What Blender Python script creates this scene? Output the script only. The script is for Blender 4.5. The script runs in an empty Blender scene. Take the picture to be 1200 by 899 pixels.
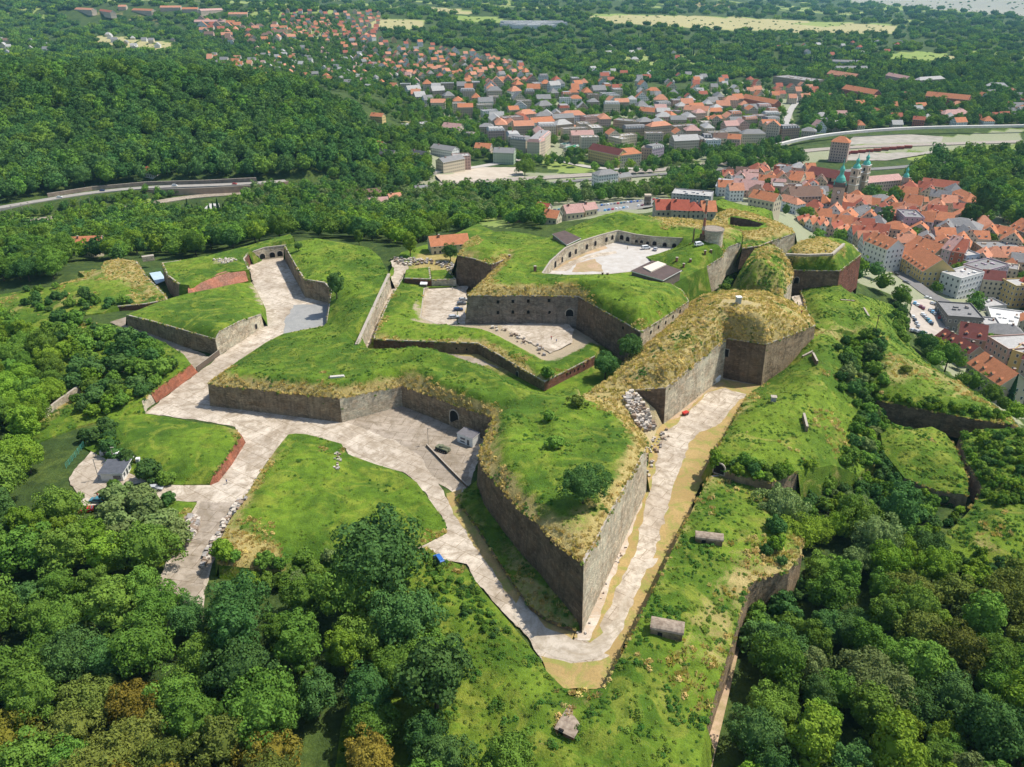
import bpy, math, random
import numpy as np
from mathutils import Vector, Matrix
from mathutils.geometry import delaunay_2d_cdt
from mathutils.bvhtree import BVHTree
random.seed(7); RNG=np.random.default_rng(7)
SC=bpy.context.scene
COL=SC.collection
# ---------------------------------------------------------------- camera
F=913.0; PIT=math.radians(27.7); CH=130.0
cp,sp=math.cos(PIT),math.sin(PIT)
def ray(px,py):
    u=(px-600)/F; v=(449.5-py)/F
    return (u, cp+v*sp, -sp+v*cp)
def un(px,py,z=0.0):
    d=ray(px,py); t=(z-CH)/d[2]
    return (d[0]*t,d[1]*t,z)
def ht(px,yb,yt,zb=0.0):
    x,y,_=un(px,yb,zb); v=(449.5-yt)/F
    return y*(v*cp-sp)/(cp+v*sp)+CH
def T(px,yb,yt,zb=0.0,dry=0.0):
    """top of a vertical wall whose foot is seen at row yb (height zb) and whose top is seen at row yt"""
    x,y,_=un(px,yb,zb)
    return ('w',x,y,ht(px,yb,yt,zb),dry)
def pj(x,y,z):
    dz=z-CH; dep=y*cp-dz*sp; up=y*sp+dz*cp
    return 600+F*x/dep, 449.5-F*up/dep, dep
def W(p):
    """control point -> x,y,z,dry,bare"""
    if p[0]=='w': 
        return (p[1],p[2],p[3],p[4],0.0)
    x,y,z=un(p[0],p[1],p[2])
    return (x,y,z,p[3] if len(p)>3 else 0.0,p[4] if len(p)>4 else 0.0)
cam_d=bpy.data.cameras.new('camera'); cam=bpy.data.objects.new('camera',cam_d); COL.objects.link(cam)
cam.location=(0,0,CH); cam.rotation_euler=(math.radians(90)-PIT,0,0)
cam_d.sensor_width=36; cam_d.lens=36*F/1200; cam_d.clip_end=60000; cam_d.clip_start=1
SC.camera=cam
# ---------------------------------------------------------------- tagging
def tag(o,label=None,cat=None,group=None,kind=None):
    if label: o['label']=label
    if cat: o['category']=cat
    if group: o['group']=group
    if kind: o['kind']=kind
    return o
def empty(name,loc=(0,0,0),rz=0,**k):
    o=bpy.data.objects.new(name,None); COL.objects.link(o); o.location=loc; o.rotation_euler=(0,0,rz)
    o.empty_display_size=1; return tag(o,**k)
def link(name,me,parent=None,loc=None,rz=None,**k):
    o=bpy.data.objects.new(name,me); COL.objects.link(o)
    if parent: o.parent=parent
    if loc is not None: o.location=loc
    if rz is not None: o.rotation_euler=(0,0,rz)
    return tag(o,**k)
def mesh(name,vs,fs,mats=(),mi=None,uv=None,smooth=False):
    me=bpy.data.meshes.new(name); me.from_pydata([tuple(v) for v in vs],[],[tuple(f) for f in fs])
    for m in mats: me.materials.append(m)
    if mi is not None: me.polygons.foreach_set('material_index',np.asarray(mi,dtype=np.int32))
    if uv is not None:
        l=me.uv_layers.new(name='UVMap'); l.data.foreach_set('uv',np.asarray(uv,dtype=np.float32).ravel())
    if smooth: me.polygons.foreach_set('use_smooth',np.ones(len(me.polygons),dtype=bool))
    me.update(); return me
class MB:
    """collects boxes, prisms, quads into one mesh with material indices"""
    def __init__(s): s.v=[];s.f=[];s.m=[];s.uv=[]
    def quad(s,pts,m=0,uv=None):
        n=len(s.v); s.v+=[tuple(p) for p in pts]; s.f.append(tuple(range(n,n+len(pts)))); s.m.append(m)
        if uv is None:
            a=Vector(pts[0]); e=(Vector(pts[1])-a); L=e.length or 1; e=e/L
            nrm=e.cross(Vector(pts[-1])-a)
            t=nrm.cross(e); t=t/(t.length or 1)
            if abs(e.z)>.7: e,t=t,e
            uv=[((Vector(p)-a).dot(e)+a.x*.0+ .0,(Vector(p)-a).dot(t)) for p in pts]
        s.uv+=uv
    def box(s,c,d,rz=0,m=0,bottom=True,taper=1.0):
        cx,cy,cz=c; dx,dy,dz=d[0]/2,d[1]/2,d[2]/2; ca,sa=math.cos(rz),math.sin(rz)
        P=[]
        for k,z in ((1,-dz),(taper,dz)):
            for x,y in ((-dx,-dy),(dx,-dy),(dx,dy),(-dx,dy)):
                x,y=x*k,y*k; P.append((cx+x*ca-y*sa,cy+x*sa+y*ca,cz+z))
        for q in ((0,1,5,4),(1,2,6,5),(2,3,7,6),(3,0,4,7),(4,5,6,7))+(((3,2,1,0),) if bottom else ()):
            s.quad([P[i] for i in q],m)
    def cyl(s,c,r,h,n=12,m=0,r2=None,cap=True):
        r2=r if r2 is None else r2; cx,cy,cz=c
        a=[(cx+r*math.cos(6.2832*i/n),cy+r*math.sin(6.2832*i/n),cz) for i in range(n)]
        b=[(cx+r2*math.cos(6.2832*i/n),cy+r2*math.sin(6.2832*i/n),cz+h) for i in range(n)]
        for i in range(n):
            j=(i+1)%n; u0=6.2832*r*i/n;u1=6.2832*r*(i+1)/n
            s.quad([a[i],a[j],b[j],b[i]],m,[(u0,0),(u1,0),(u1,h),(u0,h)])
        if cap and r2>.01: s.quad(b,m)
    def me(s,name,mats,smooth=False): return mesh(name,s.v,s.f,mats,s.m,s.uv,smooth)
    def build(s,name,mats,parent=None,loc=None,rz=None,**k): return link(name,s.me(name,mats),parent,loc,rz,**k)
# ---------------------------------------------------------------- noise
def vnoise(x,y,seed=0):
    xi=np.floor(x).astype(np.int64); yi=np.floor(y).astype(np.int64); xf=x-xi; yf=y-yi
    def h(a,b):
        n=(a*374761393+b*668265263+seed*974711)&0x7fffffff
        n=((n^(n>>13))*1274126177)&0x7fffffff
        return ((n^(n>>16))&0xffff)/65535.0
    u=xf*xf*(3-2*xf); v=yf*yf*(3-2*yf)
    return (h(xi,yi)*(1-u)+h(xi+1,yi)*u)*(1-v)+(h(xi,yi+1)*(1-u)+h(xi+1,yi+1)*u)*v-.5
def fbm(x,y,s,o=3,seed=0):
    r=0;a=1
    for k in range(o): r=r+a*vnoise(x/s*2**k,y/s*2**k,seed+k); a*=.5
    return r
# ---------------------------------------------------------------- node helpers
def newmat(name,rough=.9):
    m=bpy.data.materials.new(name); m.use_nodes=True; nt=m.node_tree; b=nt.nodes['Principled BSDF']
    b.inputs['Roughness'].default_value=rough; b.inputs['Specular IOR Level'].default_value=.15
    return m,nt,b
def N(nt,t,**k):
    n=nt.nodes.new(t)
    for a,v in k.items():
        if hasattr(n,a): setattr(n,a,v)
        else: n.inputs[a.replace('_',' ')].default_value=v
    return n
def mix(nt,f,a,b,mode='MIX'):
    n=nt.nodes.new('ShaderNodeMix'); n.data_type='RGBA'; n.blend_type=mode; n.clamp_factor=True
    for s,v in ((0,f),(6,a),(7,b)):
        if isinstance(v,bpy.types.NodeSocket): nt.links.new(v,n.inputs[s])
        elif s==0: n.inputs[0].default_value=v
        else: n.inputs[s].default_value=tuple(v)+(1,) if len(v)==3 else v
    return n.outputs[2]
def ramp(nt,x,a,b,c0=0,c1=1):
    n=nt.nodes.new('ShaderNodeMapRange'); n.inputs[1].default_value=a;n.inputs[2].default_value=b
    n.inputs[3].default_value=c0;n.inputs[4].default_value=c1; nt.links.new(x,n.inputs[0]); return n.outputs[0]
def math_(nt,op,a,b=None):
    n=nt.nodes.new('ShaderNodeMath'); n.operation=op
    for i,v in enumerate((a,b)):
        if v is None: continue
        if isinstance(v,bpy.types.NodeSocket): nt.links.new(v,n.inputs[i])
        else: n.inputs[i].default_value=v
    return n.outputs[0]
def pos(nt): return nt.nodes.new('ShaderNodeNewGeometry').outputs['Position']
def noise(nt,scale,detail=3,vec=None,rough=.6,dist=0,sc=None):
    n=nt.nodes.new('ShaderNodeTexNoise'); n.inputs['Scale'].default_value=scale; n.inputs['Detail'].default_value=detail
    n.inputs['Roughness'].default_value=rough; n.inputs['Distortion'].default_value=dist
    v=vec if vec is not None else pos(nt)
    if sc:
        m=nt.nodes.new('ShaderNodeMapping'); m.inputs['Scale'].default_value=sc; nt.links.new(v,m.inputs[0]); v=m.outputs[0]
    nt.links.new(v,n.inputs['Vector']); return n.outputs['Fac']
def bump(nt,b,h,strength=.5,dist=.1):
    n=nt.nodes.new('ShaderNodeBump'); n.inputs['Strength'].default_value=strength; n.inputs['Distance'].default_value=dist
    nt.links.new(h,n.inputs['Height']); nt.links.new(n.outputs[0],b.inputs['Normal'])
def attr(nt,name):
    n=nt.nodes.new('ShaderNodeAttribute'); n.attribute_name=name; return n.outputs['Fac']
def col(nt,b,c): nt.links.new(c,b.inputs['Base Color'])
def sc_(c,k): return tuple(min(1,x*k) for x in c)
# grass with dry and bare zones held in mesh attributes
def grass_mat(name,g1,g2,g3,dry1,dry2,bare,amp=.35,fine=1.1):
    m,nt,b=newmat(name,.95)
    n1=noise(nt,.035,4); n2=noise(nt,.35,4,rough=.65); n3=noise(nt,fine*2.2,3,rough=.7); n4=noise(nt,.12,5,dist=1.2)
    g=mix(nt,ramp(nt,n1,.42,.58),g1,g2); g=mix(nt,ramp(nt,n4,.5,.62,0,.8),g,g3)
    g=mix(nt,ramp(nt,n2,.42,.68,0,.65),g,sc_(g1,.5))
    d=mix(nt,ramp(nt,n2,.35,.65),dry1,dry2)
    d=mix(nt,ramp(nt,n3,.4,.7,0,.5),d,sc_(dry2,.5))
    a=attr(nt,'dry'); s=math_(nt,'ADD',a,math_(nt,'MULTIPLY',math_(nt,'SUBTRACT',n4,.5),amp*2.2))
    s=math_(nt,'ADD',s,math_(nt,'MULTIPLY',math_(nt,'SUBTRACT',n3,.5),amp*1.6))
    c=mix(nt,ramp(nt,s,.35,.62),g,d)
    s2=math_(nt,'ADD',attr(nt,'bare'),math_(nt,'MULTIPLY',math_(nt,'SUBTRACT',n2,.5),.6))
    bc=mix(nt,n3,sc_(bare,.75),sc_(bare,1.2))
    c=mix(nt,ramp(nt,s2,.42,.58),c,bc)
    c=mix(nt,ramp(nt,n3,.35,.7,0,.6),c,mix(nt,1.0,c,(.45,.5,.4),'MULTIPLY'))
    col(nt,b,c); bump(nt,b,math_(nt,'ADD',n3,n2),.9,.35)
    return m
GRASS=grass_mat('mown_grass',(.075,.15,.015),(.165,.26,.022),(.245,.29,.036),(.52,.41,.17),(.38,.29,.10),(.45,.36,.25),amp=.45)
ROUGH=grass_mat('rough_grass',(.085,.16,.016),(.18,.265,.026),(.265,.29,.042),(.54,.42,.18),(.40,.31,.12),(.50,.40,.24),amp=.5)
def stone_mat(name,c1,c2,mortar,bw=.9,bh=.38,moss=.5,streak=(.09,.08,.06)):
    m,nt,b=newmat(name,.92)
    uvn=nt.nodes.new('ShaderNodeUVMap').outputs[0]
    br=nt.nodes.new('ShaderNodeTexBrick'); nt.links.new(uvn,br.inputs['Vector'])
    br.inputs['Scale'].default_value=1; br.inputs['Brick Width'].default_value=bw; br.inputs['Row Height'].default_value=bh
    br.inputs['Mortar Size'].default_value=.04; br.inputs['Color1'].default_value=sc_(c1,1.25)+(1,); br.inputs['Color2'].default_value=sc_(c2,.75)+(1,); br.inputs['Mortar'].default_value=mortar+(1,)
    b2=nt.nodes.new('ShaderNodeTexBrick'); nt.links.new(uvn,b2.inputs['Vector']); b2.inputs['Scale'].default_value=1; b2.inputs['Brick Width'].default_value=bw*4.3; b2.inputs['Row Height'].default_value=bh*3
    b2.inputs['Mortar Size'].default_value=0; b2.inputs['Color1'].default_value=(.5,.48,.45,1); b2.inputs['Color2'].default_value=(1.45,1.42,1.35,1)
    n1=noise(nt,.13,6,rough=.7,dist=.8); n2=noise(nt,.9,6,rough=.9); n3=noise(nt,1,5,vec=uvn,sc=(.9,.07,1),rough=.7); n5=noise(nt,1,4,vec=uvn,sc=(.3,.5,1),rough=.75)
    c=mix(nt,.6,br.outputs['Color'],mix(nt,1.0,br.outputs['Color'],b2.outputs['Color'],'MULTIPLY'))
    c=mix(nt,ramp(nt,n2,.38,.6,0,.8),c,sc_(c2,.45))
    c=mix(nt,ramp(nt,n1,.42,.68,0,.55),c,sc_(c1,1.45))
    c=mix(nt,ramp(nt,n5,.5,.7,0,.5),c,tuple(x*y for x,y in zip(c1,(1.0,.78,.6))))
    c=mix(nt,ramp(nt,n3,.48,.68,0,moss),c,streak)
    col(nt,b,c); bump(nt,b,math_(nt,'ADD',math_(nt,'MULTIPLY',br.outputs['Fac'],.6),math_(nt,'MULTIPLY',n2,2.0)),1.0,-.35)
    return m
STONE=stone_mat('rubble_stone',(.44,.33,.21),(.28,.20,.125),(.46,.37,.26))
PALE_LIT=stone_mat('pale_lit_stone',(.78,.67,.51),(.58,.47,.33),(.80,.71,.55),moss=.35,streak=(.27,.2,.12))  # tone raised so sunlit wall faces look lit; sunlight is in the colour
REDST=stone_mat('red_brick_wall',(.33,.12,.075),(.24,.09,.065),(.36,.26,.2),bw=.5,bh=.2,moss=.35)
DARK_SHADED=stone_mat('dark_shaded_stone',(.29,.20,.13),(.19,.13,.085),(.32,.24,.17),moss=.55)  # darker tone for faces turned from the sun; shade is in the colour
GREYST=stone_mat('grey_stone',(.36,.30,.245),(.26,.215,.175),(.38,.34,.30),moss=.4)
REDROOFST=stone_mat('brick_slope',(.50,.17,.09),(.40,.14,.08),(.45,.25,.18),bw=.5,bh=.22,moss=.15)
def simple(name,c1,c2,s=1.5,rough=.85,b_=.3,spec=None):
    m,nt,b=newmat(name,rough); n=noise(nt,s,4); col(nt,b,mix(nt,ramp(nt,n,.35,.65),c1,c2)); bump(nt,b,n,b_,.08)
    if spec is not None: b.inputs['Specular IOR Level'].default_value=spec
    return m
def paving(name,c1,c2,c3,slab=4.5,crack=.35,rot=.6):
    m,nt,b=newmat(name,.85)
    mp=nt.nodes.new('ShaderNodeMapping'); mp.inputs['Rotation'].default_value=(0,0,rot); nt.links.new(pos(nt),mp.inputs[0])
    br=nt.nodes.new('ShaderNodeTexBrick'); nt.links.new(mp.outputs[0],br.inputs['Vector']); br.inputs['Scale'].default_value=1
    br.inputs['Brick Width'].default_value=slab*1.4; br.inputs['Row Height'].default_value=slab; br.inputs['Mortar Size'].default_value=.07
    br.inputs['Color1'].default_value=(.92,.92,.92,1);br.inputs['Color2'].default_value=(1,1,1,1);br.inputs['Mortar'].default_value=(.55,.5,.42,1)
    n1=noise(nt,.05,5,dist=.6); n2=noise(nt,.5,5,rough=.7); n3=noise(nt,3,3)
    n4=noise(nt,.11,6,rough=.75,dist=1.5)
    c=mix(nt,ramp(nt,n1,.42,.58),c1,c2); c=mix(nt,ramp(nt,n4,.46,.62,0,.9),c,c3)
    c=mix(nt,ramp(nt,n2,.46,.66,0,.6),c,sc_(c3,.75)); c=mix(nt,ramp(nt,n3,.45,.7,0,.25),c,sc_(c2,.6))
    c=mix(nt,crack,c,mix(nt,1.0,c,br.outputs['Color'],'MULTIPLY'))
    col(nt,b,c); bump(nt,b,n2,.2,.05); return m
CONC=paving('old_concrete',(.62,.535,.43),(.46,.385,.30),(.32,.255,.18),crack=1.0)
CONCD=paving('worn_concrete',(.43,.36,.285),(.33,.275,.215),(.25,.20,.14),crack=1.0,rot=.2)
GRAVEL=paving('pale_gravel',(.56,.49,.40),(.45,.385,.305),(.34,.28,.20),slab=40,crack=0)
GREY=paving('grey_asphalt',(.30,.30,.28),(.26,.26,.25),(.33,.32,.30),slab=40,crack=0)
DIRT=paving('bare_dirt',(.50,.36,.24),(.42,.29,.19),(.34,.27,.13),slab=50,crack=0)
RUST=paving('reddish_rubble_ground',(.48,.37,.27),(.42,.32,.22),(.60,.53,.44),slab=6,crack=.3,rot=1.0)
def verge():
    m,nt,b=newmat('dry_verge',.95); n1=noise(nt,.22,5,rough=.7,dist=.8); n2=noise(nt,1.6,4,rough=.75); n3=noise(nt,.07,4)
    c=mix(nt,ramp(nt,n3,.42,.58),(.44,.31,.13),(.36,.25,.10)); c=mix(nt,ramp(nt,n1,.47,.6,0,.85),c,(.24,.27,.06)); c=mix(nt,ramp(nt,n2,.4,.65,0,.6),c,(.26,.19,.08)); col(nt,b,c); bump(nt,b,n2,.7,.2); return m
STRAW=verge()
ASPH=paving('asphalt',(.20,.19,.18),(.17,.165,.16),(.24,.22,.2),slab=50,crack=0)
# ---------------------------------------------------------------- TIN patches
SURF=[]   # (verts, faces) of every ground-like surface, for placing things on
def cdt(P,edges=(),faces=(),ot=0):
    r=delaunay_2d_cdt([Vector((p[0],p[1])) for p in P],list(edges),list(faces),ot,1e-4)
    return r
def bary(P,tri,V,Q):
    """values V (n,k) at P (n,2) interpolated at Q (m,2)"""
    out=np.full((len(Q),V.shape[1]),np.nan)
    for t in tri:
        a,b,c=P[t[0]],P[t[1]],P[t[2]]
        lo=np.minimum(np.minimum(a,b),c)-1e-6; hi=np.maximum(np.maximum(a,b),c)+1e-6
        m=np.where((Q[:,0]>=lo[0])&(Q[:,0]<=hi[0])&(Q[:,1]>=lo[1])&(Q[:,1]<=hi[1]))[0]
        if len(m)==0: continue
        d=(b[0]-a[0])*(c[1]-a[1])-(c[0]-a[0])*(b[1]-a[1])
        if abs(d)<1e-9: continue
        q=Q[m]-a
        s=(q[:,0]*(c[1]-a[1])-(c[0]-a[0])*q[:,1])/d; t2=((b[0]-a[0])*q[:,1]-q[:,0]*(b[1]-a[1]))/d
        k=(s>=-1e-6)&(t2>=-1e-6)&(s+t2<=1+1e-6); m=m[k]; s=s[k][:,None]; t2=t2[k][:,None]
        out[m]=V[t[0]]*(1-s-t2)+V[t[1]]*s+V[t[2]]*t2
    return out
def inpoly(Q,P):
    r=np.zeros(len(Q),bool); n=len(P)
    for i in range(n):
        x1,y1=P[i][:2]; x2,y2=P[(i+1)%n][:2]
        if y1==y2: continue
        c=((y1>Q[:,1])!=(y2>Q[:,1]))&(Q[:,0]<(x2-x1)*(Q[:,1]-y1)/(y2-y1)+x1); r^=c
    return r
def dist_to_poly(Q,P):
    d=np.full(len(Q),1e9); n=len(P); P=np.asarray(P,float)[:,:2]
    for i in range(n):
        a=P[i]; b=P[(i+1)%n]; e=b-a; L=(e@e) or 1e-9
        t=np.clip(((Q-a)@e)/L,0,1); r=Q-(a+t[:,None]*e); d=np.minimum(d,np.hypot(r[:,0],r[:,1]))
    return d
def densify(P,res,closed=True):
    out=[];idx=[]
    n=len(P); 
    for i in range(n if closed else n-1):
        a=np.array(P[i],float); b=np.array(P[(i+1)%n],float); k=max(1,int(np.hypot(*(b-a)[:2])/res))
        idx.append(len(out))
        for j in range(k): out.append(a+(b-a)*j/k)
    if not closed: idx.append(len(out)); out.append(np.array(P[-1],float))
    return np.array(out),idx
def patch_mesh(outline,inner=(),res=1.5,smooth=3,amp=.25,seed=1,ns=5.0,hole=None):
    """outline: list of control points; inner: list of polylines of control points"""
    O=[W(p) for p in outline]; P=list(O); E=[(i,(i+1)%len(O)) for i in range(len(O))]
    for pl in inner:
        n0=len(P); P+=[W(p) for p in pl]; E+=[(n0+i,n0+i+1) for i in range(len(pl)-1)]
    HO=[W(p) for p in hole] if hole else None
    if HO: n0=len(P); P+=HO; E+=[(n0+i,n0+(i+1)%len(HO)) for i in range(len(HO))]
    A=np.array(P,float)
    r=cdt(A,E,[],1)
    RV=np.array([(v.x,v.y) for v in r[0]]); src=r[3]
    RVal=np.zeros((len(RV),3))
    for i,s in enumerate(src):
        if s: RVal[i]=A[s[0],2:]
        else:
            k=np.argmin(np.hypot(*(A[:,:2]-RV[i]).T)); 
            w=1/(np.hypot(*(A[:,:2]-RV[i]).T)+.1)**3; RVal[i]=(A[:,2:]*w[:,None]).sum(0)/w.sum()
    B,bi=densify(O,res); nb=len(B); BE=[(i,(i+1)%nb) for i in range(nb)]; BO=B
    if HO: B2,_=densify(HO,res); k2=len(B2); BE+=[(nb+i,nb+(i+1)%k2) for i in range(k2)]; B=np.vstack([B,B2]); nb+=k2
    lo=B[:,:2].min(0); hi=B[:,:2].max(0)
    gx,gy=np.meshgrid(np.arange(lo[0],hi[0],res),np.arange(lo[1],hi[1],res*.87)); gx[1::2]+=res/2
    G=np.stack([gx.ravel(),gy.ravel()],1)+RNG.uniform(-.18,.18,(gx.size,2))*res
    G=G[inpoly(G,BO)]
    G=G[dist_to_poly(G,O)>res*.45]
    if HO: G=G[~inpoly(G,HO)]; G=G[dist_to_poly(G,HO)>res*.45]
    GV=bary(RV,r[2],RVal,G)
    bad=np.isnan(GV[:,0])
    for i in np.where(bad)[0]:
        k=np.argmin(np.hypot(*(A[:,:2]-G[i]).T)); GV[i]=A[k,2:]
    XY=np.vstack([B[:,:2],G]); V=np.vstack([B[:,2:],GV])
    q=cdt(XY,BE,[],1)
    QX=np.array([(v.x,v.y) for v in q[0]]); QV=np.array([V[s[0]] if s else V[np.argmin(np.hypot(*(XY-QX[i]).T))] for i,s in enumerate(q[3])])
    isb=np.array([bool(s) and s[0]<nb for s in q[3]])
    tri=[t for t in q[2] if len(t)==3]
    if HO:
        C=np.array([QX[list(t)].mean(0) for t in tri]); ih=inpoly(C,HO); tri=[t for t,h in zip(tri,ih) if not h]
    ed=np.array(q[1]) 
    for _ in range(smooth):
        acc=np.zeros_like(QV); cnt=np.zeros(len(QV))
        np.add.at(acc,ed[:,0],QV[ed[:,1]]);np.add.at(acc,ed[:,1],QV[ed[:,0]]);np.add.at(cnt,ed[:,0],1);np.add.at(cnt,ed[:,1],1)
        nv=acc/np.maximum(cnt,1)[:,None]; QV=np.where(isb[:,None],QV,.5*QV+.5*nv)
    d=np.clip(dist_to_poly(QX,O)/(res*2.5),0,1)
    if HO: d=np.minimum(d,np.clip(dist_to_poly(QX,HO)/(res*2.5),0,1))
    QV[:,0]+=d*(fbm(QX[:,0],QX[:,1],ns,4,seed)*amp*2+fbm(QX[:,0],QX[:,1],ns*4,2,seed+9)*amp*2)
    vs=np.column_stack([QX,QV[:,0]])
    return vs,tri,QV[:,1],QV[:,2],O
def attr_mesh(name,vs,tri,dry,bare,mat):
    # upward winding
    me=mesh(name,vs,tri,[mat],smooth=True)
    me.calc_loop_triangles()
    if len(me.polygons) and me.polygons[0].normal.z<0: me.flip_normals()
    for nm,a in (('dry',dry),('bare',bare)):
        at=me.attributes.new(nm,'FLOAT','POINT'); at.data.foreach_set('value',np.asarray(a,dtype=np.float32))
    return me
def area2(O): return sum(O[i][0]*O[(i+1)%len(O)][1]-O[(i+1)%len(O)][0]*O[i][1] for i in range(len(O)))
def wall_mesh(name,run,zb,mat,out=1,coping=True,res=2.0,batter=.07,ext=None):
    """run: list of (x,y,z) tops; vertical wall below, seen side = right of travel if out=1"""
    D,_=densify([(p[0],p[1],p[2]) for p in run],res,closed=False)
    n=len(D); nor=np.zeros((n,2))
    def en(a,b): e=b-a; L=np.hypot(*e) or 1; return np.array((e[1]/L*out,-e[0]/L*out))
    for i in range(n):
        p0=D[i-1,:2] if i>0 else (np.array(ext[0][:2]) if ext else None); p1=D[i+1,:2] if i<n-1 else (np.array(ext[1][:2]) if ext else None)
        if p0 is None: nor[i]=en(D[i,:2],p1)
        elif p1 is None: nor[i]=en(p0,D[i,:2])
        else: n1=en(p0,D[i,:2]); n2=en(D[i,:2],p1); nor[i]=(n1+n2)/max(.35,1+float(n1@n2))
    m=MB(); s=0
    rr=random.Random(int(abs(D[0,0])*7+n))
    for i in range(n-1):
        L=float(np.hypot(*(D[i+1]-D[i])[:2])); 
        za,zb_=[ (zb(D[k,0],D[k,1]) if callable(zb) else zb) for k in (i,i+1)]
        def P(k,z,o,zbk): 
            o=o+batter*(D[k,2]-z); return (D[k,0]+nor[k,0]*o,D[k,1]+nor[k,1]*o,z)
        ta,tb=D[i,2]-.02,D[i+1,2]-.02
        m.quad([P(i,za,.05,za),P(i+1,zb_,.05,zb_),P(i+1,tb,.05,zb_),P(i,ta,.05,za)],0,[(s,za),(s+L,zb_),(s+L,tb),(s,ta)])
        if coping:
            h=.28;o=.16
            m.quad([P(i,ta-h,o,0),P(i+1,tb-h,o,0),P(i+1,tb+.08,o,0),P(i,ta+.08,o,0)],1,[(s,0),(s+L,0),(s+L,.4),(s,.4)])
            m.quad([P(i,ta+.08,o,0),P(i+1,tb+.08,o,0),P(i+1,tb+.08,-.5,0),P(i,ta+.08,-.5,0)],1,[(s,0),(s+L,0),(s+L,.8),(s,.8)])
            m.quad([P(i,ta-h,.04,0),P(i+1,tb-h,.04,0),P(i+1,tb-h,o,0),P(i,ta-h,o,0)],1,[(s,0),(s+L,0),(s+L,.3),(s,.3)])
        s+=L
    return m.me(name,[mat,COPE])
COPE=simple('coping_stone',(.42,.37,.31),(.33,.28,.22),2.0)
SOIL=simple('soil_bank',(.20,.17,.07),(.12,.13,.035),1.2)
PIECES={}; EDGES=[]
def piece(name,label,cat,outline,inner=(),walls=(),zlow=-3,mat=None,res=1.5,smooth=3,amp=.25,seed=1,ns=5,top='rampart',kind=None,skirtmat=None,hole=None,holewalls=()):
    mat=mat or GRASS
    vs,tri,dry,bare,O=patch_mesh(outline,inner,res,smooth,amp,seed,ns,hole)
    SURF.append((vs,tri))
    cx,cy=np.mean([o[0] for o in O]),np.mean([o[1] for o in O])
    ccw=area2(O)>0
    if kind:   # a sheet of the setting: no parts
        me=attr_mesh(name,vs,tri,dry,bare,mat); o=link(name,me,kind=kind)
        root=o
    else:
        root=empty(name,(cx,cy,zlow),label=label,cat=cat)
        me=attr_mesh(top,vs-np.array([cx,cy,zlow]),tri,dry,bare,mat); link(top,me,root)
    off=Vector((cx,cy,zlow)) if not kind else Vector((0,0,0))
    n=len(O); done=set(); PIECES[len(PIECES)]=PIECES[name]=(root,O,off)
    for i0,i1,zb,wm,*kw_ in holewalls:
        H=[W(p) for p in hole]; wmsh=wall_mesh('wall',[H[i%len(H)] for i in range(i0,i1+1)],zb,wm,out=-1 if area2(H)>0 else 1,**(kw_[0] if kw_ else {}))
        wmsh.transform(Matrix.Translation(-off)); link('wall',wmsh,root)
    for w in walls:
        i0,i1,zb,wm=w[:4]; kw=w[4] if len(w)>4 else {}
        idx=[i0]; 
        while idx[-1]!=i1 %n: idx.append((idx[-1]+1)%n)
        for a in idx[:-1]: done.add(a)
        wmsh=wall_mesh('wall',[O[i] for i in idx],zb,wm,out=1 if ccw else -1,ext=(O[idx[0]-1],O[(idx[-1]+1)%n]),**kw); EDGES.append([O[i] for i in idx])
        wmsh.transform(Matrix.Translation(-off))
        if kind: link('retaining_wall',wmsh,label=kw.get('label') if False else label,cat='wall')
        else: link('wall',wmsh,root)
    rest=[i for i in range(n) if i not in done]
    runs=[]
    for i in rest:
        if runs and runs[-1][-1]==i-1: runs[-1].append(i)
        else: runs.append([i])
    if len(runs)>1 and runs[0][0]==0 and runs[-1][-1]==n-1: runs[0]=runs.pop()+runs[0]
    for run in runs:
        m=MB()
        for i in run:
            a,b=O[i],O[(i+1)%n]; A_,_=densify([a[:3],b[:3]],3,closed=False)
            for k in range(len(A_)-1):
                p,q=A_[k],A_[k+1]; e=q[:2]-p[:2]; L=np.hypot(*e) or 1; nx,ny=(e[1]/L,-e[0]/L) if ccw else (-e[1]/L,e[0]/L)
                def S(v,z): o=.35*(v[2]-z); return (v[0]+nx*o,v[1]+ny*o,z)
                m.quad([S(p,zlow),S(q,zlow),tuple(q),tuple(p)],0)
        me=m.me('bank',[skirtmat or (mat if kind is None else mat)])
        me.transform(Matrix.Translation(-off))
        for nm in ('dry','bare'):
            at=me.attributes.new(nm,'FLOAT','POINT'); at.data.foreach_set('value',np.full(len(me.vertices),.3 if nm=='dry' else 0,dtype=np.float32))
        if kind: 
            o=link(name,me,kind=kind)
        else: link('bank',me,root)
    return root
def sheet(name,pts,z=.03,mat=None,rough=.45):
    """flat sheet of the setting, pixels given on plane z (list of (px,py) or (px,py,z))"""
    P=[un(p[0],p[1],(p[2] if len(p)>2 else z)) for p in pts]
    if rough:
        D,_=densify(P,1.3); k=len(SURF)
        D[:,0]+=fbm(D[:,0],D[:,1],3.1,3,k)*rough*2.2; D[:,1]+=fbm(D[:,0],D[:,1],3.1,3,k+31)*rough*2.2; P=[tuple(q) for q in D]
    r=cdt([(p[0],p[1]) for p in P],[(i,(i+1)%len(P)) for i in range(len(P))],[],1)
    Z=[P[s[0]][2] if s else z for s in r[3]]
    vs=[(v.x,v.y,Z[i]) for i,v in enumerate(r[0])]
    me=mesh(name,vs,r[2],[mat]); 
    if me.polygons[0].normal.z<0: me.flip_normals()
    SURF.append((np.array(vs),[t for t in r[2]]))
    return link(name,me,kind='structure')

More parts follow.
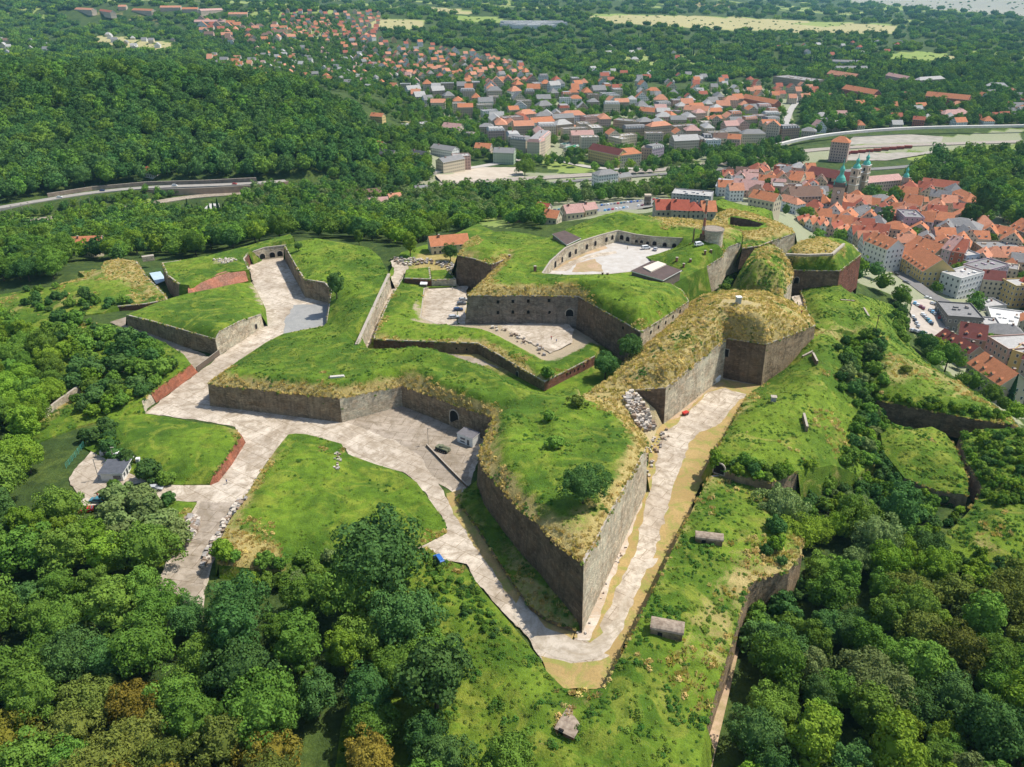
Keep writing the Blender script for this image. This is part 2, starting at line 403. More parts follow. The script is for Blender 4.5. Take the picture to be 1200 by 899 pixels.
DARK=simple('dark_opening',(.012,.011,.012),(.02,.018,.016),1,b_=0)
def wallhit(A,B,px,py):
    """point where the sight line of a pixel meets the upright plane through A and B"""
    d=ray(px,py); ex,ey=B[0]-A[0],B[1]-A[1]; nx,ny=ey,-ex; t=(A[0]*nx+A[1]*ny)/(d[0]*nx+d[1]*ny); return (d[0]*t,d[1]*t,CH+d[2]*t)
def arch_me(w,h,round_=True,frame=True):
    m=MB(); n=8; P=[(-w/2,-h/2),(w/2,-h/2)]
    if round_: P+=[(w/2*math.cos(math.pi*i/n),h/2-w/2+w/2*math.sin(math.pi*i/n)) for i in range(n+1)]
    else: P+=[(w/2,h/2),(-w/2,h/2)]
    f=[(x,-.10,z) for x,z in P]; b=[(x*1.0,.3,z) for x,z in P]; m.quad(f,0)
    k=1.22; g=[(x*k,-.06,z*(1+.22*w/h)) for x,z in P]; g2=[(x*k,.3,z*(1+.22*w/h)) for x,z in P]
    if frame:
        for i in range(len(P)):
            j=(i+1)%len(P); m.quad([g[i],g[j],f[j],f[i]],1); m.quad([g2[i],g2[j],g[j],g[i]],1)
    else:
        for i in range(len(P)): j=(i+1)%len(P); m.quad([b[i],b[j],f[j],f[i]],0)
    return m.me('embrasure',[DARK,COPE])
ARCH={}
def openings(key,i,j,pix,w,h,name='embrasure',round_=True,frame=True,wallseg=None):
    root,O,off=PIECES[key]
    A,B=(O[i],O[j]) if wallseg is None else wallseg
    ang=math.atan2(B[1]-A[1],B[0]-A[0])
    # face the camera
    if (-math.sin(ang)*-1)*0+(math.sin(ang)*A[0]-math.cos(ang)*A[1])>0: ang+=math.pi
    k=(w,h,round_,frame)
    if k not in ARCH: ARCH[k]=arch_me(*k)
    for px,py in pix:
        p=wallhit(A,B,px,py); L_=math.hypot(B[0]-A[0],B[1]-A[1]); t_=max(0,min(1,((p[0]-A[0])*(B[0]-A[0])+(p[1]-A[1])*(B[1]-A[1]))/L_**2)); o_=.12+.07*max(0,A[2]+(B[2]-A[2])*t_-p[2]-h*.5+.5); p=(p[0]+math.sin(ang)*o_,p[1]-math.cos(ang)*o_,p[2]); link(name,ARCH[k],root,loc=Vector(p)-Vector(root.location) if root.type=='EMPTY' else p,rz=ang)
def low_wall(name,pts,h,th,mat,label,cat='wall',cap=True):
    """free standing wall along world points"""
    m=MB(); D,_=densify([p[:3] for p in pts],3,closed=False); s=0
    for i in range(len(D)-1):
        a,b=D[i],D[i+1]; e=b[:2]-a[:2]; L=np.hypot(*e); nx,ny=-e[1]/L*th/2,e[0]/L*th/2
        P=[(a[0]+nx,a[1]+ny),(b[0]+nx,b[1]+ny),(b[0]-nx,b[1]-ny),(a[0]-nx,a[1]-ny)]
        z=[a[2],b[2],b[2],a[2]]; lo=[(p[0],p[1],q-.6) for p,q in zip(P,z)]; hi=[(p[0],p[1],q+h) for p,q in zip(P,z)]
        uv=[(s,0),(s+L,0),(s+L,h),(s,h)]
        m.quad([lo[1],lo[0],hi[0],hi[1]],0,uv); m.quad([lo[3],lo[2],hi[2],hi[3]],0,uv); m.quad(hi[::-1],1,[(s,0),(s+L,0),(s+L,th),(s,th)])
        if i==0: m.quad([lo[0],lo[3],hi[3],hi[0]],0)
        if i==len(D)-2: m.quad([lo[2],lo[1],hi[1],hi[2]],0)
        s+=L
    return m.build(name,[mat,COPE if cap else mat],label=label,cat=cat)
# ================================================================ the fortress
# --- outer enceinte: left demi-bastion, curtain, front bastion
e9=T(401,494,467)
EN=[T(336,306,288),T(359,348,327),T(383,354,331),T(391,358,340),(383,378,2.5),(379,382,1.2),(332,391,1.0),(312,401,1.0),(276,425,1.8),(261,437,5,.6),('w',)+T(249,475,450)[1:4]+(.95,),
 e9[:4]+(1,),T(472,475,452,0,1),(508,464,8.2,1),(536,475,8.4,1),(579,489,9,1),(569,511,10,1),(561,534,11,1),
 (570,552,12.2,.9),(592,578,13.2,.9),(620,606,14.5,.9),(634,617,15,.95),(656,639,16,1),T(680,731,659,0,1),T(716,655,590,0,1),T(753,575,524,0,1),
 (745,505,12.6,1),(733,491,12,1),(720,481,11.8,1),(708,474,11.5,1),(682,466,12,.8),(676,452,8,.2),(640,461,3.2),(606,453,3.2),(575,433,3.2),(540,421,3.2),(510,414,3.2),(480,412,3.2),(440,413,3.2),(424,409,3.5),
 (418,404,10),(437,362,10),(456,322,10),(446,302,9.5),(432,290,9),(404,285,9),(370,279,9),(348,283,8.5)]
ENI=[[(352,296,9.6,.1),(372,322,9.5,.2),(395,322,9.6),(400,345,8.5),(392,380,5),(345,397,4),(318,408,4.5),(290,425,6.5,.1),(275,431,11.5,.15),(300,436,12.2,.15),(345,441,12.6,.15),(402,446,12.8,.15),(440,437,12.8,.15),(471,432,13,.15),(490,431,13.2,.15),(520,446,13.4,.15),(560,466,13.6,.15),(590,478,14,.15),(597,500,15.5,.15),(592,520,16.5,.15),(600,548,17,.15),(625,575,17.6,.15),(645,592,18,.15),(668,618,18.3,.5),(683,628,18.5,.75),(697,600,18.2,.5),(712,560,18,.15),(727,520,17,.15),(733,500,15,.15),(712,484,13.5,.15),(700,474,13,.15)],
 [(425,412,11.2),(450,409,12.6),(478,407,13.6),(500,408,13.6),(525,416,13.4),(560,432,13.4),(592,450,13.6),(622,462,14),(650,464,14),(672,462,13)],
 [(430,425,11.5),(470,419,12),(505,425,12.2),(545,444,12.4),(585,464,12.8),(610,476,13.5)],
 [(648,476,15.2),(652,500,16.6),(655,520,17)],[(628,480,13.4),(634,510,14.4)],[(668,500,14.8),(672,520,15.6)],
 [(340,430,9.5),(380,430,10),(420,428,11)],[(410,330,10.4),(424,350,10.2),(405,395,9)],[(660,560,17),(680,550,17)]]
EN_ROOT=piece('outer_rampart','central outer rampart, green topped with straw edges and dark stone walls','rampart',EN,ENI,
 walls=[(0,4,0,STONE),(9,11,0,STONE,{'coping':False}),(11,12,0,PALE_LIT,{'coping':False}),(12,17,0,STONE,{'coping':False}),(17,23,0,DARK_SHADED,{'coping':False}),(23,25,0,PALE_LIT),(25,30,0,STONE,{'coping':False}),(40,42,0,PALE_LIT)],zlow=-1,res=1.3,amp=.28,seed=3,smooth=4)
# ditch floor inside the enceinte, three metres above the moat
def flat(name,pts,z,mat,**k): return sheet(name,pts,z,mat,**k)
piece('inner_ditch_ground',None,None,[(415,415,3),(420,402,3),(458,316,3),(470,296,3),(520,280,2.6),(560,262,2),(700,330,3),(790,350,3.4),(800,420,3.4),(745,470,3.4),(690,475,3.2),(640,470,3),(560,445,3),(480,425,3)],
 [[(500,310,3,1,.2),(600,420,3.1,1,.3)],[(440,408,3,.5,.2),(640,459,3.2,.2)]],zlow=-1,res=3,kind='structure',amp=.05)
flat('path',[(424,411),(440,412),(500,414),(520,414),(560,420),(600,437),(612,444),(600,446),(560,433),(520,424),(440,421)],3.12,CONCD)
flat('path',[(430,409),(424,404),(462,318),(457,306),(466,303),(479,313),(475,322),(447,378)],3.12,CONC)
# --- right bastion with straw covered slopes
RB=[T(776,495,454,0,1),T(812,467,424,0,1),T(845,441,396,0,1),T(890,450,403,0,1),T(948,418,381,0,1),(944,362,13,.9),(917,349,13,.9),
    (896,341,14,.8),(872,336,12,.5),(838,342,10,.3),(806,355,9,.5),(780,378,8.6,.8),(752,403,8.6,1),(742,412,8.6,.9),(722,438,8.6,.9),(686,462,9.0,.9),(741,457,10.5,1)]
RBI=[[(790,438,17,1),(760,428,16,1),(756,418,15,1),(774,402,18,.95),(800,378,21,.95),(824,361,23,.9),(832,350,22.4,.8)],
 [(795,425,19,.95),(836,385,22,.9),(850,376,24,.5),(862,362,24.6,.9)],[(850,386,20,.1),(870,384,21,.0),(886,392,19,.3)],
 [(836,356,25.2,.9,.4),(845,349,25.4,.9,.45),(871,350,25.6,.9,.45),(896,357,25.6,.9,.45),(886,368,25.4,.9,.4),(862,366,25.2,.9,.4),(838,362,25,.9,.4),(836,356,25.2,.9,.4)],[(855,357,25.4,.9,.5),(880,359,25.5,.9,.5)],
 [(840,367,23.6,.3,.2),(865,372,23.8,.2,.3),(890,375,24,.5),(915,372,22,.6),(925,362,19.5,.6)],[(826,346,20,.4),(870,342,22,.6),(905,349,20,.8)],
 [(735,432,13,1),(725,442,12,1)],[(800,405,19,.4),(815,395,20.5,.4)]]
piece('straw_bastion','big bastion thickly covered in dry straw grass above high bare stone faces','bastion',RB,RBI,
 walls=[(0,2,0,PALE_LIT),(2,3,0,DARK_SHADED),(3,4,0,STONE),(4,6,2,STONE),(16,0,0,DARK_SHADED),(12,14,3,STONE)],zlow=-1,res=1.3,amp=.28,seed=5,smooth=1,mat=ROUGH)
# --- second straw dome behind it
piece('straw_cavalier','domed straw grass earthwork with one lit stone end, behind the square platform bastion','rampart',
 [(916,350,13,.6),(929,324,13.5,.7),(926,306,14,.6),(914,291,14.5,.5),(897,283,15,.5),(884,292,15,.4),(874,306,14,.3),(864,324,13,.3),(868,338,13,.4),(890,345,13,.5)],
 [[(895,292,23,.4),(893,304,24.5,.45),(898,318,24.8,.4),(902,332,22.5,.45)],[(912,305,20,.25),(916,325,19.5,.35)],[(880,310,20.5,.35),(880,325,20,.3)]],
 walls=[(0,1,1,PALE_LIT),(1,3,1,STONE)],zlow=0,res=1.5,amp=.3,seed=6,smooth=1,mat=ROUGH)
# --- red brick bastion on the right
piece('brick_bastion','red brick faced bastion with bright green slope and straw platform, above the town square','bastion',
 [(930,316,13,.1),(958,317,13,.1),(984,317,13.2,.15),(1009,298,12.5,.1),(1000,287,13),(985,280,14,.1),(962,277,15,.4),(936,283,15,.6),(922,296,14,.3)],
 [[(924,297,19.5,.3),(950,298,20,.5),(976,298,20,.5),(990,286,19.6,.3)],[(925,294,20,.7),(950,294,20,.9),(973,294,20,.9),(984,286,19.8,.9)],[(938,288,20,.8),(962,282,20,.8),(980,285,19.8,.8)]],
 walls=[(0,2,-2,DARK_SHADED),(2,3,-4,REDST),(3,4,-8,REDST)],zlow=-12,res=1.5,amp=.1,seed=8,smooth=1)
# --- rear works beside the round tower
piece('rear_bastion','straw topped rear bastion with a sunken dark yard, behind the round tower','bastion',
 [(870,291,16,.2),(871,273,16,.6),(852,268,16,.9),(832,263,16,1),(840,250,16,1),(856,244,16,1),(874,248,16,1),(892,253,16,.9),(912,260,16,.8),(928,268,16,.6),(932,273,15.5,.3),(905,282,15.5,.3),(890,288,16,.2)],
 [[(874,271,17.4,.9),(895,269,17.8,.9),(918,269,17.5,.8)],[(850,260,18,1),(853,250,18,1),(880,254,18,1),(902,262,18,1)]],
 walls=[(10,11,4,PALE_LIT),(11,0,6,DARK_SHADED)],zlow=-6,res=2,amp=.3,seed=9,smooth=1,hole=[(856,254,17.6),(876,257,17.6),(896,262.5,17.6),(889,266,17.6),(868,265.5,17.6),(855,263,17.6)],holewalls=[(0,6,8,DARK_SHADED,{'coping':False})])
sheet('sunken_yard_ground',[(848,250),(905,258),(902,272),(848,268)],9,DIRT)
piece('green_outwork','low green earthwork with a worn sandy top, in front of the town roofs and church','rampart',
 [(838,236,8),(846,233,8),(870,240,8),(895,244,7),(905,248,5),(896,256,6),(878,254,8),(856,247,10),(842,243,10)],
 [[(850,240,13,.3,.6),(870,246,13,.2,.6),(890,249,9)]],zlow=-20,res=2.5,amp=.5,seed=10,smooth=2)
# --- inner redoubt: front casemate wall, terreplein, upper court
DJ=[(536,299,18,.6),(556,303,18,.5),(576,310,18,.4),(594,303,18.3,.9),(548,346,18,1),(585,346,18,1),(640,346,18,1),(678,347,18,.9),(701,360,18,.3),(726,374,18,.3),(751,389,18,.4),(778,372,18,.35),(807,353,18,.3),
    (800,341,17,.2),(787,333,17,.2),
    (828,312,17,.3),(846,301,17,.3),(852,290,17,.2),(868,284,17,.2),(869,272,18,.3),(848,263,18,1),(828,259,18,.9),(800,256,18,.9),(765,254,17,.4),(727,247,17,0),(700,254,17),(664,268,17),(654,277,17),(640,279,17),(624,275,17),(600,271,17,.1),(563,272,17,.2),(545,284,17.6,.5)]
DJI=[[(550,294,20,.9),(575,298,20,.3),(601,300,20.4,.5),(562,335,20.6,.7),(600,337,21,.6),(640,336,21,.7),(672,336,21.4,.6),(712,350,22.5,.1),(748,362,23.6,0),(775,347,23.6,0),(790,338,22,0)],
 [(556,290,21),(580,292,21.2),(612,302,21.2),(590,322,21.5),(625,326,22),(680,326,24),(720,330,24.6),(748,343,24.4)],
 [(628,300,21.8),(640,290,21.8),(670,275,22),(700,262,22)],[(606,284,19.6),(612,310,20.4)],
 [(636,317,21.6,0),(666,298,21.8),(700,277,22),(720,266,22.6),(745,269,23),(775,272,23.4),(810,272,23)],
 [(672,268,23.4),(700,257,24.6),(726,250,25),(752,258,25,.2),(790,261,25,.8),(825,264,24,.9)],
 [(815,285,23),(838,279,24,.1),(850,274,23.6,.3),(842,292,21.5,.2),(822,302,20.5,.3)],
 [(790,300,20),(812,305,19.6,.3)],[(700,338,22,.1),(735,350,22.6)]]
CF=17.0
COURT=[(636,320,21.5),T(645,318,306,CF),T(662,306,290.5,CF),T(680,298,282.5,CF),T(704,289,275,CF),T(723,283,270,CF),T(744,287,274.5,CF),T(764,289,277,CF),T(800,291,279,CF),
 (792,290,17.3),(772,297,17.2),(757,301,17.2),(763,305,17.6),(801,317,17.4),(779,329,18),(741,318,18.4),(712,321,21.2),(665,322,21.5)]
piece('inner_redoubt','high inner redoubt, green topped round an open court, with grey loopholed casemate walls','redoubt',DJ,DJI,
 walls=[(0,3,3,DARK_SHADED),(3,4,3,GREYST),(4,7,3,GREYST),(7,10,3,DARK_SHADED),(10,12,4,PALE_LIT),(12,14,4,STONE),(15,18,3,PALE_LIT)],zlow=-2,res=1.3,amp=.22,seed=4,smooth=4,hole=COURT,
 holewalls=[(0,9,CF-.5,PALE_LIT),(15,18,CF-.5,PALE_LIT)])
sheet('court_ground',[(630,322),(640,300),(720,279),(750,282),(800,286),(806,292),(800,325),(780,332),(740,326)],CF,simple('court_gravel',(.50,.47,.43),(.42,.38,.33),.3,b_=.1))
flat('path',[(651,316),(672,305),(700,297),(722,294),(722,297),(704,300),(690,303),(676,309),(664,318)],CF+.05,CONC)
flat('dirt_ground',[(655,308),(682,296),(708,288),(712,291),(690,298),(668,307),(655,317),(648,317)],CF+.03,DIRT)
flat('dirt_ground',[(676,309),(696,303),(704,310),(706,318),(670,319)],CF+.04,DIRT)
# --- tenaille in front of the redoubt: parapet and two sunken yards
TN=[(438,397,7.6,.5),(470,399,7.6,.55),(508,400,7.6,.5),(560,402,7.5,.7),(582,414,7.4,.8),(607,429,7.2,.85),(638,447,6.8,.6),(668,432,6.8,.4),(697,417,7,.4),(704,407,7,.1),(722,414,3.4,.2,.3),(690,392,4,.2,.6),(676,378,4,.2,.8),(640,381,5.6,.1,.9),(583,380,6.2,.2,.9),(541,380,6.2,.2,.7),
    (536,378,5.2,0,1),(536,345,4.5,0,1),(538,330,4,0,1),(503,322,5.5,0,.6),(474,321,6.5,.3),(466,335,6.6,.3),(456,352,7,.3),(446,374,7.4,.4)]
YARD=[(497,338,6.8,.3),(502,337,5.2),(545,336,4.9),(541,380,5.4),(512,380,6.4,.2,.5),(493,371,6.8,.2,.6)]
TNI=[[(445,388,8.6,.15),(480,391,8.8,.1),(520,391,8.8,.1),(565,391,8.8,.1),(590,404,8.7,.15),(612,420,8.6,.15),(640,434,8.4,.1),(665,425,8.3),(696,409,8.2)],
 [(500,381,8.0,.1,.2),(545,384,7.8,.1,.1),(572,388,7.8,.2,.1),(600,404,7.7,.2,.2),(638,427,7.6,.2,.2)],
 [(500,378,6.6,.5,.7),(560,384,6.2,.5,.8),(600,402,6.1,.4,.8),(640,421,6.0,.4,.8),(662,412,6,.3,.8),(690,400,5.6,.2,.6)],
 [(462,360,8,.1),(474,368,8,.05),(482,350,7.8,.1),(486,335,7.4,.1)],[(490,340,7.4,.2,.5),(486,360,7.6,.3,.6)],[(473,338,7.4,.2,.4),(465,372,8,.2,.4)]]
piece('tenaille','low green tenaille with red brick outer face, below the grey casemate wall','outwork',TN,TNI,
 walls=[(0,2,2.9,REDST),(2,6,2.9,DARK_SHADED),(6,8,2.9,REDST),(20,0,2.9,STONE)],zlow=2.5,res=1.0,amp=.12,seed=12,smooth=2,hole=YARD,holewalls=[(0,1,4,PALE_LIT),(4,6,4,PALE_LIT)])
sheet('yard_paving',[(494,336,4.6),(548,335,4.6),(544,384,4.6),(490,384,4.6)],4.6,CONC)
flat('yard_paving',[(580,380),(664,377.5),(672,386),(670,402),(645,414)],6.3,CONC)

# two little grass blocks and the retaining walls behind the car yard
piece('grass_block','long green grass block on a dark stone base, north of the car yard','rampart',[(474,326,8.5,.1),(476,316,8.5),(503,313,8.5),(505,327,8.5,.1)],walls=[(3,0,4,REDST),(2,3,4,PALE_LIT)],zlow=3,res=1.2,amp=.2,seed=13)
piece('grass_block','short green grass block on a pale stone base, beside the grey orillon wall','rampart',[(506,328,8,.1),(505,317,8),(524,316,8),(534,327,8,.1)],walls=[(3,0,4,PALE_LIT),(2,3,4,STONE)],zlow=3,res=1.2,amp=.2,seed=14)
# --- upper left wedge bastion
WL=[(148,369,5,.2),(180,376.5,6.3,.25),(215,386.5,7.4,.3),T(256,416,397,0,.35),T(262,412,388,0,.1),T(285,398,376,0,.1),T(300,388,371,0,.1),T(308,383,368,0,.1),(308,356,2.5,.3,.6),(300,339,1,.4,.6),(295,331,.5,.4,.5),(278,332,3.5),(250,338,3.5),(220,344,3.5),(205,348,3),(180,356,3.5)]
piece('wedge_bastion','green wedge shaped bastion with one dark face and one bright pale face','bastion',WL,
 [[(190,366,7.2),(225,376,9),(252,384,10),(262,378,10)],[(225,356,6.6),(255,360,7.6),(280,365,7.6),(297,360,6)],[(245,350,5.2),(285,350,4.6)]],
 walls=[(0,3,0,STONE),(3,7,0,PALE_LIT)],zlow=-3,res=1.3,amp=.3,seed=15)
RS=[(220,334.5,4.6),(248,326,4.6),(253,321.5,5.4),(263,318,5.4),(270,319.5,4.6),(288,317.5,4.6),(292,329,1.5),(220,345.5,1.5)]
sheet('brick_ramp',RS,3,REDROOFST).get('x')
piece('green_terrace','bright green terrace with a patch of pale stones, behind the sloping red brick apron','rampart',
 [(210,333,5),(221,334,5),(248,325,5),(270,318,5),(292,316,5),(286,303,6),(291,296,6),(320,284,6),(344,279,6),(340,274,6),(290,288,6),(245,299,5),(212,305,4),(190,308,4),(196,322,4,.2)],
 [[(256,307,6,.2,.7),(272,306,6,.2,.6)],[(235,312,5.4),(280,309,6)]],walls=[(4,6,0,REDST),(12,0,-5,STONE)],zlow=-8,res=1.5,amp=.35,seed=16)
wl=wall_mesh('casemate_wall',[W(p) for p in (T(291,309,297),T(312,304,290),T(338,301,287))],0,PALE_LIT,out=1); link('casemate_wall',wl,label='pale casemate wall with dark openings at the head of the paved moat',cat='wall')
# --- islands and glacis pieces
piece('left_glacis','shrubby green bank held by a tilted red brick slope, left of the paved moat','glacis',
 [(170,484,.2),(166,470,3),(176,461,3.5),(200,444,3.5,.3),(224,427,3.5,.4),(215,415,3,.2),(190,400,2),(160,388,1.5),(130,380,1,.2),(100,378,1,.3),(60,372,1,.2),(20,380,1),(-20,400,0),(-40,480,-2),(40,520,-1),(90,500,0),(130,490,.2)],
 [[(120,420,3),(180,425,4.2),(205,425,4.4)],[(70,430,2),(110,470,1.5)],[(55,485,0,.6),(92,458,.5,.6)]],walls=[(0,2,0,PALE_LIT,{'coping':False,'batter':.35}),(2,4,0,REDROOFST,{'coping':False,'batter':.45})],zlow=-5,res=2,amp=.5,seed=17)
piece('grass_island','wide green grass island with a leaning red brick face, above the small white kiosk','grass island',
 [(168,484.5,.3),(200,489,.4),(230,495,.6),(262,499,1.5,.2),(277,504,2.6,.5),(281,511,2.6,.4),(265,536,2.6,.2),(250,556,2.4,.2),(246,567,.4,.2),(215,568,.2),(180,567,.2),(150,553,.2),(120,535,.2),(98,524,.2),(96,512,.3),(126,488,.4)],
 [[(140,505,1.8),(180,505,2.4),(230,512,3),(262,515,3.2)],[(150,525,1.8),(200,540,2.2),(240,545,2.6)]],walls=[(4,8,0,REDROOFST,{'coping':False,'batter':.5})],zlow=-2,res=1.4,amp=.35,seed=18,ns=4)
piece('grass_island','large green grass island with a rocky notch, between the two paved roads','grass island',
 [(338,509,1.4,.2),(347,508,1.2),(360,509,1.0),(382,515,.8),(400,520,.6,.1),(406,531,.4,.4),(412,534,.5),(440,544,.3),(470,553,.3),(488,565,.3),(505,588,.3),(522,612,.3),(523,624,.3,.3),(500,636,.3,.4,.4),(470,650,0,.2),(400,675,-.5),(350,672,-1,.3),(256,662,3.0,.8),(255,640,3.2,.6),(268,612,3.1,.6),(290,578,2.8,.6),(306,552,2.5,.5),(324,526,2,.5)],
 [[(404,540,1.0)],[(340,530,3.6),(310,580,4.2),(285,625,4.6,.5),(300,645,4.0,.9)],[(380,560,3),(430,580,2.6),(470,600,2.2)],[(400,620,3),(350,620,3.6)],[(484,565,1.4),(505,600,1.4)]],
 zlow=-4,res=1.4,amp=.4,seed=19,ns=4)
piece('grass_island','small green grass strip with a round bush, below the parked silver car','grass island',
 [(146,590,.1),(160,582,.3),(182,578,.3),(188,585,.2),(230,589,.3,.3),(221,602,.6,.6),(206,628,.6,.6),(196,655,.4,.6),(185,660,.2),(150,640,0),(120,600,0)],
 [[(180,595,.9),(205,600,1)]],zlow=-2,res=1.5,amp=.3,seed=20)
# raised grass berm under the long shaded face of the front bastion
piece('grass_berm','long grass berm with a low dark kerb wall, under the shaded bastion face','berm',
 [(535,582,.9,.5),(549,571,1,.1),(562,560,1.2),(620,620,1.6),(660,680,2.2),(684,712,2.6,.2),(683,722,2,.6),(675,737,1.2,.4),(659,732,1.2,.7),(640,724,1.2,.5),(622,711,1.2,.5),(607,690,1.2,.4),(590,665,1.2,.3),(573,638,1.1,.3),(556,612,1,.3),(541,592,.9,.3)],
 [[(570,585,1.5,.1),(610,640,1.9,.2),(650,700,2.4,.35)],[(575,610,1.4,.35),(620,680,1.8,.6)]],walls=[(7,0,-.2,STONE,{'coping':False,'batter':0})],zlow=-1,res=1.2,amp=.15,seed=21,mat=ROUGH)
# --- big rough glacis at the foot of the picture
piece('lower_glacis','broad rough green slope with weeds and yellow patches, at the bottom of the photo','glacis',
 [(500,640,.2,.4),(520,656,.3,.4),(545,663,.4,.3),(565,692,.4),(585,715,.5),(608,742,.6),(632,772,.8),(640,786,1),(660,806,1.2,.3),(680,810,2,.3),(709,806,3.6,.2),(722,780,4.4,.3),(740,745,4.8,.3),(764,696,4.9,.3),(790,640,4.9,.4),(815,590,4.8,.4),(832,558,4.6,.5),(852,556,4.2,.3),(880,568,3.4,.3),(904,580,3.4,.4),(925,600,3.2,.5),(938,625,3,.5),(940,648,3,.6),(925,668,3,.6),(895,676,3,.6),(878,684,3,.7),(868,715,3,.4),(858,752,2.6,.3),(842,800,2,.4),(828,850,1,.3),(815,930,0),(600,1000,-2),(380,1000,-4),(400,850,-4),(440,720,-2),(470,655,0)],
 [[(560,730,1.6),(600,790,2),(640,830,2.6,.2),(700,850,3.4,.1),(740,830,4)],[(740,780,5.0,.1),(790,700,5.6),(830,620,5.4,.1),(860,600,5.0)],[(820,760,3.6,.45),(840,700,3.8,.4)],[(520,700,.8,.1),(540,800,-.5)],[(700,899,1,.1),(780,860,2.6,.1)],[(760,740,4.6,.05)],[(680,780+45,2.6,.5)]],
 walls=[(10,16,0,STONE,{'coping':False}),(16,18,0,PALE_LIT),(18,29,-9,STONE,{'coping':False})],zlow=-9,res=1.5,amp=.55,seed=22,mat=ROUGH,ns=5,smooth=3)
# --- right glacis between the moat and the wooded ditch
piece('right_glacis','uneven green plateau with small dark vents and bushy lower edge, right of the gravel moat','glacis',
 [(893,451,.6,.2),(882,459,1.4,.5),(873,468,3,.5),(864,486,4.4,.5),(853,505,5.4,.3),(842,523,6,.2),(833,538,6.3),(838,548,6.3),(870,558,6.3),(905,565,6.2),(930,548,5),(970,545,2),(1000,560,-4),(1040,540,-8),(1026,500,-6),(1024,470,-5),(1010,430,-4),(1000,405,-2),(1000,388,0,.3),(985,385,6,.4),(975,388,7,.5),(962,384,7,.3),(950,376,6,.2),(948,362,4.5,.2),(943,348,3.5),(938,340,3),(941,331,3),(960,322,5),(985,326,4),(1005,340,0),(1018,350,-4,.3,.4),(1040,352,-12),(1060,372,-16),(1062,398,-14),(1048,420,-8),(1040,400,-3),
  (1030,380,0)],
 [] ,zlow=-14,res=1.6,amp=.6,seed=23,mat=ROUGH,ns=6) if False else None

piece('ruined_bank','straw covered bank of tumbled pale rocks between the front bastion and the straw bastion','bank',
 [(752,566,.2,.8),(756,545,.1,.7,.4),(764,520,.1,.6,.5),(770,503,.1,.6,.6),(776,497,.1,.6,.5),(768,480,5.5,.7,.6),(743,457,10.6,.9),(726,459,10.9,1),(702,461,10.2,1),(684,461,9.6,.9),(682,467,11.4,.8),(708,476.5,11.9,.9),(722,483,12.2,.9),(734,492,12.1,.9),(746,505,12.5,.9),(752,524,13,.9)],
 [[(748,470,8.5,.7,1),(757,488,4,.6,1),(757,503,1.5,.6,.9)],[(738,474,9.8,.9,.3),(744,492,6.5,.9,.3)],[(756,515,3.5,.9),(755,535,4,.8)]],zlow=-1,res=.9,amp=.7,seed=31,smooth=1,mat=ROUGH,ns=2)
piece('right_glacis','uneven green plateau with a bushy lower edge, beyond the gravel moat path','glacis',
 [(893,451,.6,.2),(882,459,1.4,.5),(873,468,3,.5),(864,486,4.4,.5),(853,505,5.4,.3),(842,523,6,.2),(833,538,6.3),(838,548,6.3),(870,558,6.3),(905,565,6.2),(935,552,5),(975,545,1),(1005,556,-5),(1034,535,-8),(1030,500,-7),(1026,470,-5),(1018,445,-3),(1008,425,-2),(1003,405,-1),(1000,388,3,.4),(985,385,6,.4),(972,388,7,.6),(955,387,7,.5),(935,395,4,.2),(920,432,1,.2)],
 [[(905,450,3),(930,425,5),(950,400,7,.1)],[(875,490,6.5),(900,480,8),(930,470,8.5,.1),(960,440,8.6,.3),(975,400,8)],[(860,520,7.8,.1),(900,515,8.6,.3),(950,505,7.5,.3),(985,500,4,.3)],[(930,440,7.2),(925,450,5.6),(932,462,7)],[(1000,470,0),(995,520,-2,.1)],[(880,540,8,.1),(940,535,6.5,.1)]],
 walls=[(1,6,0,STONE,{'coping':False}),(7,10,-3,STONE,{'coping':False})],zlow=-12,res=1.6,amp=.6,seed=23,mat=ROUGH,ns=6)
# upper right glacis, running from the red bastion down past the church side
piece('upper_glacis','long green slope with a wooden pole, falling from the brick bastion towards the town','glacis',
 [(950,378,6,.4),(943,352,4.5,.2),(939,343,4),(941,330,4),(952,324,6),(975,328,6),(998,344,3,.1),(1008,345,2),(1030,352,-10),(1045,357,-20),(1060,380,-26),(1068,410,-26),(1100,440,-24),(1150,470,-22),(1186,488,-16),(1192,500,-10,.2),(1186,497,-3,.3),(1140,491,-3,.2),(1085,480,-3,.2),(1028,469,-3,.2),(1024,455,-2),(1010,425,0),(1003,405,2,.2),(1000,389,4,.5),(985,386,6.5,.5),(965,389,7,.4)],
 [[(955,345,8),(970,370,9,.2),(985,384,8)],[(985,340,7),(1005,365,7,.1),(1020,385,5,.4),(1030,400,4,.4)],[(1015,350,1),(1035,375,-4),(1048,400,-3),(1070,418,-2,.3),(1110,443,-2,.5),(1150,470,-3,.5),(1184,488,-4,.3)],[(1035,415,3,.3),(1060,425,2,.4),(1040,445,1,.6),(1080,450,0,.4)],[(1030,458,-.5,.1),(1080,467,-1,.1),(1140,483,-2)],[(1024,362,2,.2),(1008,357,5,.2)]],
 walls=[(15,19,-11,DARK_SHADED,{'coping':False}),(0,3,0,PALE_LIT)],zlow=-34,res=2,amp=.6,seed=24,mat=ROUGH,ns=7)
piece('green_lunette','small lime green lunette in the ditch, under the dark wall at the right','outwork',
 [(1030,500,-5),(1046,496,-4,.2),(1070,503,-4,.3),(1092,500,-4),(1108,508,-4.5),(1120,525,-5),(1134,560,-5),(1134,580,-6),(1100,575,-7),(1060,560,-7),(1036,530,-6)],
 [[(1060,520,-3.4),(1095,530,-3.4,.1)]],walls=[(4,9,-12,STONE,{'coping':False})],zlow=-13,res=1.6,amp=.5,seed=25,mat=ROUGH)
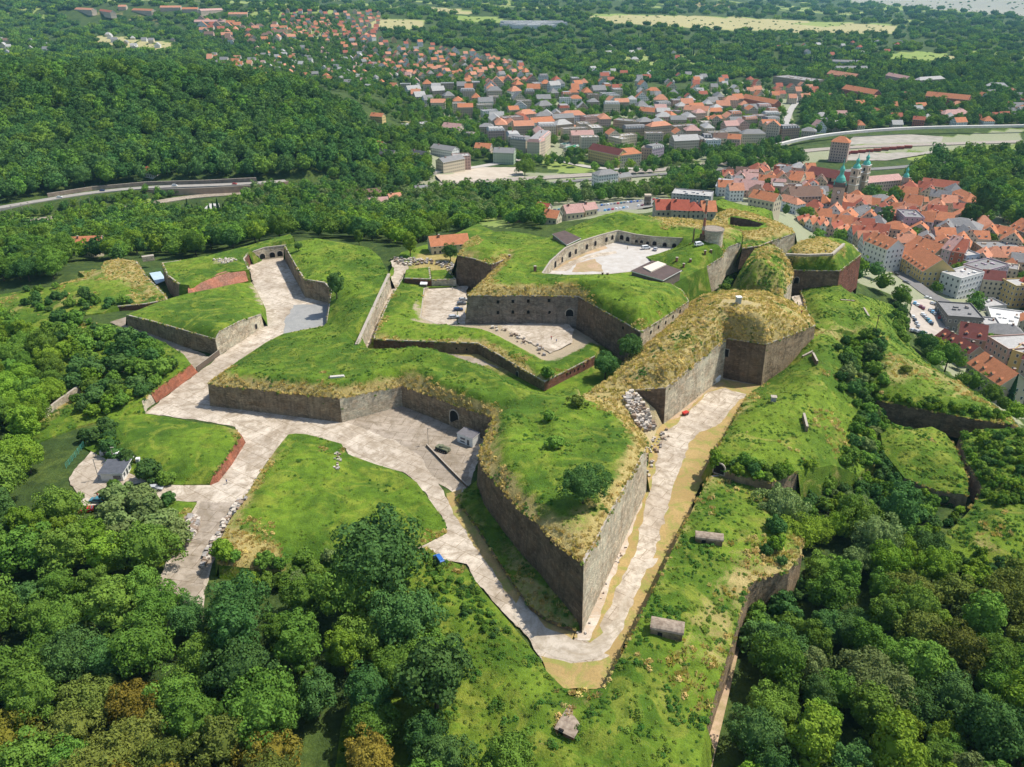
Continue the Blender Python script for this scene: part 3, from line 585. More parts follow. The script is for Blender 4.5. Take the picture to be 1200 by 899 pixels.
piece('bushy_rampart','rough green rampart covered in low bushes, at the right edge of the photo','rampart',
 [(1126,510,-4),(1150,503,-4),(1192,502,-3),(1260,500,-4),(1300,640,-4),(1210,660,-5),(1150,660,-7),(1120,660,-8),(1105,630,-7,.2),(1135,600,-6),(1152,575,-5,.2,.2),(1146,560,-4,.2),(1133,540,-4)],
 [[(1160,520,-1),(1220,530,0)],[(1170,560,-2),(1230,580,-1)],[(1190,620,-3,.3),(1150,640,-5,.4)]],walls=[(9,13,-12,STONE,{'coping':False}),],zlow=-14,res=1.7,amp=.8,seed=26,mat=ROUGH)
# --- moat floor
CON=[(300,306),(338,300),(360,346),(384,352),(400,360),(384,382),(335,391),(314,402),(278,426),(263,440),(250,474),(402,494),(472,475),(512,492),(530,492),(574,505),(562,540),(551,566),(536,584),(525,572),(513,566),(527,590),(548,618),(572,645),(590,672),(609,698),(622,712),(640,727),(660,745),(673,751),(679,738),(700,700),(720,655),(742,610),(752,575),(762,545),(768,500),(800,480),(845,440),(895,450),(880,459),(868,472),(850,500),(828,545),(800,600),(768,665),(742,722),(720,765),(709,803),(655,805),(640,782),(625,755),(600,728),(574,700),(556,678),(546,660),(530,658),(500,650),(485,640),(520,628),(524,618),(505,588),(488,565),(470,553),(440,545),(412,536),(404,525),(380,515),(360,509),(345,508),(336,512),(320,532),(302,560),(285,590),(268,618),(255,642),(246,668),(236,735),(170,735),(192,660),(206,630),(222,603),(232,588),(188,586),(160,583),(145,592),(96,592),(92,580),(120,578),(165,574),(200,567),(246,568),(262,542),(282,512),(275,500),(230,492),(170,484),(200,460),(230,438),(258,417),(312,379),(306,350),(296,330),(290,309)]
sheet('moat_paving',CON,.03,CONC)
flat('car_park_ground',[(110,524),(128,529),(165,538),(170,566),(120,572),(96,590),(80,560)],.04,CONC)
flat('lower_moat_paving',[(130,377),(148,371),(182,390),(250,420),(232,434),(205,421),(180,407),(150,391)],.05,CONCD)
flat('asphalt_pad',[(345,357),(384,357),(380,381),(332,391),(334,375)],.05,GREY)
flat('worn_paving',[(402,493),(472,475),(512,492),(530,494),(560,505),(552,540),(540,560),(520,566),(505,556),(495,535),(460,515)],.05,CONCD)
flat('worn_paving',[(498,528),(520,562),(530,576),(548,560),(555,540),(540,515)],.06,CONCD)
flat('worn_paving',[(206,640),(235,588),(300,588),(264,630),(246,668),(232,700),(190,700)],.05,CONCD)
flat('dry_verge',[(523,578),(542,574),(546,570),(537,583),(543,600),(560,622),(574,640),(591,667),(608,692),(623,713),(641,726),(660,734),(674,739),(671,749),(650,747),(638,742),(622,728),(605,710),(588,688),(572,662),(552,632),(535,606),(524,590)],.05,STRAW)
flat('dry_verge',[(636,768),(650,773),(678,777),(705,775),(722,765),(733,752),(718,790),(709,806),(655,808),(640,788)],.05,STRAW)
flat('verge_ground',[(674,746),(684,714),(712,668),(740,606),(752,577),(762,545),(770,503),(778,497),(812,470),(845,444),(893,452),(882,459),(873,468),(853,505),(833,540),(790,642),(764,698),(738,748),(716,770),(700,762),(690,752)],.042,STRAW)
flat('dry_verge',[(752,662),(762,657),(775,655),(760,688),(742,722),(730,745),(727,735),(740,700)],.05,STRAW)
flat('gravel_road',[(609,697),(640,735),(655,742),(673,751),(690,754),(708,742),(722,722),(748,665),(758,655),(770,654),(766,664),(750,672),(738,702),(728,738),(714,760),(700,770),(675,776),(650,772),(637,765),(620,748),(605,730),(600,722)],.07,GRAVEL)
flat('rubble_strip',[(676,742),(694,702),(715,655),(738,606),(751,578),(752,590),(742,620),(725,660),(708,702),(700,735),(690,752),(676,750)],.06,RUST)
flat('dry_verge',[(760,536),(770,500),(790,490),(800,494),(790,505),(775,530),(770,560),(758,590),(755,570)],.05,STRAW)
flat('dry_verge',[(806,522),(822,502),(832,502),(828,522),(812,560),(790,612),(776,648),(772,640),(785,600),(796,560)],.055,STRAW)
flat('dry_verge',[(840,446),(893,452),(884,459),(850,457)],.05,STRAW)
flat('moat_path',[(774,508),(792,498),(808,480),(830,460),(850,455),(874,462),(864,472),(850,490),(838,500),(818,506),(808,520),(798,547),(786,582),(775,620),(768,648),(754,676),(742,705),(728,735),(712,750),(704,732),(720,698),(735,668),(745,640),(752,610),(762,575),(770,540)],.06,CONC)
flat('dirt_ground',[(800,470),(838,446),(850,450),(826,462),(806,480),(795,490),(785,492)],.065,DIRT)
flat('dirt_ground',[(928,348),(942,345),(944,362),(950,385),(940,386),(935,365)],3.2,CONC)
None and flat('dirt_track',[(866,690),(877,688),(874,720),(862,760),(850,800),(838,840),(830,899),(815,899),(826,850),(838,805),(850,760),(858,720)],-5.2,DIRT)

# dry terraces and the ravine beyond the left wedge
piece('dry_terrace','dry straw terrace with a brick revetment beside a sunken ravine, above the wedge bastion','terrace',
 [(160,306,-1,.6),(170,322,-1,.5),(184,336,-1,.4),(193,345,-1,.4),(196,351,-1,.3),(170,356,-1,.3),(138,359,-1,.3),(120,366,-1.5,.3),(80,372,-2,.2),(20,380,-3),(-60,392,-4),(-60,345,-4,.2),(0,345,-4,.3),(60,336,-3.4,.4),(100,324,-3,.5),(92,318,-3,.5),(118,316,-2,.5),(122,306,-2,.6),(140,303,-1.5,.7)],
 [[(115,330,-1.6,.35),(150,322,-.8,.65),(172,340,-.8,.55)],[(60,345,-3,.1),(130,345,-1.6,.0),(150,345,-1,.5)],[(20,358,-3.4,.4),(100,352,-2,.5)],[(90,366,-3,.1),(130,360,-2.5,.1)]],
 walls=[(0,4,-7,STONE),(4,6,-6,REDST)],zlow=-9,res=1.8,amp=.5,seed=33,mat=ROUGH)
sheet('ravine_ground',[(150,310),(215,318),(232,345),(190,360),(160,356)],-6.5,grass_mat('ravine_grass',(.06,.11,.03),(.08,.13,.03),(.1,.14,.04),(.2,.17,.08),(.2,.16,.08),(.3,.26,.2)))
flat('straw_path',[(88,352),(130,342),(152,334),(160,330),(172,333),(160,338),(135,348),(96,358)],-.2,STRAW) if False else None
low_wall('moat_fence',[un(231,436,0),un(257.5,416,0)],2.2,.25,simple('old_boards',(.16,.12,.09),(.11,.085,.065),2),'dark board fence closing the side moat at the wedge bastion corner','fence')
low_wall('kerb_wall',[un(500,523,0),un(524,548,0),un(548,572,0)],.9,.35,DARK_SHADED,'low dark kerb wall beside the armoured vehicle on the worn paving')
low_wall('field_wall',[W(p) for p in ((53,488,.2),(72,473,.6),(93,458,1))],2.0,.8,PALE_LIT,'old pale stone wall half hidden by bushes on the shrubby bank')
low_wall('parapet',[un(*p) for p in ((921,298,20.2),(945,299,20.4),(975,298,20.4),(989,286,20.0))],.35,1.1,CONC,'pale stone kerb edging the straw platform of the brick bastion')
low_wall('parapet',[un(*p) for p in ((418,405,9.6),(437,363,9.8),(456,322,9.8))],.6,1.2,PALE_LIT,'long pale parapet along the sloping path above the tenaille')
# dark openings in the walls
DJK='inner_redoubt'
openings(DJK,4,6,[(583.6,353.6),(601,353),(619,352.6),(643.4,352),(656,351.7)],1.1,1.3,round_=False,frame=False)
openings(DJK,4,6,[(583.6,365.6),(601,365),(619,365),(644,365.4)],1.1,1.4,round_=True,frame=False)
openings(DJK,6,7,[(667.5,369)],3.0,5.2,'gate')
openings(DJK,10,11,[(762,389),(771,383)],.9,1.3,frame=False); openings(DJK,11,12,[(779.4,377.6),(788,371),(796.4,364.5)],.9,1.3,frame=False)
openings(DJK,8,9,[(731,384)],1,1.2,frame=False)
HC_=[W(p) for p in COURT]
openings(DJK,0,0,[(650,310)],2.0,3.2,'arch',wallseg=(HC_[1],HC_[2])); openings(DJK,0,0,[(667,298)],2.0,2.6,'arch',wallseg=(HC_[2],HC_[3])); openings(DJK,0,0,[(658,304)],1.6,2.6,'arch',wallseg=(HC_[1],HC_[2]))
openings(DJK,0,0,[(674,294.5)],1.6,2.4,'arch',wallseg=(HC_[2],HC_[3])); openings(DJK,0,0,[(687,289),(697,285)],1.7,2.4,'arch',wallseg=(HC_[3],HC_[4])); openings(DJK,0,0,[(710,280.5),(717,278)],1.7,2.2,'arch',wallseg=(HC_[4],HC_[5]))
openings(DJK,0,0,[(729,278),(736,280)],1.8,2.2,'arch',wallseg=(HC_[5],HC_[6])); openings(DJK,0,0,[(746,282.5),(752,283),(759,284.5)],1.4,1.4,'arch',wallseg=(HC_[6],HC_[7])); openings(DJK,0,0,[(767,285),(779,286.5),(790,287.5)],1.9,2.0,'arch',wallseg=(HC_[7],HC_[8]))
openings('tenaille',5,6,[(607,438)],1.2,2.0,'niche'); openings('tenaille',6,7,[(664,438),(668,436.5)],.5,1.0,frame=False); openings('tenaille',7,8,[(673,434),(677,432.3),(684,428.7)],.5,1.0,frame=False)
openings('tenaille',2,3,[(535,408),(547,409)],.6,.8,frame=False)
openings('straw_bastion',2,3,[(850.5,422)],1.5,9.0,'sally_port',round_=False)
openings('outer_rampart',14,15,[(533,488)],3.4,4.6,'gate')
openings('outer_rampart',15,16,[(550,487)],1.2,1.6,frame=False) if False else None
openings('wedge_bastion',6,7,[(299,382.5)],1.3,2.2,'door')
openings('right_glacis',7,8,[(843,549)],3.0,3.2,'tunnel_mouth')
openings('brick_bastion',0,1,[(933,329)],2.2,3.6,'gate')
cw=bpy.data.objects['casemate_wall']; PIECES['cw']=(cw,[],Vector((0,0,0)))
A_=W(T(291,309,297)); B_=W(T(312,304,290)); C_=W(T(338,301,287))
openings('cw',0,0,[(300,302.5),(307,300.5)],3.0,3.0,'arch',wallseg=(A_,B_)); openings('cw',0,0,[(319,298.5),(328,297)],2.6,2.8,'arch',wallseg=(B_,C_))
# ================================================================ the land: one sheet to the horizon
LAND=[ # px,py,z : below and around the fort
(-600,1500,-8),(0,1500,-6),(600,1500,-4),(1200,1500,-8),(1800,1500,-8),(-500,1000,-10),(-100,950,-8),(150,880,-7),(350,900,-5),(500,870,-4),(640,860,-2),(830,840,-7),(860,720,-7),(900,899,-7),(1000,800,-8),(1199,899,-9),(1400,950,-10),
(0,760,-5),(150,720,-3),(250,720,-2),(400,720,-2),(0,640,-2),(60,590,-.5),(90,600,-.1),(240,700,-.1),(180,705,-.1),(210,660,-.1),(200,720,-.6),(300,640,-.5),(460,700,-1),(560,720,-.5),(620,760,-.5),(700,790,-.5),
(100,560,-.1),(150,600,-.1),(60,500,-1),(-200,560,-8),(-500,650,-20),(180,480,-.1),(300,460,-.1),(300,560,-.1),(450,520,-.1),(560,600,-.1),(650,700,-.1),(720,640,-.1),(800,520,-.1),(870,450,-.1),(600,400,-.1),(500,350,-.1),(420,300,-.1),(330,320,-.1),(270,400,-.1),(240,420,-.1),(150,380,-.5),(700,350,-.1),(850,330,0),(800,400,-.1),(960,470,-4),(930,560,-3),(900,620,-5),(960,620,-7),(880,660,-7),(900,380,-1),(935,370,2.4),(935,330,0),
(1000,560,-9),(1060,600,-11),(1140,560,-12),(1060,495,-11),(1130,520,-12),(1100,680,-9),(1200,700,-8),(1350,650,-8),(1300,560,-14),(1060,760,-9),
(0,400,-3),(80,360,-3),(60,320,-5),(130,330,-4),(180,325,-6),(200,350,-7),(210,312,-9),(0,330,-8),(-200,400,-15),(-600,400,-35),
(280,290,-2),(350,280,0),(420,284,1),(470,290,2.5),(540,283,3),(600,268,2),(660,262,2),(730,246,2),(800,252,4),(850,245,6),(900,245,2),
# behind the fort: the valley
(0,285,-25),(100,282,-25),(200,280,-25),(330,270,-18),(430,272,-18),(500,276,-14),(560,262,-16),(640,255,-25),(700,246,-32),(760,240,-38),(850,232,-36),(930,250,-36),
(0,260,-38),(150,258,-38),(300,258,-36),(450,255,-38),(560,245,-40),(660,240,-42),(780,228,-45),
(0,246,-37),(60,241,-38),(130,238,-39),(200,235,-40),(250,243,-42),(-100,240,-33),(0,236,-33),(100,224,-33),(170,219,-33),(240,217,-33),(300,214,-34),(340,212,-35),(380,208,-37),(-100,226,-26),(460,215,-46),(560,210,-48),(700,210,-50),(860,200,-52),(1000,165,-52),(1199,158,-52),(1500,150,-52),
# town to the right of the fort
(940,300,-28),(985,330,-24),(1020,330,-30),(1060,350,-36),(1080,400,-40),(1120,440,-40),(1180,480,-38),(1230,520,-34),(960,265,-42),(1050,300,-46),(1130,340,-48),(1199,380,-48),(1199,300,-50),(1000,215,-50),(1100,220,-52),(1300,300,-50),(1400,450,-50),(1600,500,-50),
# wooded hill upper left
(0,222,-22),(100,210,-22),(250,208,-24),(370,200,-30),(0,170,-12),(120,165,-12),(250,165,-13),(350,170,-16),(420,185,-30),(0,130,10),(120,122,14),(260,124,8),(360,138,-4),(440,160,-30),(0,90,34),(130,78,42),(250,84,36),(340,104,16),(400,120,-14),
(-400,200,-14),(-400,120,16),
# behind the hill and up the town slope
(0,66,-14),(150,62,-16),(300,70,-22),(430,100,-36),(480,140,-44),(560,180,-48),(650,190,-50),(520,110,-40),(600,100,-40),(700,120,-44),(800,130,-48),(900,110,-48),(1000,100,-48),(1199,110,-50),
(0,55,-25),(200,50,-15),(350,48,-15),(500,60,-28),(650,60,-40),(850,70,-45),(1050,70,-48),(1199,70,-50),
(0,30,-10),(300,24,10),(600,30,-10),(900,38,-30),(1199,40,-50),(0,8,40),(300,5,50),(560,8,30),(800,10,-10),(1000,14,-40),(1199,18,-50),(-400,60,-20),(-400,20,20),(1600,60,-50),(1600,20,-40),
]
FARW=[(-9000,9000,60),(-4000,9000,90),(0,9000,70),(3000,9000,0),(9000,9000,-20),(-30000,30000,60),(0,30000,0),(30000,30000,0),(-30000,8000,0),(30000,8000,-40),(-6000,30000,40),(-3000,300,-40),(3000,300,-50),(-3000,1500,-40),(3000,2000,-50),(-3000,20,-40),(3000,20,-40),(-400,-200,-10),(400,-200,-10),(0,-60,-6),(-3000,-300,-30),(3000,-300,-30)]
def wuv(x,y): 
    r=np.hypot(x,y+300.0); return np.stack([np.arctan2(x,y+300.0)*1.0,np.log(r)],-1)
cpts=np.array([un(*p) for p in LAND]+list(FARW),float)
CUV=wuv(cpts[:,0],cpts[:,1]); 
_r=cdt(CUV*100,[],[],0)
RV=np.array([(v.x,v.y) for v in _r[0]])/100; RZ=np.array([cpts[s[0],2] if s else 0 for s in _r[3]])[:,None]
NU,NV=520,620
ua=np.linspace(-1.25,1.25,NU)
# rows: fine near the fort, coarse to the horizon
va=np.log(np.concatenate([np.linspace(180,1100,400,endpoint=False),np.geomspace(1100,38000,220)]))
UU,VV=np.meshgrid(ua,va,indexing='ij')
ZG=bary(RV,_r[2],RZ,np.stack([UU.ravel(),VV.ravel()],1))[:,0].reshape(NU,NV)
if np.isnan(ZG).any():
    bad=np.isnan(ZG); ZG[bad]=-30
for _ in range(5):
    Zp=np.pad(ZG,1,mode='edge'); ZG=(Zp[1:-1,1:-1]*2+Zp[:-2,1:-1]+Zp[2:,1:-1]+Zp[1:-1,:-2]+Zp[1:-1,2:])/6
RR=np.exp(VV); XX=RR*np.sin(UU); YY=RR*np.cos(UU)-300.0
far=np.clip((RR-750)/1500,0,1)
ZG=ZG+far*(fbm(XX,YY,420,4,50)*26+fbm(XX,YY,1800,2,60)*50*np.clip((RR-2500)/4000,0,1))
HWY=[(-380,290,-31.5),(-200,267,-31.5),(-60,253,-31.5),(0,243.5,-31.5),(60,233,-31.5),(110,225,-31.5),(170,219.5,-31.5),(240,217.5,-31.5),(300,215,-32),(335,212,-33)]
LOWR=[(-380,312,-37),(-200,288,-37),(-60,270,-37),(0,263,-37),(60,256,-37),(120,248,-37),(170,240,-37),(215,231,-37),(260,228,-37),(330,224,-38),(400,218,-40)]
RAIL=[(440,228,-45),(470,224,-45),(520,217,-45),(580,212,-45),(660,207,-45),(740,202,-46),(800,197,-47),(860,190,-48),(910,182,-49),(950,176,-49),(1010,172,-49),(1199,166,-49),(1300,163,-49)]
for pts_,wd_ in ((HWY,13),(LOWR,12),(RAIL,14)):
    Q_=[un(*p) for p in pts_]; best=np.full(ZG.shape,1e9); zt=np.zeros(ZG.shape)
    for a_,b_ in zip(Q_[:-1],Q_[1:]):
        ex,ey=b_[0]-a_[0],b_[1]-a_[1]; t_=np.clip(((XX-a_[0])*ex+(YY-a_[1])*ey)/(ex*ex+ey*ey),0,1)
        d_=np.hypot(XX-a_[0]-t_*ex,YY-a_[1]-t_*ey); k_=d_<best; best[k_]=d_[k_]; zt[k_]=(a_[2]+(b_[2]-a_[2])*t_)[k_]
    w_=np.clip((best-wd_)/22,0,1); w_=w_*w_*(3-2*w_); ZG=ZG*w_+(zt-.4)*(1-w_)
def gz(x,y):
    uv=wuv(np.asarray(x,float),np.asarray(y,float))
    i=np.clip(np.interp(uv[...,0],ua,np.arange(NU)),0,NU-1.001); j=np.clip(np.interp(uv[...,1],va,np.arange(NV)),0,NV-1.001)
    i0=i.astype(int);j0=j.astype(int);a=i-i0;b=j-j0
    return (ZG[i0,j0]*(1-a)+ZG[i0+1,j0]*a)*(1-b)+(ZG[i0,j0+1]*(1-a)+ZG[i0+1,j0+1]*a)*b
vs=np.stack([XX.ravel(),YY.ravel(),ZG.ravel()],1)
def clearing(x,y): return (fbm(x,y,330,3,91)>.30)
I=np.arange(NU*NV).reshape(NU,NV)
fs=np.stack([I[:-1,:-1].ravel(),I[1:,:-1].ravel(),I[1:,1:].ravel(),I[:-1,1:].ravel()],1)
# field masks: pixel polygons on the land, projected, become dry / bare / meadow attributes
px_=np.stack(pj(vs[:,0],vs[:,1],vs[:,2])[:2],1); dep_=pj(vs[:,0],vs[:,1],vs[:,2])[2]
def zone(poly,val,arr):
    k=inpoly(px_,poly)&(dep_>10); arr[k]=val
gd=np.full(len(vs),.12); gb=np.zeros(len(vs)); gm=np.zeros(len(vs))
for p in ([(105,14),(200,22),(195,28),(120,20)],): zone(p,.6,gd)
MEADOW=[[(35,14),(62,16),(64,23),(36,20)],[(0,52),(20,55),(20,62),(0,60)],[(230,58),(240,58),(240,66)],[(690,18),(700,16),(780,18),(850,20),(1050,30),(1048,40),(960,40),(800,32),(700,26)],[(535,18),(580,20),(600,28),(540,26)],[(440,22),(500,24),(498,34),(445,36),(430,30)],[(500,8),(560,12),(550,18),(510,14)],[(1040,62),(1085,60),(1125,66),(1120,72),(1090,72),(1040,74)],[(640,185),(700,195),(700,203),(660,203),(635,192)],[(108,42),(150,44),(160,54),(110,52)],[(140,45),(205,50),(200,60),(145,62)],[(550,255),(600,255),(598,268),(552,262)],[(0,255),(95,252),(180,232),(180,238),(100,256),(0,264)],[(1070,232),(1090,232),(1090,240),(1070,242)],[(1000,165),(1160,160),(1199,165),(1199,200),(1060,185),(1020,180)],[(470,140),(520,146),(515,158),(480,156)]]
for p in MEADOW: zone(p,1.0,gm)
for p in [[(690,18),(780,18),(850,20),(1050,30),(1048,40),(960,40),(800,32),(700,26)],[(440,22),(500,24),(498,34),(445,36),(430,30)],[(500,8),(560,12),(550,18),(510,14)],[(780,0),(860,6),(860,10),(780,6)],[(108,42),(150,44),(160,54),(110,52)],[(140,45),(205,50),(200,60),(145,62)],[(1100,64),(1125,66),(1120,72)],[(470,140),(520,146),(515,158),(480,156)]]: zone(p,.75,gd)
for p in [[(990,-40),(1500,-40),(1500,19),(1199,19),(1080,10),(1000,4)]]: zone(p,.9,gb)
zone([(960,-60),(1500,-60),(1500,20),(1199,18),(1100,14),(1000,10)],1.0,gm)
# bare town ground
k_=clearing(vs[:,0],vs[:,1])&(np.hypot(vs[:,0],vs[:,1])>1500); gm[k_]=1; gd[k_]=.45
TOWNP=[[(500,130),(560,160),(640,185),(830,190),(930,170),(930,120),(880,95),(800,110),(700,120),(560,110)],[(840,210),(900,190),(1000,205),(1060,215),(1199,250),(1199,505),(1150,465),(1100,428),(1072,395),(1045,345),(1000,330),(930,280),(850,240)],[(640,232),(780,222),(800,245),(640,262)],[(490,165),(560,200),(700,205),(900,180),(1199,150),(1199,170),(960,190),(860,215),(640,225),(490,225)]]
for p in TOWNP: zone(p,.62,gb); zone(p,.8,gm)
gmat=grass_mat('land_cover',(.05,.085,.022),(.075,.115,.026),(.11,.15,.03),(.36,.30,.13),(.26,.22,.09),(.36,.33,.29),amp=.3,fine=.7)
# meadow attribute lightens the wood floor into open grass
nt=gmat.node_tree; b=nt.nodes['Principled BSDF']; cl=b.inputs['Base Color'].links[0].from_socket
n1=noise(nt,.02,4); mead=mix(nt,n1,(.16,.26,.05),(.28,.30,.09))
dryc=mix(nt,ramp(nt,attr(nt,'dry'),.4,.7),mead,(.36,.32,.15))
mf=ramp(nt,math_(nt,'ADD',attr(nt,'meadow'),math_(nt,'MULTIPLY',math_(nt,'SUBTRACT',noise(nt,.008,5,rough=.65),.5),1.6)),.4,.65)
c2=mix(nt,math_(nt,'MULTIPLY',mf,math_(nt,'SUBTRACT',1.0,attr(nt,'bare'))),cl,dryc); nt.links.new(c2,b.inputs['Base Color'])
me=attr_mesh('ground',vs,[tuple(f) for f in fs.tolist()],gd,gb,gmat)
at=me.attributes.new('meadow','FLOAT','POINT'); at.data.foreach_set('value',gm.astype(np.float32))
link('ground',me,kind='structure')
GROUND=(vs,fs)
def bvh(list_):
    V=[];Fc=[];n=0
    for v,f in list_:
        V+= [tuple(q) for q in v]; Fc+=[tuple(int(k)+n for k in t) for t in f]; n+=len(v)
    return BVHTree.FromPolygons(V,Fc)
# near part of the land only for fast tracing
BV_T=bvh([GROUND]); BV_A=bvh([GROUND]+SURF)
CO=Vector((0,0,CH))
def hit(px,py,bv=None):
    d=Vector(ray(px,py)).normalized(); h=(bv or BV_A).ray_cast(CO,d)
    return h[0]
def drop(x,y,bv=None):
    h=(bv or BV_A).ray_cast(Vector((x,y,400)),Vector((0,0,-1))); return h[0].z if h[0] else float(gz(x,y))
ROADS=[]
def road(name,pts,width,mat,lift=.12,z=None,bv=None,kerb=None):
    """pts: pixel centre line; follows the land"""
    C=[]
    for p in pts:
        if len(p)>2: C.append(np.array(un(*p)))
        else:
            h=hit(p[0],p[1],bv or BV_T); C.append(np.array(h if h else un(p[0],p[1],-50)))
    D,_=densify([tuple(c) for c in C],6 if C[0][1]<900 else 15,closed=False)
    for _ in range(12): D[1:-1]=.5*D[1:-1]+.25*(D[2:]+D[:-2])
    vs=[];uv=[];fs=[]
    ws=width if hasattr(width,'__len__') else (width,width)
    for i,p in enumerate(D):
        e=D[min(i+1,len(D)-1)]-D[max(i-1,0)]; L=math.hypot(e[0],e[1]); n=np.array([-e[1]/L,e[0]/L,0]); w=ws[0]+(ws[1]-ws[0])*i/len(D)
        zz=max(p[2],*(float(gz(*(p+n*w*k)[:2])) for k in (-.5,0,.5)))+lift if z is None else z
        a=p+n*w/2; c=p-n*w/2
        for q in ((a[0],a[1],zz-3),(a[0],a[1],zz),(c[0],c[1],zz),(c[0],c[1],zz-3)): vs.append(q)
    for i in range(len(D)-1):
        for k in range(3): fs.append((4*i+k,4*i+k+1,4*i+5+k,4*i+4+k))
    me=mesh(name,vs,fs,[mat]); 
    SURF.append((np.array(vs),fs)); ROADS.append((np.array(vs),fs))
    return link(name,me,kind='structure'),D
# ================================================================ roads of the valley
_,HW=road('road',HWY,8.5,simple('highway_grey',(.33,.30,.265),(.27,.25,.22),.2),lift=.3)
road('road',LOWR,11,CONCD,lift=.3)
road('bridge_deck',[(228,263,-36),(240,250,-36),(251,239,-36.4)],8,simple('bridge_concrete',(.50,.48,.45),(.42,.40,.37),.4),lift=.3)
road('railway_bed',RAIL,13,simple('ballast',(.36,.31,.26),(.28,.24,.2),.5),lift=.5)
road('road',[(640,216),(700,210),(770,205),(850,199),(905,190)],8,ASPH,lift=.5)
def side(pts,off,z): 
    out=[]
    Q=[un(*p) for p in pts]
    for i,p in enumerate(Q):
        a_=Q[max(i-1,0)];b_=Q[min(i+1,len(Q)-1)]; ex,ey=b_[0]-a_[0],b_[1]-a_[1]; L=math.hypot(ex,ey); out.append((p[0]-ey/L*off,p[1]+ex/L*off,z))
    return out
low_wall('retaining_wall',side(HWY[4:9],9,-32),3.2,1.0,simple('brown_cut_rock',(.36,.27,.2),(.24,.18,.14),.25),'brown rock faced retaining wall along the upper side of the valley highway')
low_wall('retaining_wall',side(HWY[6:10],-8,-36.5),5.0,1.0,simple('tan_revetment',(.42,.30,.21),(.33,.24,.17),.3),'tan stone revetment carrying the valley highway above the lower road')
road('railway_platform',[(898,174,-48),(925,166,-48),(960,159,-48),(1010,154,-48),(1070,150,-48),(1199,148,-48),(1300,147,-48)],4.5,simple('pale_platform',(.62,.59,.54),(.52,.49,.45),.3),lift=2.0)
road('road',[(940,205),(1000,200),(1060,196),(1110,190),(1200,176),(1300,168)],10,ASPH,lift=.5)
road('road',[(918,170),(920,150),(925,130),(940,115),(930,100)],9,simple('street_grey',(.42,.40,.37),(.36,.34,.31),.3),lift=.4)
road('road',[(1040,306),(1060,328),(1080,345),(1098,352),(1120,362)],8,ASPH,lift=.4)
road('road',[(500,205),(560,196),(600,188),(640,184),(690,197),(760,200)],9,simple('street_pale',(.46,.42,.37),(.40,.36,.32),.3),lift=.4)
road('road',[(1060,205),(1110,200),(1160,215),(1200,222)],5,DIRT,lift=.3)
sheet_z=lambda name,pts,mat,dz=.4:sheet(name,[(p[0],p[1],(hit(p[0],p[1],BV_T) or Vector(un(p[0],p[1],-48))).z+dz) for p in pts],-45,mat)
sheet_z('car_park_ground',[(1068,352),(1085,350),(1126,366),(1110,386),(1096,394),(1066,388)],simple('lot_pale',(.46,.40,.335),(.37,.32,.27),.3),.8)
sheet_z('car_park_ground',[(645,246),(690,240),(770,232),(775,240),(720,250),(655,256)],simple('lot_grey',(.27,.25,.22),(.21,.2,.18),.3),.8)
sheet_z('rail_yard_ground',[(510,205),(560,196),(612,196),(614,208),(560,214),(520,216)],simple('yard_tan',(.50,.43,.34),(.42,.35,.27),.1),.5)
sheet_z('rail_yard_ground',[(1000,160),(1060,157),(1105,160),(1100,178),(1040,188),(990,188),(985,175)],simple('yard_grey',(.38,.34,.29),(.27,.25,.2),.1),.6)
road('dirt_track',[(873,688),(869,715),(858,755),(848,795),(838,835),(826,880),(815,930)],3.6,DIRT,lift=.25)
BV_T2=bvh(ROADS); BV_A=bvh([GROUND]+SURF)
# ================================================================ buildings
MC={}
def wallmat(c,win=True,fl=3.0,bay=2.7):
    k=('w',c,win)
    if k in MC: return MC[k]
    m,nt,b=newmat('plaster_%d'%len(MC),.9)
    n=noise(nt,.35,4); n2=noise(nt,.05,2)
    cc=mix(nt,ramp(nt,n,.35,.7,0,.35),c,sc_(c,.72))
    if win:
        uv=nt.nodes.new('ShaderNodeUVMap').outputs[0]; s=nt.nodes.new('ShaderNodeSeparateXYZ'); nt.links.new(uv,s.inputs[0])
        fu=math_(nt,'FRACT',math_(nt,'DIVIDE',s.outputs[0],bay)); fv=math_(nt,'FRACT',math_(nt,'DIVIDE',s.outputs[1],fl))
        a=math_(nt,'MULTIPLY',math_(nt,'GREATER_THAN',fu,.32),math_(nt,'LESS_THAN',fu,.70))
        d=math_(nt,'MULTIPLY',math_(nt,'GREATER_THAN',fv,.30),math_(nt,'LESS_THAN',fv,.78))
        e=math_(nt,'MULTIPLY',math_(nt,'MULTIPLY',a,d),math_(nt,'GREATER_THAN',s.outputs[1],.05))
        cc=mix(nt,e,cc,(.05,.055,.07)); nt.links.new(math_(nt,'SUBTRACT',.9,math_(nt,'MULTIPLY',e,.6)),b.inputs['Roughness'])
    col(nt,b,cc); MC[k]=m; return m
def roofmat(c,tile=True):
    k=('r',c)
    if k in MC: return MC[k]
    m,nt,b=newmat('roof_cover_%d'%len(MC),.85)
    n=noise(nt,.5,4,rough=.7); uv=nt.nodes.new('ShaderNodeUVMap').outputs[0]
    br=nt.nodes.new('ShaderNodeTexBrick'); nt.links.new(uv,br.inputs['Vector']); br.inputs['Scale'].default_value=1; br.inputs['Brick Width'].default_value=.6; br.inputs['Row Height'].default_value=.45
    br.inputs['Mortar Size'].default_value=.05; br.inputs['Color1'].default_value=(.8,.8,.8,1);br.inputs['Color2'].default_value=(1,1,1,1);br.inputs['Mortar'].default_value=(.5,.5,.5,1)
    cc=mix(nt,ramp(nt,n,.35,.7,0,.6),c,sc_(c,.6)); cc=mix(nt,.7,cc,mix(nt,1.0,cc,br.outputs['Color'],'MULTIPLY'))
    col(nt,b,cc); MC[k]=m; return m
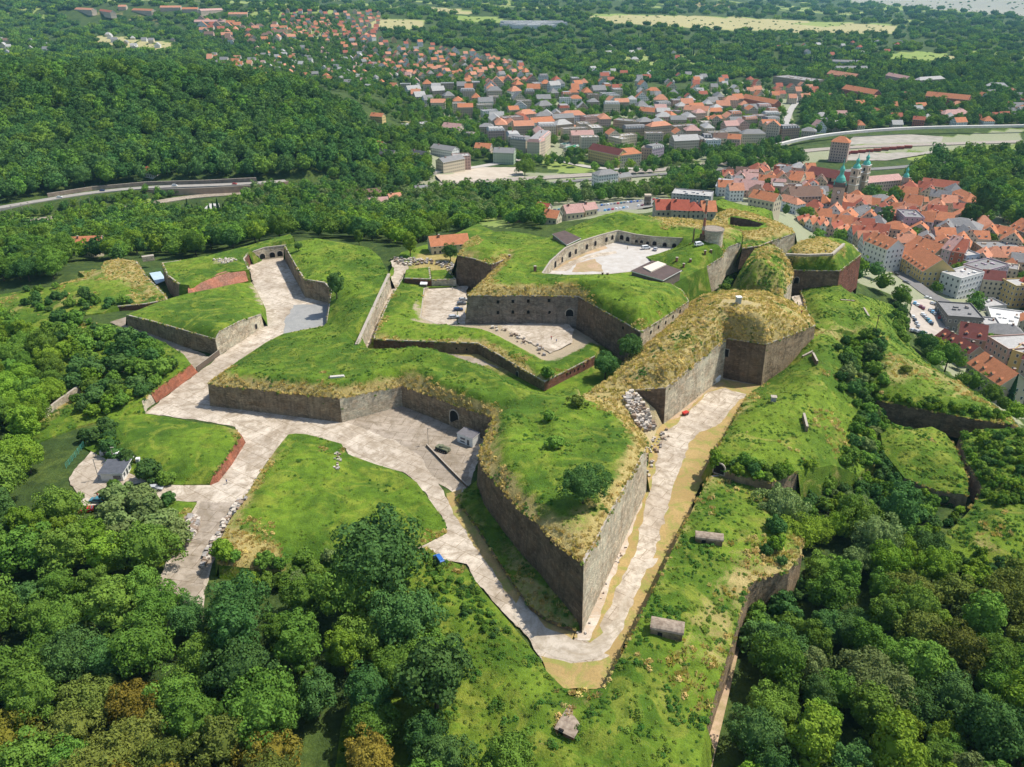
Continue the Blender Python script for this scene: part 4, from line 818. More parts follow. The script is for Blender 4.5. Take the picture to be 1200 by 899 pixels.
RC={'orange':(.60,.235,.115),'red':(.44,.14,.085),'salmon':(.66,.30,.18),'darkred':(.20,.065,.055),'grey':(.30,.29,.28),'darkgrey':(.13,.13,.135),'brown':(.24,.15,.11),'palegrey':(.52,.50,.47),'white':(.78,.77,.74),'green':(.06,.38,.22),'pink':(.60,.36,.31),'teal':(.16,.36,.33),'scarlet':(.46,.12,.075)}
WC={'cream':(.62,.53,.38),'white':(.74,.72,.68),'yellow':(.62,.46,.20),'pink':(.56,.38,.31),'lilac':(.45,.36,.40),'grey':(.42,.41,.40),'tan':(.45,.35,.25),'brick':(.42,.15,.10),'brown':(.30,.22,.16),'green':(.42,.50,.34),'blue':(.42,.48,.54),'sand':(.55,.45,.34),'darkgrey':(.22,.21,.20)}
RN={'scarlet':'bright red','palegrey':'pale grey','darkgrey':'dark grey','darkred':'dark red'}
def wall_mb(w,d,h,roof,pitch):
    m=MB(); x0,x1=-w/2,w/2; zb=-6
    off=(w%2.7)/2; offd=(d%2.7)/2
    def face(a,b,L,o):
        m.quad([(a[0],a[1],zb),(b[0],b[1],zb),(b[0],b[1],h),(a[0],a[1],h)],0,[(-o,zb),(L-o,zb),(L-o,h),(-o,h)])
    face((x0,0),(x1,0),w,off); face((x1,0),(x1,d),d,offd); face((x1,d),(x0,d),w,off); face((x0,d),(x0,0),d,offd)
    if roof=='gable':
        r=d/2*pitch
        m.quad([(x1,0,h),(x1,d,h),(x1,d/2,h+r)],0,[(-offd,h),(d-offd,h),(d/2-offd,h+r)]); m.quad([(x0,d,h),(x0,0,h),(x0,d/2,h+r)],0,[(-offd,h),(d-offd,h),(d/2-offd,h+r)])
    if roof=='gabley':
        r=w/2*pitch
        m.quad([(x0,0,h),(x1,0,h),(0,0,h+r)],0,[(-off,h),(w-off,h),(w/2-off,h+r)]); m.quad([(x1,d,h),(x0,d,h),(0,d,h+r)],0,[(-off,h),(w-off,h),(w/2-off,h+r)])
    return m
def roof_mb(w,d,h,roof,pitch,rnd):
    m=MB(); o=.45; x0,x1=-w/2,w/2; t=.22
    def slab(p):  # roof plane with thickness
        m.quad(p,0); q=[(a,b,c-t) for a,b,c in p]; m.quad(q[::-1],1)
        for i in range(len(p)): 
            j=(i+1)%len(p); m.quad([q[i],q[j],p[j],p[i]],1)
    ch=[]
    if roof=='gable':
        r=d/2*pitch; e=-o*pitch
        slab([(x0-o,-o,h+e+t),(x1+o,-o,h+e+t),(x1+o,d/2,h+r+t),(x0-o,d/2,h+r+t)]); slab([(x1+o,d+o,h+e+t),(x0-o,d+o,h+e+t),(x0-o,d/2,h+r+t),(x1+o,d/2,h+r+t)])
        ch=[(x0*.5,d*.42,h+r*.8),(x1*.6,d*.6,h+r*.75)]
    elif roof=='gabley':
        r=w/2*pitch; e=-o*pitch
        slab([(x0-o,d+o,h+e+t),(x0-o,-o,h+e+t),(0,-o,h+r+t),(0,d+o,h+r+t)]); slab([(x1+o,-o,h+e+t),(x1+o,d+o,h+e+t),(0,d+o,h+r+t),(0,-o,h+r+t)])
        ch=[(w*.15,d*.6,h+r*.7)]
    elif roof=='hip':
        s=min(w,d)/2; r=s*pitch; e=-o*pitch+t; 
        if w>=d: A,B_=(x0+s,d/2,h+r+t),(x1-s,d/2,h+r+t)
        else: A,B_=(0,s,h+r+t),(0,d-s,h+r+t)
        c=[(x0-o,-o,h+e),(x1+o,-o,h+e),(x1+o,d+o,h+e),(x0-o,d+o,h+e)]
        if w>=d: 
            if w-d<.1: A=B_=(0,d/2,h+r+t)
            for p in ([c[0],c[1],B_,A],[c[1],c[2],B_],[c[2],c[3],A,B_],[c[3],c[0],A]):
                m.quad([q for i,q in enumerate(p) if q not in p[:i]],0)
        else:
            for p in ([c[0],c[1],A],[c[1],c[2],B_,A],[c[2],c[3],B_],[c[3],c[0],A,B_]): m.quad(p,0)
        m.quad(c[::-1],1); ch=[(w*.2,d*.5,h+r*.75)]
    elif roof=='mansard':
        i=1.6; k=3.2; c=[(x0-.2,-.2,h),(x1+.2,-.2,h),(x1+.2,d+.2,h),(x0-.2,d+.2,h)]; q=[(x0+i,i,h+k),(x1-i,i,h+k),(x1-i,d-i,h+k),(x0+i,d-i,h+k)]
        for a in range(4): b=(a+1)%4; m.quad([c[a],c[b],q[b],q[a]],0)
        m.quad(q,2); ch=[(w*.2,d*.5,h+k),(-w*.25,d*.4,h+k)]
        n=int(w/3.2)
        for a in range(n):
            x=x0+(a+.5)*w/n; m.box((x,.55,h+1.3),(1.2,1.1,1.6),0,1)
    else:
        m.quad([(x0,0,h-.5),(x1,0,h-.5),(x1,d,h-.5),(x0,d,h-.5)],2)
        for (a,b,c_,d_) in ((0,.15,w,.3),(0,d-.15,w,.3)): m.box((a,b,h),(c_,d_,.5),0,1)
        for s in (-1,1): m.box((s*(w/2-.15),d/2,h),(.3,d-.6,.5),0,1)
        for a in range(int(w*d/90)+1): m.box((rnd.uniform(x0*.7,x1*.7),rnd.uniform(.25*d,.75*d),h-.1),(rnd.uniform(.8,2.5),rnd.uniform(.8,2),rnd.uniform(.5,1.2)),0,1)
        ch=[(x1*.5,d*.7,h-.4)]
    return m,ch
CH_ME={}
def chimney_me(hc):
    if hc not in CH_ME:
        m=MB(); m.box((0,0,hc/2),(.7,1.0,hc),0,0); m.box((0,0,hc+.1),(.9,1.2,.25),0,1); CH_ME[hc]=m.me('chimney',[simple('chimney_brick',(.38,.17,.11),(.28,.13,.1),3),COPE])
    return CH_ME[hc]
_w=MB(); _w.box((0,-.05,0),(1.25,.14,1.7),0,0); _w.quad([(-.5,-.13,-.72),(.5,-.13,-.72),(.5,-.13,.72),(-.5,-.13,.72)],1)
GLASS=simple('window_glass',(.05,.06,.08),(.09,.1,.12),.3,rough=.15,b_=0,spec=.6); WHITE=simple('white_paint',(.75,.74,.7),(.65,.64,.6),2)
WIN_ME=_w.me('window',[WHITE,GLASS])
def _dorm(c):
    m=MB(); m.box((0,.9,.45),(1.5,2.2,1.5),0,0); m.quad([(-.45,-.23,.1),(.45,-.23,.1),(.45,-.23,.95),(-.45,-.23,.95)],1)
    for s in (-1,1): m.quad([(s*.95,-.4,1.1),(s*.95,2.4,1.1),(0,2.4,1.75),(0,-.4,1.75)][::-s],2)
    m.quad([(-.75,-.2,1.2),(.75,-.2,1.2),(0,-.2,1.7)],0)
    return m.me('dormer',[WHITE,GLASS,roofmat(c)])
DORMER=[_dorm(RC['orange']),_dorm(RC['grey'])]
HC={}
HOUSES=[]     # x,y,rot,w,d occupancy
HLAB=[]
def size_word(w,h): return 'tall' if h>13 else ('long' if w>24 else ('small' if w<11 and h<7 else 'low' if h<5 else ''))
def pct(x,y,z):
    p=pj(x,y,z); return p[0]/1200*100,p[1]/899*100
USED=set()
_ones='zero one two three four five six seven eight nine ten eleven twelve thirteen fourteen fifteen sixteen seventeen eighteen nineteen'.split(); _tens='x x twenty thirty forty fifty sixty seventy eighty ninety'.split()
def say(v):
    v=max(0,min(99.5,v)); n=int(v); s_=_ones[n] if n<20 else _tens[n//10]+('-'+_ones[n%10] if n%10 else '')
    return s_+('-and-a-half' if v-n>=.5 else '')
def unique(base,x,y,z):
    a,b=pct(x,y,z)
    for da,db,h in [(0,0,1),(0,0,2)]+[(i*.5,j*.5,2) for i in (0,1,-1,2,-2,3,4,5) for j in (0,1,-1,2,-2,3,-3)]:
        ra=round(a*h)/h+da; rb=round(b*h)/h+db
        s='{}, {} percent across, {} down the photo'.format(base,say(ra),say(rb))
        if s.lower() not in USED: USED.add(s.lower()); return s
    return s
def building(x,y,z,rot,w,d,h,roof,rc,wc,name='house',label=None,pitch=.8,windows=False,chim=1,rnd=random,cat='house',group=None,shared=True,simple_=False):
    key=(round(w),round(d),round(h),roof,rc,wc,round(pitch,1),windows)
    w,d,h=key[:3] if shared else (w,d,h)
    if key not in HC or not shared:
        wm=wall_mb(w,d,h,roof,pitch).me('wall',[wallmat(WC[wc],not windows)])
        rb,ch=roof_mb(w,d,h,roof,pitch,random.Random(hash(key[:3])&255)); flatc=RC[rc] if rc in('palegrey','white','grey','green','teal') else (.36,.34,.33)
        rm=rb.me('roof',[roofmat(RC[rc]),WHITE if roof!='flat' else wallmat(WC[wc],False),roofmat(flatc)])
        HC[key]=(wm,rm,ch)
    wm,rm,ch=HC[key]
    root=empty(name,(x,y,z),rot,label=label,cat=cat,group=group)
    link('wall',wm,root); ro=link('roof',rm,root)
    if windows and roof in('gable','hip','gabley') and h>5:
        nd=max(1,int((w if roof!='gabley' else d)/4.5)); s_=(d if roof!='gabley' else w)/2
        for q in range(nd):
            t_=-.5+(q+.5)/nd
            if roof=='hip': t_*=.5
            if roof=='gabley': lc,rz_=(w*.5-1.6,d/2+t_*d,h+1.0*pitch),math.pi/2
            else: lc,rz_=(t_*w,1.6,h+1.0*pitch),0
            link('dormer',DORMER[rc in('grey','darkgrey','palegrey')],ro,loc=lc,rz=rz_)
    for c in ch[:chim]: link('chimney',chimney_me(1.8 if roof!='flat' else 1.4),ro,loc=(c[0],c[1],c[2]-.3))
    if windows:
        nf=max(1,int(h/3.1)); cnt=0
        for (ox,oy,L,a) in ((0,0,w,0),(w/2,d/2,d,math.pi/2),(-w/2,d/2,d,-math.pi/2)):
            nb=max(1,int(L/3.0))
            for f in range(nf):
                for b in range(nb):
                    if cnt>=96: break
                    s=-L/2+(b+.5)*L/nb
                    px,py=ox+s*math.cos(a),oy+s*math.sin(a)
                    link('window',WIN_ME,root,loc=(px,py,1.9+f*(h-.4)/nf),rz=a); cnt+=1
    HOUSES.append((x-math.sin(rot)*d/2,y+math.cos(rot)*d/2,max(w,d)*.55))
    return root
def bline(ax,ay,bx,by,d,h,roof,rc,wc,label,z=None,**k):
    """building from the two ends of its visible front base line"""
    mx,my=(ax+bx)/2,(ay+by)/2
    if z is None:
        g=hit(mx,my,BV_T); z=g.z
    A=un(ax,ay,z); B=un(bx,by,z); w=math.hypot(B[0]-A[0],B[1]-A[1]); rot=math.atan2(B[1]-A[1],B[0]-A[0])
    z2=min(float(gz(A[0],A[1])),float(gz(B[0],B[1])),z)
    return building((A[0]+B[0])/2,(A[1]+B[1])/2,z,rot,w,d,h,roof,rc,wc,label=label,shared=False,**k)
NB=[ # right foreground of the town
(1044,312,1077,336,20,10,'gable','orange','yellow','long yellow house with orange tiled roof and dark dormer band facing the street'),
(1079,336,1101,333,14,8,'hip','brown','sand','brown corner building with a rounded slate roof beside the long yellow house'),
(1119,354,1146,346,13,15,'flat','palegrey','white','white five storey apartment block with blank gable beside the square car park'),
(1147,346,1175,338,15,16,'flat','grey','lilac','lilac grey apartment block directly right of the white five storey block'),
(1167,352,1183,361,18,14,'flat','palegrey','yellow','yellow apartment block between the lilac block and the crimson roofed house'),
(1187,354,1212,366,16,14,'gable','scarlet','brick','crimson roofed house with dark red walls at the right edge'),
(1107,317,1124,320,18,14,'gable','red','brick','narrow brick red town house between lilac gable and blue grey block'),
(1098,314,1108,317,20,14,'gable','pink','lilac','narrow lilac gabled town house left of the brick red one'),
(1127,320,1143,318,16,12,'flat','palegrey','blue','blue grey flat roofed block behind the white apartment block'),
(1144,330,1176,327,16,10,'flat','grey','grey','grey flat roofed block behind the lilac apartments'),
(1106,388,1148,391,22,9,'flat','grey','darkgrey','dark grey flat roofed block with a rooftop box beside the car park'),
(1151,367,1178,365,12,4,'flat','palegrey','grey','low teal grey flat pavilion below the yellow apartments'),
(1162,388,1206,394,28,4,'flat','white','white','broad low hall with an off-white flat roof at the right edge'),
(1150,392,1170,394,12,6,'flat','palegrey','grey','grey flat extension beside the low white hall'),
(1093,408,1131,430,9,7,'gable','darkred','tan','long low tan building with a dark red roof along the crest of the slope'),
(1118,415,1149,420,14,10,'gable','darkred','tan','tan three storey house with maroon roof below the dark grey block'),
(1148,424,1172,440,24,14,'flat','palegrey','pink','pale pink apartment block with a wide flat roof behind the orange roofed house'),
(1176,441,1191,446,18,14,'flat','palegrey','yellow','ochre walled flat roofed block beside the pale pink apartments'),
(1189,447,1206,452,14,12,'gable','darkred','grey','maroon roofed grey house behind the dark conifer at right'),
(1128,446,1165,473,14,9,'gable','orange','cream','cream house with a bright orange roof and skylights above the green slope'),
(1192,472,1216,478,12,8,'gable','orange','pink','pink house with orange roof behind the dark conifer'),
(1008,306,1034,317,14,14,'gable','orange','white','white town house with orange gables below the church square'),
(970,189,991,191,14,21,'hip','orange','pink','tall blank pink block with orange roof beside the railway yard'),
(1078,224,1120,229,14,6,'gable','red','cream','long low cream building with crimson roof among park trees'),
(1106,241,1128,252,14,11,'hip','orange','lilac','lilac villa with orange roof and dormers left of the big park tree'),
(1055,279,1078,280,22,16,'flat','grey','lilac','mauve windowed tower block with grey roof right of the square trees'),
(1098,279,1145,286,22,9,'hip','grey','sand','wide sand coloured building with grey hipped roof below the park tree'),
(1132,292,1157,293,12,8,'gable','orange','cream','cream house with orange roof between grey roofs'),
(1158,284,1178,288,12,8,'gable','orange','cream','smaller cream house with orange roof below the park'),
(1180,262,1206,269,15,8,'hip','darkred','tan','tan villa with dark red hipped roof at the right edge'),
(1179,280,1206,292,16,10,'gable','orange','brown','brown house with orange roof at the right edge below the villa'),
(1150,305,1200,306,20,8,'flat','grey','tan','broad grey flat roof with white skylight at right'),
(1172,314,1203,315,12,9,'gable','salmon','cream','cream house with light orange roof at the right edge'),
(1078,266,1098,268,14,8,'hip','orange','cream','cream house with orange pyramid roof behind the mauve tower block'),
(1060,300,1090,312,16,8,'gable','orange','cream','house with large orange roof behind the long yellow house'),
(1032,262,1056,270,18,9,'hip','salmon','sand','sand coloured corner house with pinkish hipped roof near the square'),
(1020,246,1046,247,14,8,'hip','grey','cream','cream house with grey hipped roof beside the monastery garden'),
(990,250,1018,252,14,9,'gable','salmon','cream','cream house with pale orange roof right of the clock tower'),
(988,262,1014,266,14,8,'gable','grey','grey','grey roofed house below the clock tower'),
(1014,262,1030,266,12,9,'gable','darkgrey','white','white house with dark slate roof right of the clock tower'),
(1068,243,1087,243,8,5,'gable','orange','sand','orange roofed shed beside the small lawn'),
(925,248,960,247,16,12,'gable','brown','tan','tan gabled house with brown roof left of the clock tower'),
(904,232,940,234,16,10,'flat','darkgrey','tan','dark roofed market building below the orange roofed cluster'),
(922,222,936,224,16,9,'gable','orange','cream','orange roofed house in the cluster left of the church, lower one'),
(938,222,953,222,14,9,'gable','orange','cream','orange roofed house closest to the church front'),
(905,206,925,209,14,10,'flat','red','brick','red brick block by the station road'),
(926,208,944,209,14,9,'hip','palegrey','cream','cream classical building beside the red brick block'),
(870,208,888,212,18,8,'hip','red','cream','broad rust roofed house at the north tip of the old town'),
(856,229,890,233,18,6,'gable','pink','pink','long pink roofed market hall north of the fort'),
(838,226,853,228,14,6,'gable','white','white','white gabled hall beside the pink market hall'),
(876,244,905,250,10,7,'gable','orange','cream','cream row house with orange roof below the fort outwork'),
(905,244,932,252,10,8,'hip','salmon','white','white row house with red dormered roof below the fort outwork'),
(786,238,832,242,18,8,'flat','palegrey','grey','long grey flat roofed school north of the fort'),
(785,262,805,263,12,8,'gable','scarlet','sand','sand house with bright red roof right behind the fort crest'),
(806,263,822,263,12,8,'hip','scarlet','sand','sand house with bright red hipped roof behind the fort crest'),
(822,262,838,262,12,7,'gable','orange','cream','cream house with orange roof behind the round tower'),
(768,260,785,260,12,7,'gable','scarlet','sand','red roofed sand house beside the tall grey tower'),
(627,252,641,254,9,5,'gable','scarlet','cream','crimson roofed cottage by the valley car park'),
(636,262,652,264,9,4,'gable','orange','cream','bright orange roofed cottage below the crimson one'),
(664,258,684,256,10,4,'gable','pink','cream','cream barn with pale pink roof beside the car park'),
(686,254,700,252,8,4,'gable','pink','cream','small pink roofed barn beside the car park'),
(506,300,550,296,10,5,'gable','orange','cream','long farmhouse with bright orange roof behind the car yard trees'),
(84,300,120,298,12,5,'gable','orange','cream','orange roofed farmhouse hidden among big trees at left'),
(108,303,122,299,10,5,'gabley','orange','cream','cross wing with steep orange roof among the trees at left'),
(166,208,179,209,8,6,'hip','scarlet','white','little white villa with red roof alone under the wooded hill'),
(488,232,502,231,9,7,'gable','grey','grey','grey roofed signal house below the railway'),
(432,246,456,244,9,5,'gable','pink','cream','low cream house with pinkish roof below the railway at left'),
(458,242,472,240,9,6,'gable','salmon','sand','sand cottage with salmon roof beside the valley road'),
(420,236,448,233,9,5,'gable','brown','cream','cream roadside house with brown roof'),
(597,262,612,261,6,3,'gable','grey','brown','small grey roofed barn in the dry meadow'),
(689,189,724,197,14,13,'gable','darkred','yellow','long yellow and red facade building with dark red roof by the market'),
(724,197,751,194,14,13,'hip','orange','cream','cream corner building with orange roof at the end of the long facade'),
(701,221,724,218,12,12,'hip','grey','white','white four storey house with grey hipped roof beside the railway'),
(726,217,740,215,10,7,'gable','grey','cream','low cream annex of the white railway house'),
(622,186,632,187,16,18,'mansard','pink','sand','sand mansion with pink mansard roof near the market, left one'),
(632,187,645,175,14,18,'mansard','pink','cream','tall cream corner house with pink mansard roof near the market'),
(598,178,616,180,14,14,'mansard','grey','cream','cream town house with grey mansard roof left of the market'),
(578,192,602,193,14,12,'gable','grey','green','pale green gabled house beside the rail yard'),
(712,172,728,176,12,12,'flat','palegrey','cream','cream apartment block with light flat roof, left half'),
(728,172,746,170,12,12,'flat','palegrey','cream','cream apartment block with light flat roof, right half'),
(718,153,748,156,18,13,'flat','grey','tan','large brown block with grey flat roof above the market'),
(749,156,766,155,16,13,'hip','grey','brown','brown block with grey roof next to the market blocks'),
(798,175,821,177,12,13,'hip','grey','brown','brown tenement with grey roof above the railway trees'),
(822,175,834,175,12,13,'mansard','darkgrey','darkgrey','dark slate mansard house between brown and cream tenements'),
(834,175,850,176,12,13,'gable','brown','cream','cream tenement left of the orange roofed pink one'),
(850,176,866,177,12,13,'gable','orange','pink','pink tenement with orange roof above the railway trees'),
(750,191,763,192,14,16,'flat','grey','tan','tan blank gabled tenement beside the railway'),
(763,192,777,189,12,15,'mansard','grey','lilac','mauve tenement with mansard roof beside the railway'),
(870,166,895,167,12,8,'gable','grey','yellow','low ochre building with grey roof left of the station tower house'),
(895,167,911,168,12,20,'gabley','orange','sand','tall gabled sand building with orange roof at the station street'),
(914,167,935,166,14,16,'mansard','darkgrey','brown','dark brown corner tenement right of the station street'),
(938,163,955,164,14,10,'hip','grey','sand','sand tenement with grey roof above the railway'),
(868,123,906,131,13,11,'gable','orange','brick','long red school with orange roof above the station street'),
(800,140,828,142,14,13,'gable','salmon','cream','cream twin tower apartment house above the dark wall'),
(828,148,846,146,10,8,'gable','orange','cream','orange roofed house beside the dark retaining wall'),
(758,115,773,115,12,11,'hip','orange','white','white villa with orange hipped roof at the wood edge'),
(748,138,770,140,12,9,'gable','orange','cream','row of cream houses with orange roofs above the market blocks'),
(772,143,786,145,12,10,'hip','orange','cream','cream house with orange hipped roof right of that row'),
(905,98,948,104,40,13,'flat','pink','tan','large tan slab block with pinkish flat roof near the woods'),
(985,112,1022,119,16,11,'gable','orange','brick','brick hospital with orange roof among dark trees, left one'),
(1082,121,1132,126,16,11,'gable','orange','brick','brick hospital with orange roof and white gable among dark trees'),
(1036,96,1060,101,12,12,'gable','pink','pink','pink barrack block between dark trees'),
(1076,101,1106,99,12,10,'hip','palegrey','sand','sand barrack with pale roof between dark trees'),
(1155,107,1180,108,14,9,'hip','palegrey','white','white villa with pale roof at the wood edge at right'),
(975,76,1012,77,12,7,'gable','grey','grey','grey long barrack at the wood edge, upper one'),
(980,84,1016,84,12,7,'gable','grey','grey','grey long barrack at the wood edge, lower one'),
(968,92,1000,97,16,9,'gable','salmon','brick','brick barrack with salmon roof among conifers'),
(1105,142,1135,141,14,9,'hip','pink','pink','pink hipped office beside the railway'),
(1068,148,1082,149,10,9,'gable','red','brick','narrow red brick gatehouse beside the railway'),
(475,153,505,150,12,6,'flat','palegrey','white','long white flat roofed works hall on the wooded slope'),
(434,142,448,143,9,6,'gable','orange','yellow','yellow cottage with orange roof alone on the wooded slope'),
(432,175,446,178,9,6,'gable','orange','cream','orange roofed cottage above the dark roofed villas'),
(440,186,460,188,10,5,'gable','darkgrey','brown','dark roofed wooden villa above the railway, left one'),
(478,186,498,189,10,5,'gable','darkgrey','cream','dark roofed villa above the railway, right one'),
(520,205,545,200,12,12,'gable','grey','cream','grey roofed cream tenement at the rail yard end'),
(532,200,552,199,14,14,'flat','palegrey','pink','salmon pink tenement behind the rail yard'),
(505,182,530,186,12,8,'gable','grey','white','long white building with grey roof behind the rail yard'),
(556,182,574,183,12,8,'gable','orange','sand','sand house with orange dormered roof above the rail yard'),
(518,160,538,162,12,11,'gable','pink','cream','cream house with pinkish half hipped roof on the lower slope'),
(538,166,554,167,11,10,'flat','grey','sand','sand cube house beside the cream one'),
(562,163,579,163,12,14,'hip','grey','tan','tan tower like tenement on the lower slope'),
]
for i,b in enumerate(NB):
    near=b[1]>255 and b[0]>950 or b[0]>1090 and b[1]>230
    ap=b[5]>11 or b[6]=='flat'
    lab=b[9]; USED.add(lab.lower()); assert len(lab.split())<=16,lab
    o=bline(*b[:9],lab,windows=near,name='apartment_block' if b[5]>=12 else 'house',cat='building',chim=2 if near else 1,pitch=.75 if b[7]!='grey' else .55)
    h_=b[5]
# old town row houses with gables to the street
ROW=[(927,272),(934,274),(941,276),(950,279),(958,280),(966,281),(974,283),(982,285),(990,287),(997,292),(1003,297),(1009,303)]
rr=random.Random(5)
for i in range(len(ROW)-1):
    (ax,ay),(bx,by)=ROW[i],ROW[i+1]; c=['red','salmon','orange','red','salmon'][i%5]; wc=['cream','yellow','white','sand','white','pink'][i%6]
    l='{} gabled row house with {} roof, {} from the left below the clock tower'.format(wc,RN.get(c,c),['first','second','third','fourth','fifth','sixth','seventh','eighth','ninth','tenth','eleventh'][i])
    bline(ax,ay,bx,by,14,8+rr.random()*2,'gabley',c,wc,l,name='row_house',cat='row house',group='gabled row houses below the clock tower',windows=False,pitch=1.15,z=-42)
# ---------------------------------------------------------------- automatic suburbs
AUTO=[ # polygon, tries, spacing, size range w,d,h, roofs, walls, place name, street angle
([(330,14),(445,16),(440,48),(380,52),(330,40)],900,28,(9,14),(9,12),(6,9),['red','orange','salmon','red'],['cream','white','sand'],'in the upper hillside suburb',.2),
([(402,45),(470,50),(560,66),(610,80),(625,98),(560,104),(500,96),(440,84),(400,66)],2500,28,(9,13),(9,11),(7,10),['orange','red','salmon','orange','grey','salmon'],['cream','white','yellow','sand'],'in the red roofed hillside suburb',.35),
([(300,55),(400,60),(470,86),(500,104),(420,106),(330,86),(300,76)],1000,31,(8,13),(8,10),(4,7),['grey','salmon','pink','orange','palegrey'],['cream','white','grey'],'in the lower garden suburb',-.2),
([(235,26),(330,36),(345,50),(300,56),(240,48)],350,38,(14,26),(11,13),(9,11),['red','orange','salmon','brown'],['cream','white','pink'],'in the upper villa quarter',.1),
([(240,66),(300,74),(320,92),(300,98),(245,84)],160,34,(12,18),(10,12),(5,7),['orange','salmon','grey'],['cream','white'],'on the near edge of the wooded hill',0),
([(470,104),(560,104),(640,96),(700,104),(760,120),(760,136),(700,132),(640,150),(600,156),(560,142),(500,128)],1500,29,(13,22),(11,14),(8,14),['orange','red','grey','salmon','palegrey','grey'],['cream','white','sand','tan'],'in the upper town',.1),
([(580,150),(640,140),(700,148),(760,156),(800,160),(870,158),(880,172),(800,180),(740,172),(690,178),(650,172),(610,176),(575,170)],1800,27,(18,32),(12,15),(11,17),['grey','palegrey','pink','salmon','grey','palegrey','orange'],['cream','tan','sand','white','pink','cream'],'in the dense middle town',.15),
([(690,84),(860,96),(870,112),(800,125),(700,104)],500,38,(10,16),(9,12),(6,9),['orange','grey','red','palegrey'],['white','cream'],'along the far wood edge',.1),
([(770,128),(860,122),(910,135),(905,160),(860,156),(800,152),(770,145)],900,26,(14,24),(11,14),(9,14),['orange','grey','salmon','palegrey','pink'],['cream','sand','pink','tan'],'in the station quarter',.05),
([(880,96),(905,105),(935,104),(960,112),(950,124),(905,120),(870,112)],300,28,(11,15),(10,12),(7,9),['salmon','red','orange'],['cream','sand'],'beside the far slab block',.1),
([(955,140),(1060,132),(1140,136),(1199,132),(1199,148),(1080,149),(1000,154),(955,160)],500,30,(12,20),(9,12),(5,8),['grey','orange','red','pink','palegrey'],['cream','white','sand'],'above the curved platform',-.05),
([(955,116),(1060,118),(1199,110),(1199,130),(1060,130),(960,132)],250,42,(12,20),(10,13),(6,9),['grey','orange','salmon'],['cream','white'],'among the trees above the railway',0),
([(842,214),(905,205),(962,208),(960,240),(905,240),(850,236)],1500,15,(9,15),(9,12),(7,10),['orange','salmon','red','grey','brown','pink'],['cream','white','sand','tan'],'in the north end of the old town',-.25),
([(925,244),(960,238),(1040,245),(1052,262),(1050,290),(1030,300),(1000,286),(950,268)],1500,15,(10,16),(9,13),(8,10),['orange','salmon','grey','red','orange'],['cream','white','sand','pink'],'around the clock tower',-.45),
([(1060,226),(1125,235),(1130,260),(1180,290),(1200,330),(1130,322),(1085,300),(1060,262)],1500,15,(10,17),(10,14),(7,10),['orange','grey','salmon','orange','red'],['cream','lilac','sand','pink'],'right of the mauve tower block',-.5),
([(1040,284),(1075,290),(1120,300),(1110,314),(1060,304)],400,14,(10,14),(10,12),(8,10),['orange','orange','salmon'],['cream','pink'],'behind the long yellow house',-.5),
([(1150,330),(1230,340),(1240,470),(1190,450),(1160,410),(1150,370)],300,20,(12,18),(10,14),(9,13),['grey','darkred','orange','palegrey'],['cream','grey','tan'],'at the right edge of the town',-.5),
([(0,48),(60,52),(65,60),(0,66)],80,40,(9,14),(8,10),(4,6),['grey','brown','palegrey'],['white','cream'],'at the far left edge',0),
([(120,42),(205,48),(200,58),(145,62)],110,45,(10,16),(9,11),(4,7),['darkgrey','grey','palegrey'],['white','cream'],'in the far clearing at left',.1),
([(880,58),(940,52),(1060,52),(1050,66),(960,70)],40,60,(10,16),(9,11),(5,8),['grey','red','palegrey'],['white','cream'],'far off among the woods',.1),
([(700,56),(780,58),(800,72),(720,74)],60,70,(10,20),(9,11),(5,8),['palegrey','red','grey'],['white','cream'],'far off in the woods above town',.1),
([(1170,120),(1240,120),(1240,140),(1170,146)],60,40,(12,16),(10,12),(7,9),['grey','red'],['cream','white'],'at the far right edge',.1)]
CAND=[]
def occupied(x,y,r):
    return any((x-a)**2+(y-b)**2<(r+c*.75)**2 for a,b,c in HOUSES)
arr=random.Random(11)
def rand_in(poly,rnd):
    xs=[p[0] for p in poly]; ys=[p[1] for p in poly]
    while True:
        x,y=rnd.uniform(min(xs),max(xs)),rnd.uniform(min(ys),max(ys))
        if inpoly(np.array([[x,y]]),poly)[0]: return x,y
for poly,tries,spc,wr,dr,hr,roofs,walls,where,ang in AUTO:
    pts=[]
    for _ in range(tries):
        x,y=rand_in(poly,arr); h=hit(x,y,BV_T)
        if not h: continue
        if any((h.x-a)**2+(h.y-b)**2<spc*spc for a,b in pts): continue
        w=arr.uniform(*wr); d=arr.uniform(*dr); hh=arr.uniform(*hr)
        if occupied(h.x,h.y,max(w,d)*.36): continue
        q=BV_T2.ray_cast(Vector((h.x,h.y,300)),Vector((0,0,-1)))[0]
        if q: continue
        pts.append((h.x,h.y)); rot=ang+arr.choice([0,0,math.pi/2,.3])+arr.uniform(-.12,.12)
        CAND.append((math.hypot(h.x,h.y),h.x,h.y,h.z,rot,w,d,hh,arr.choice(['gable','gable','hip','gabley']) if hh<11 else arr.choice(['gable','hip','flat','mansard']),arr.choice(roofs),arr.choice(walls),where))
        HOUSES.append((h.x,h.y,max(w,d)*.5))
CAND.sort()
far_w={};
nnamed=0
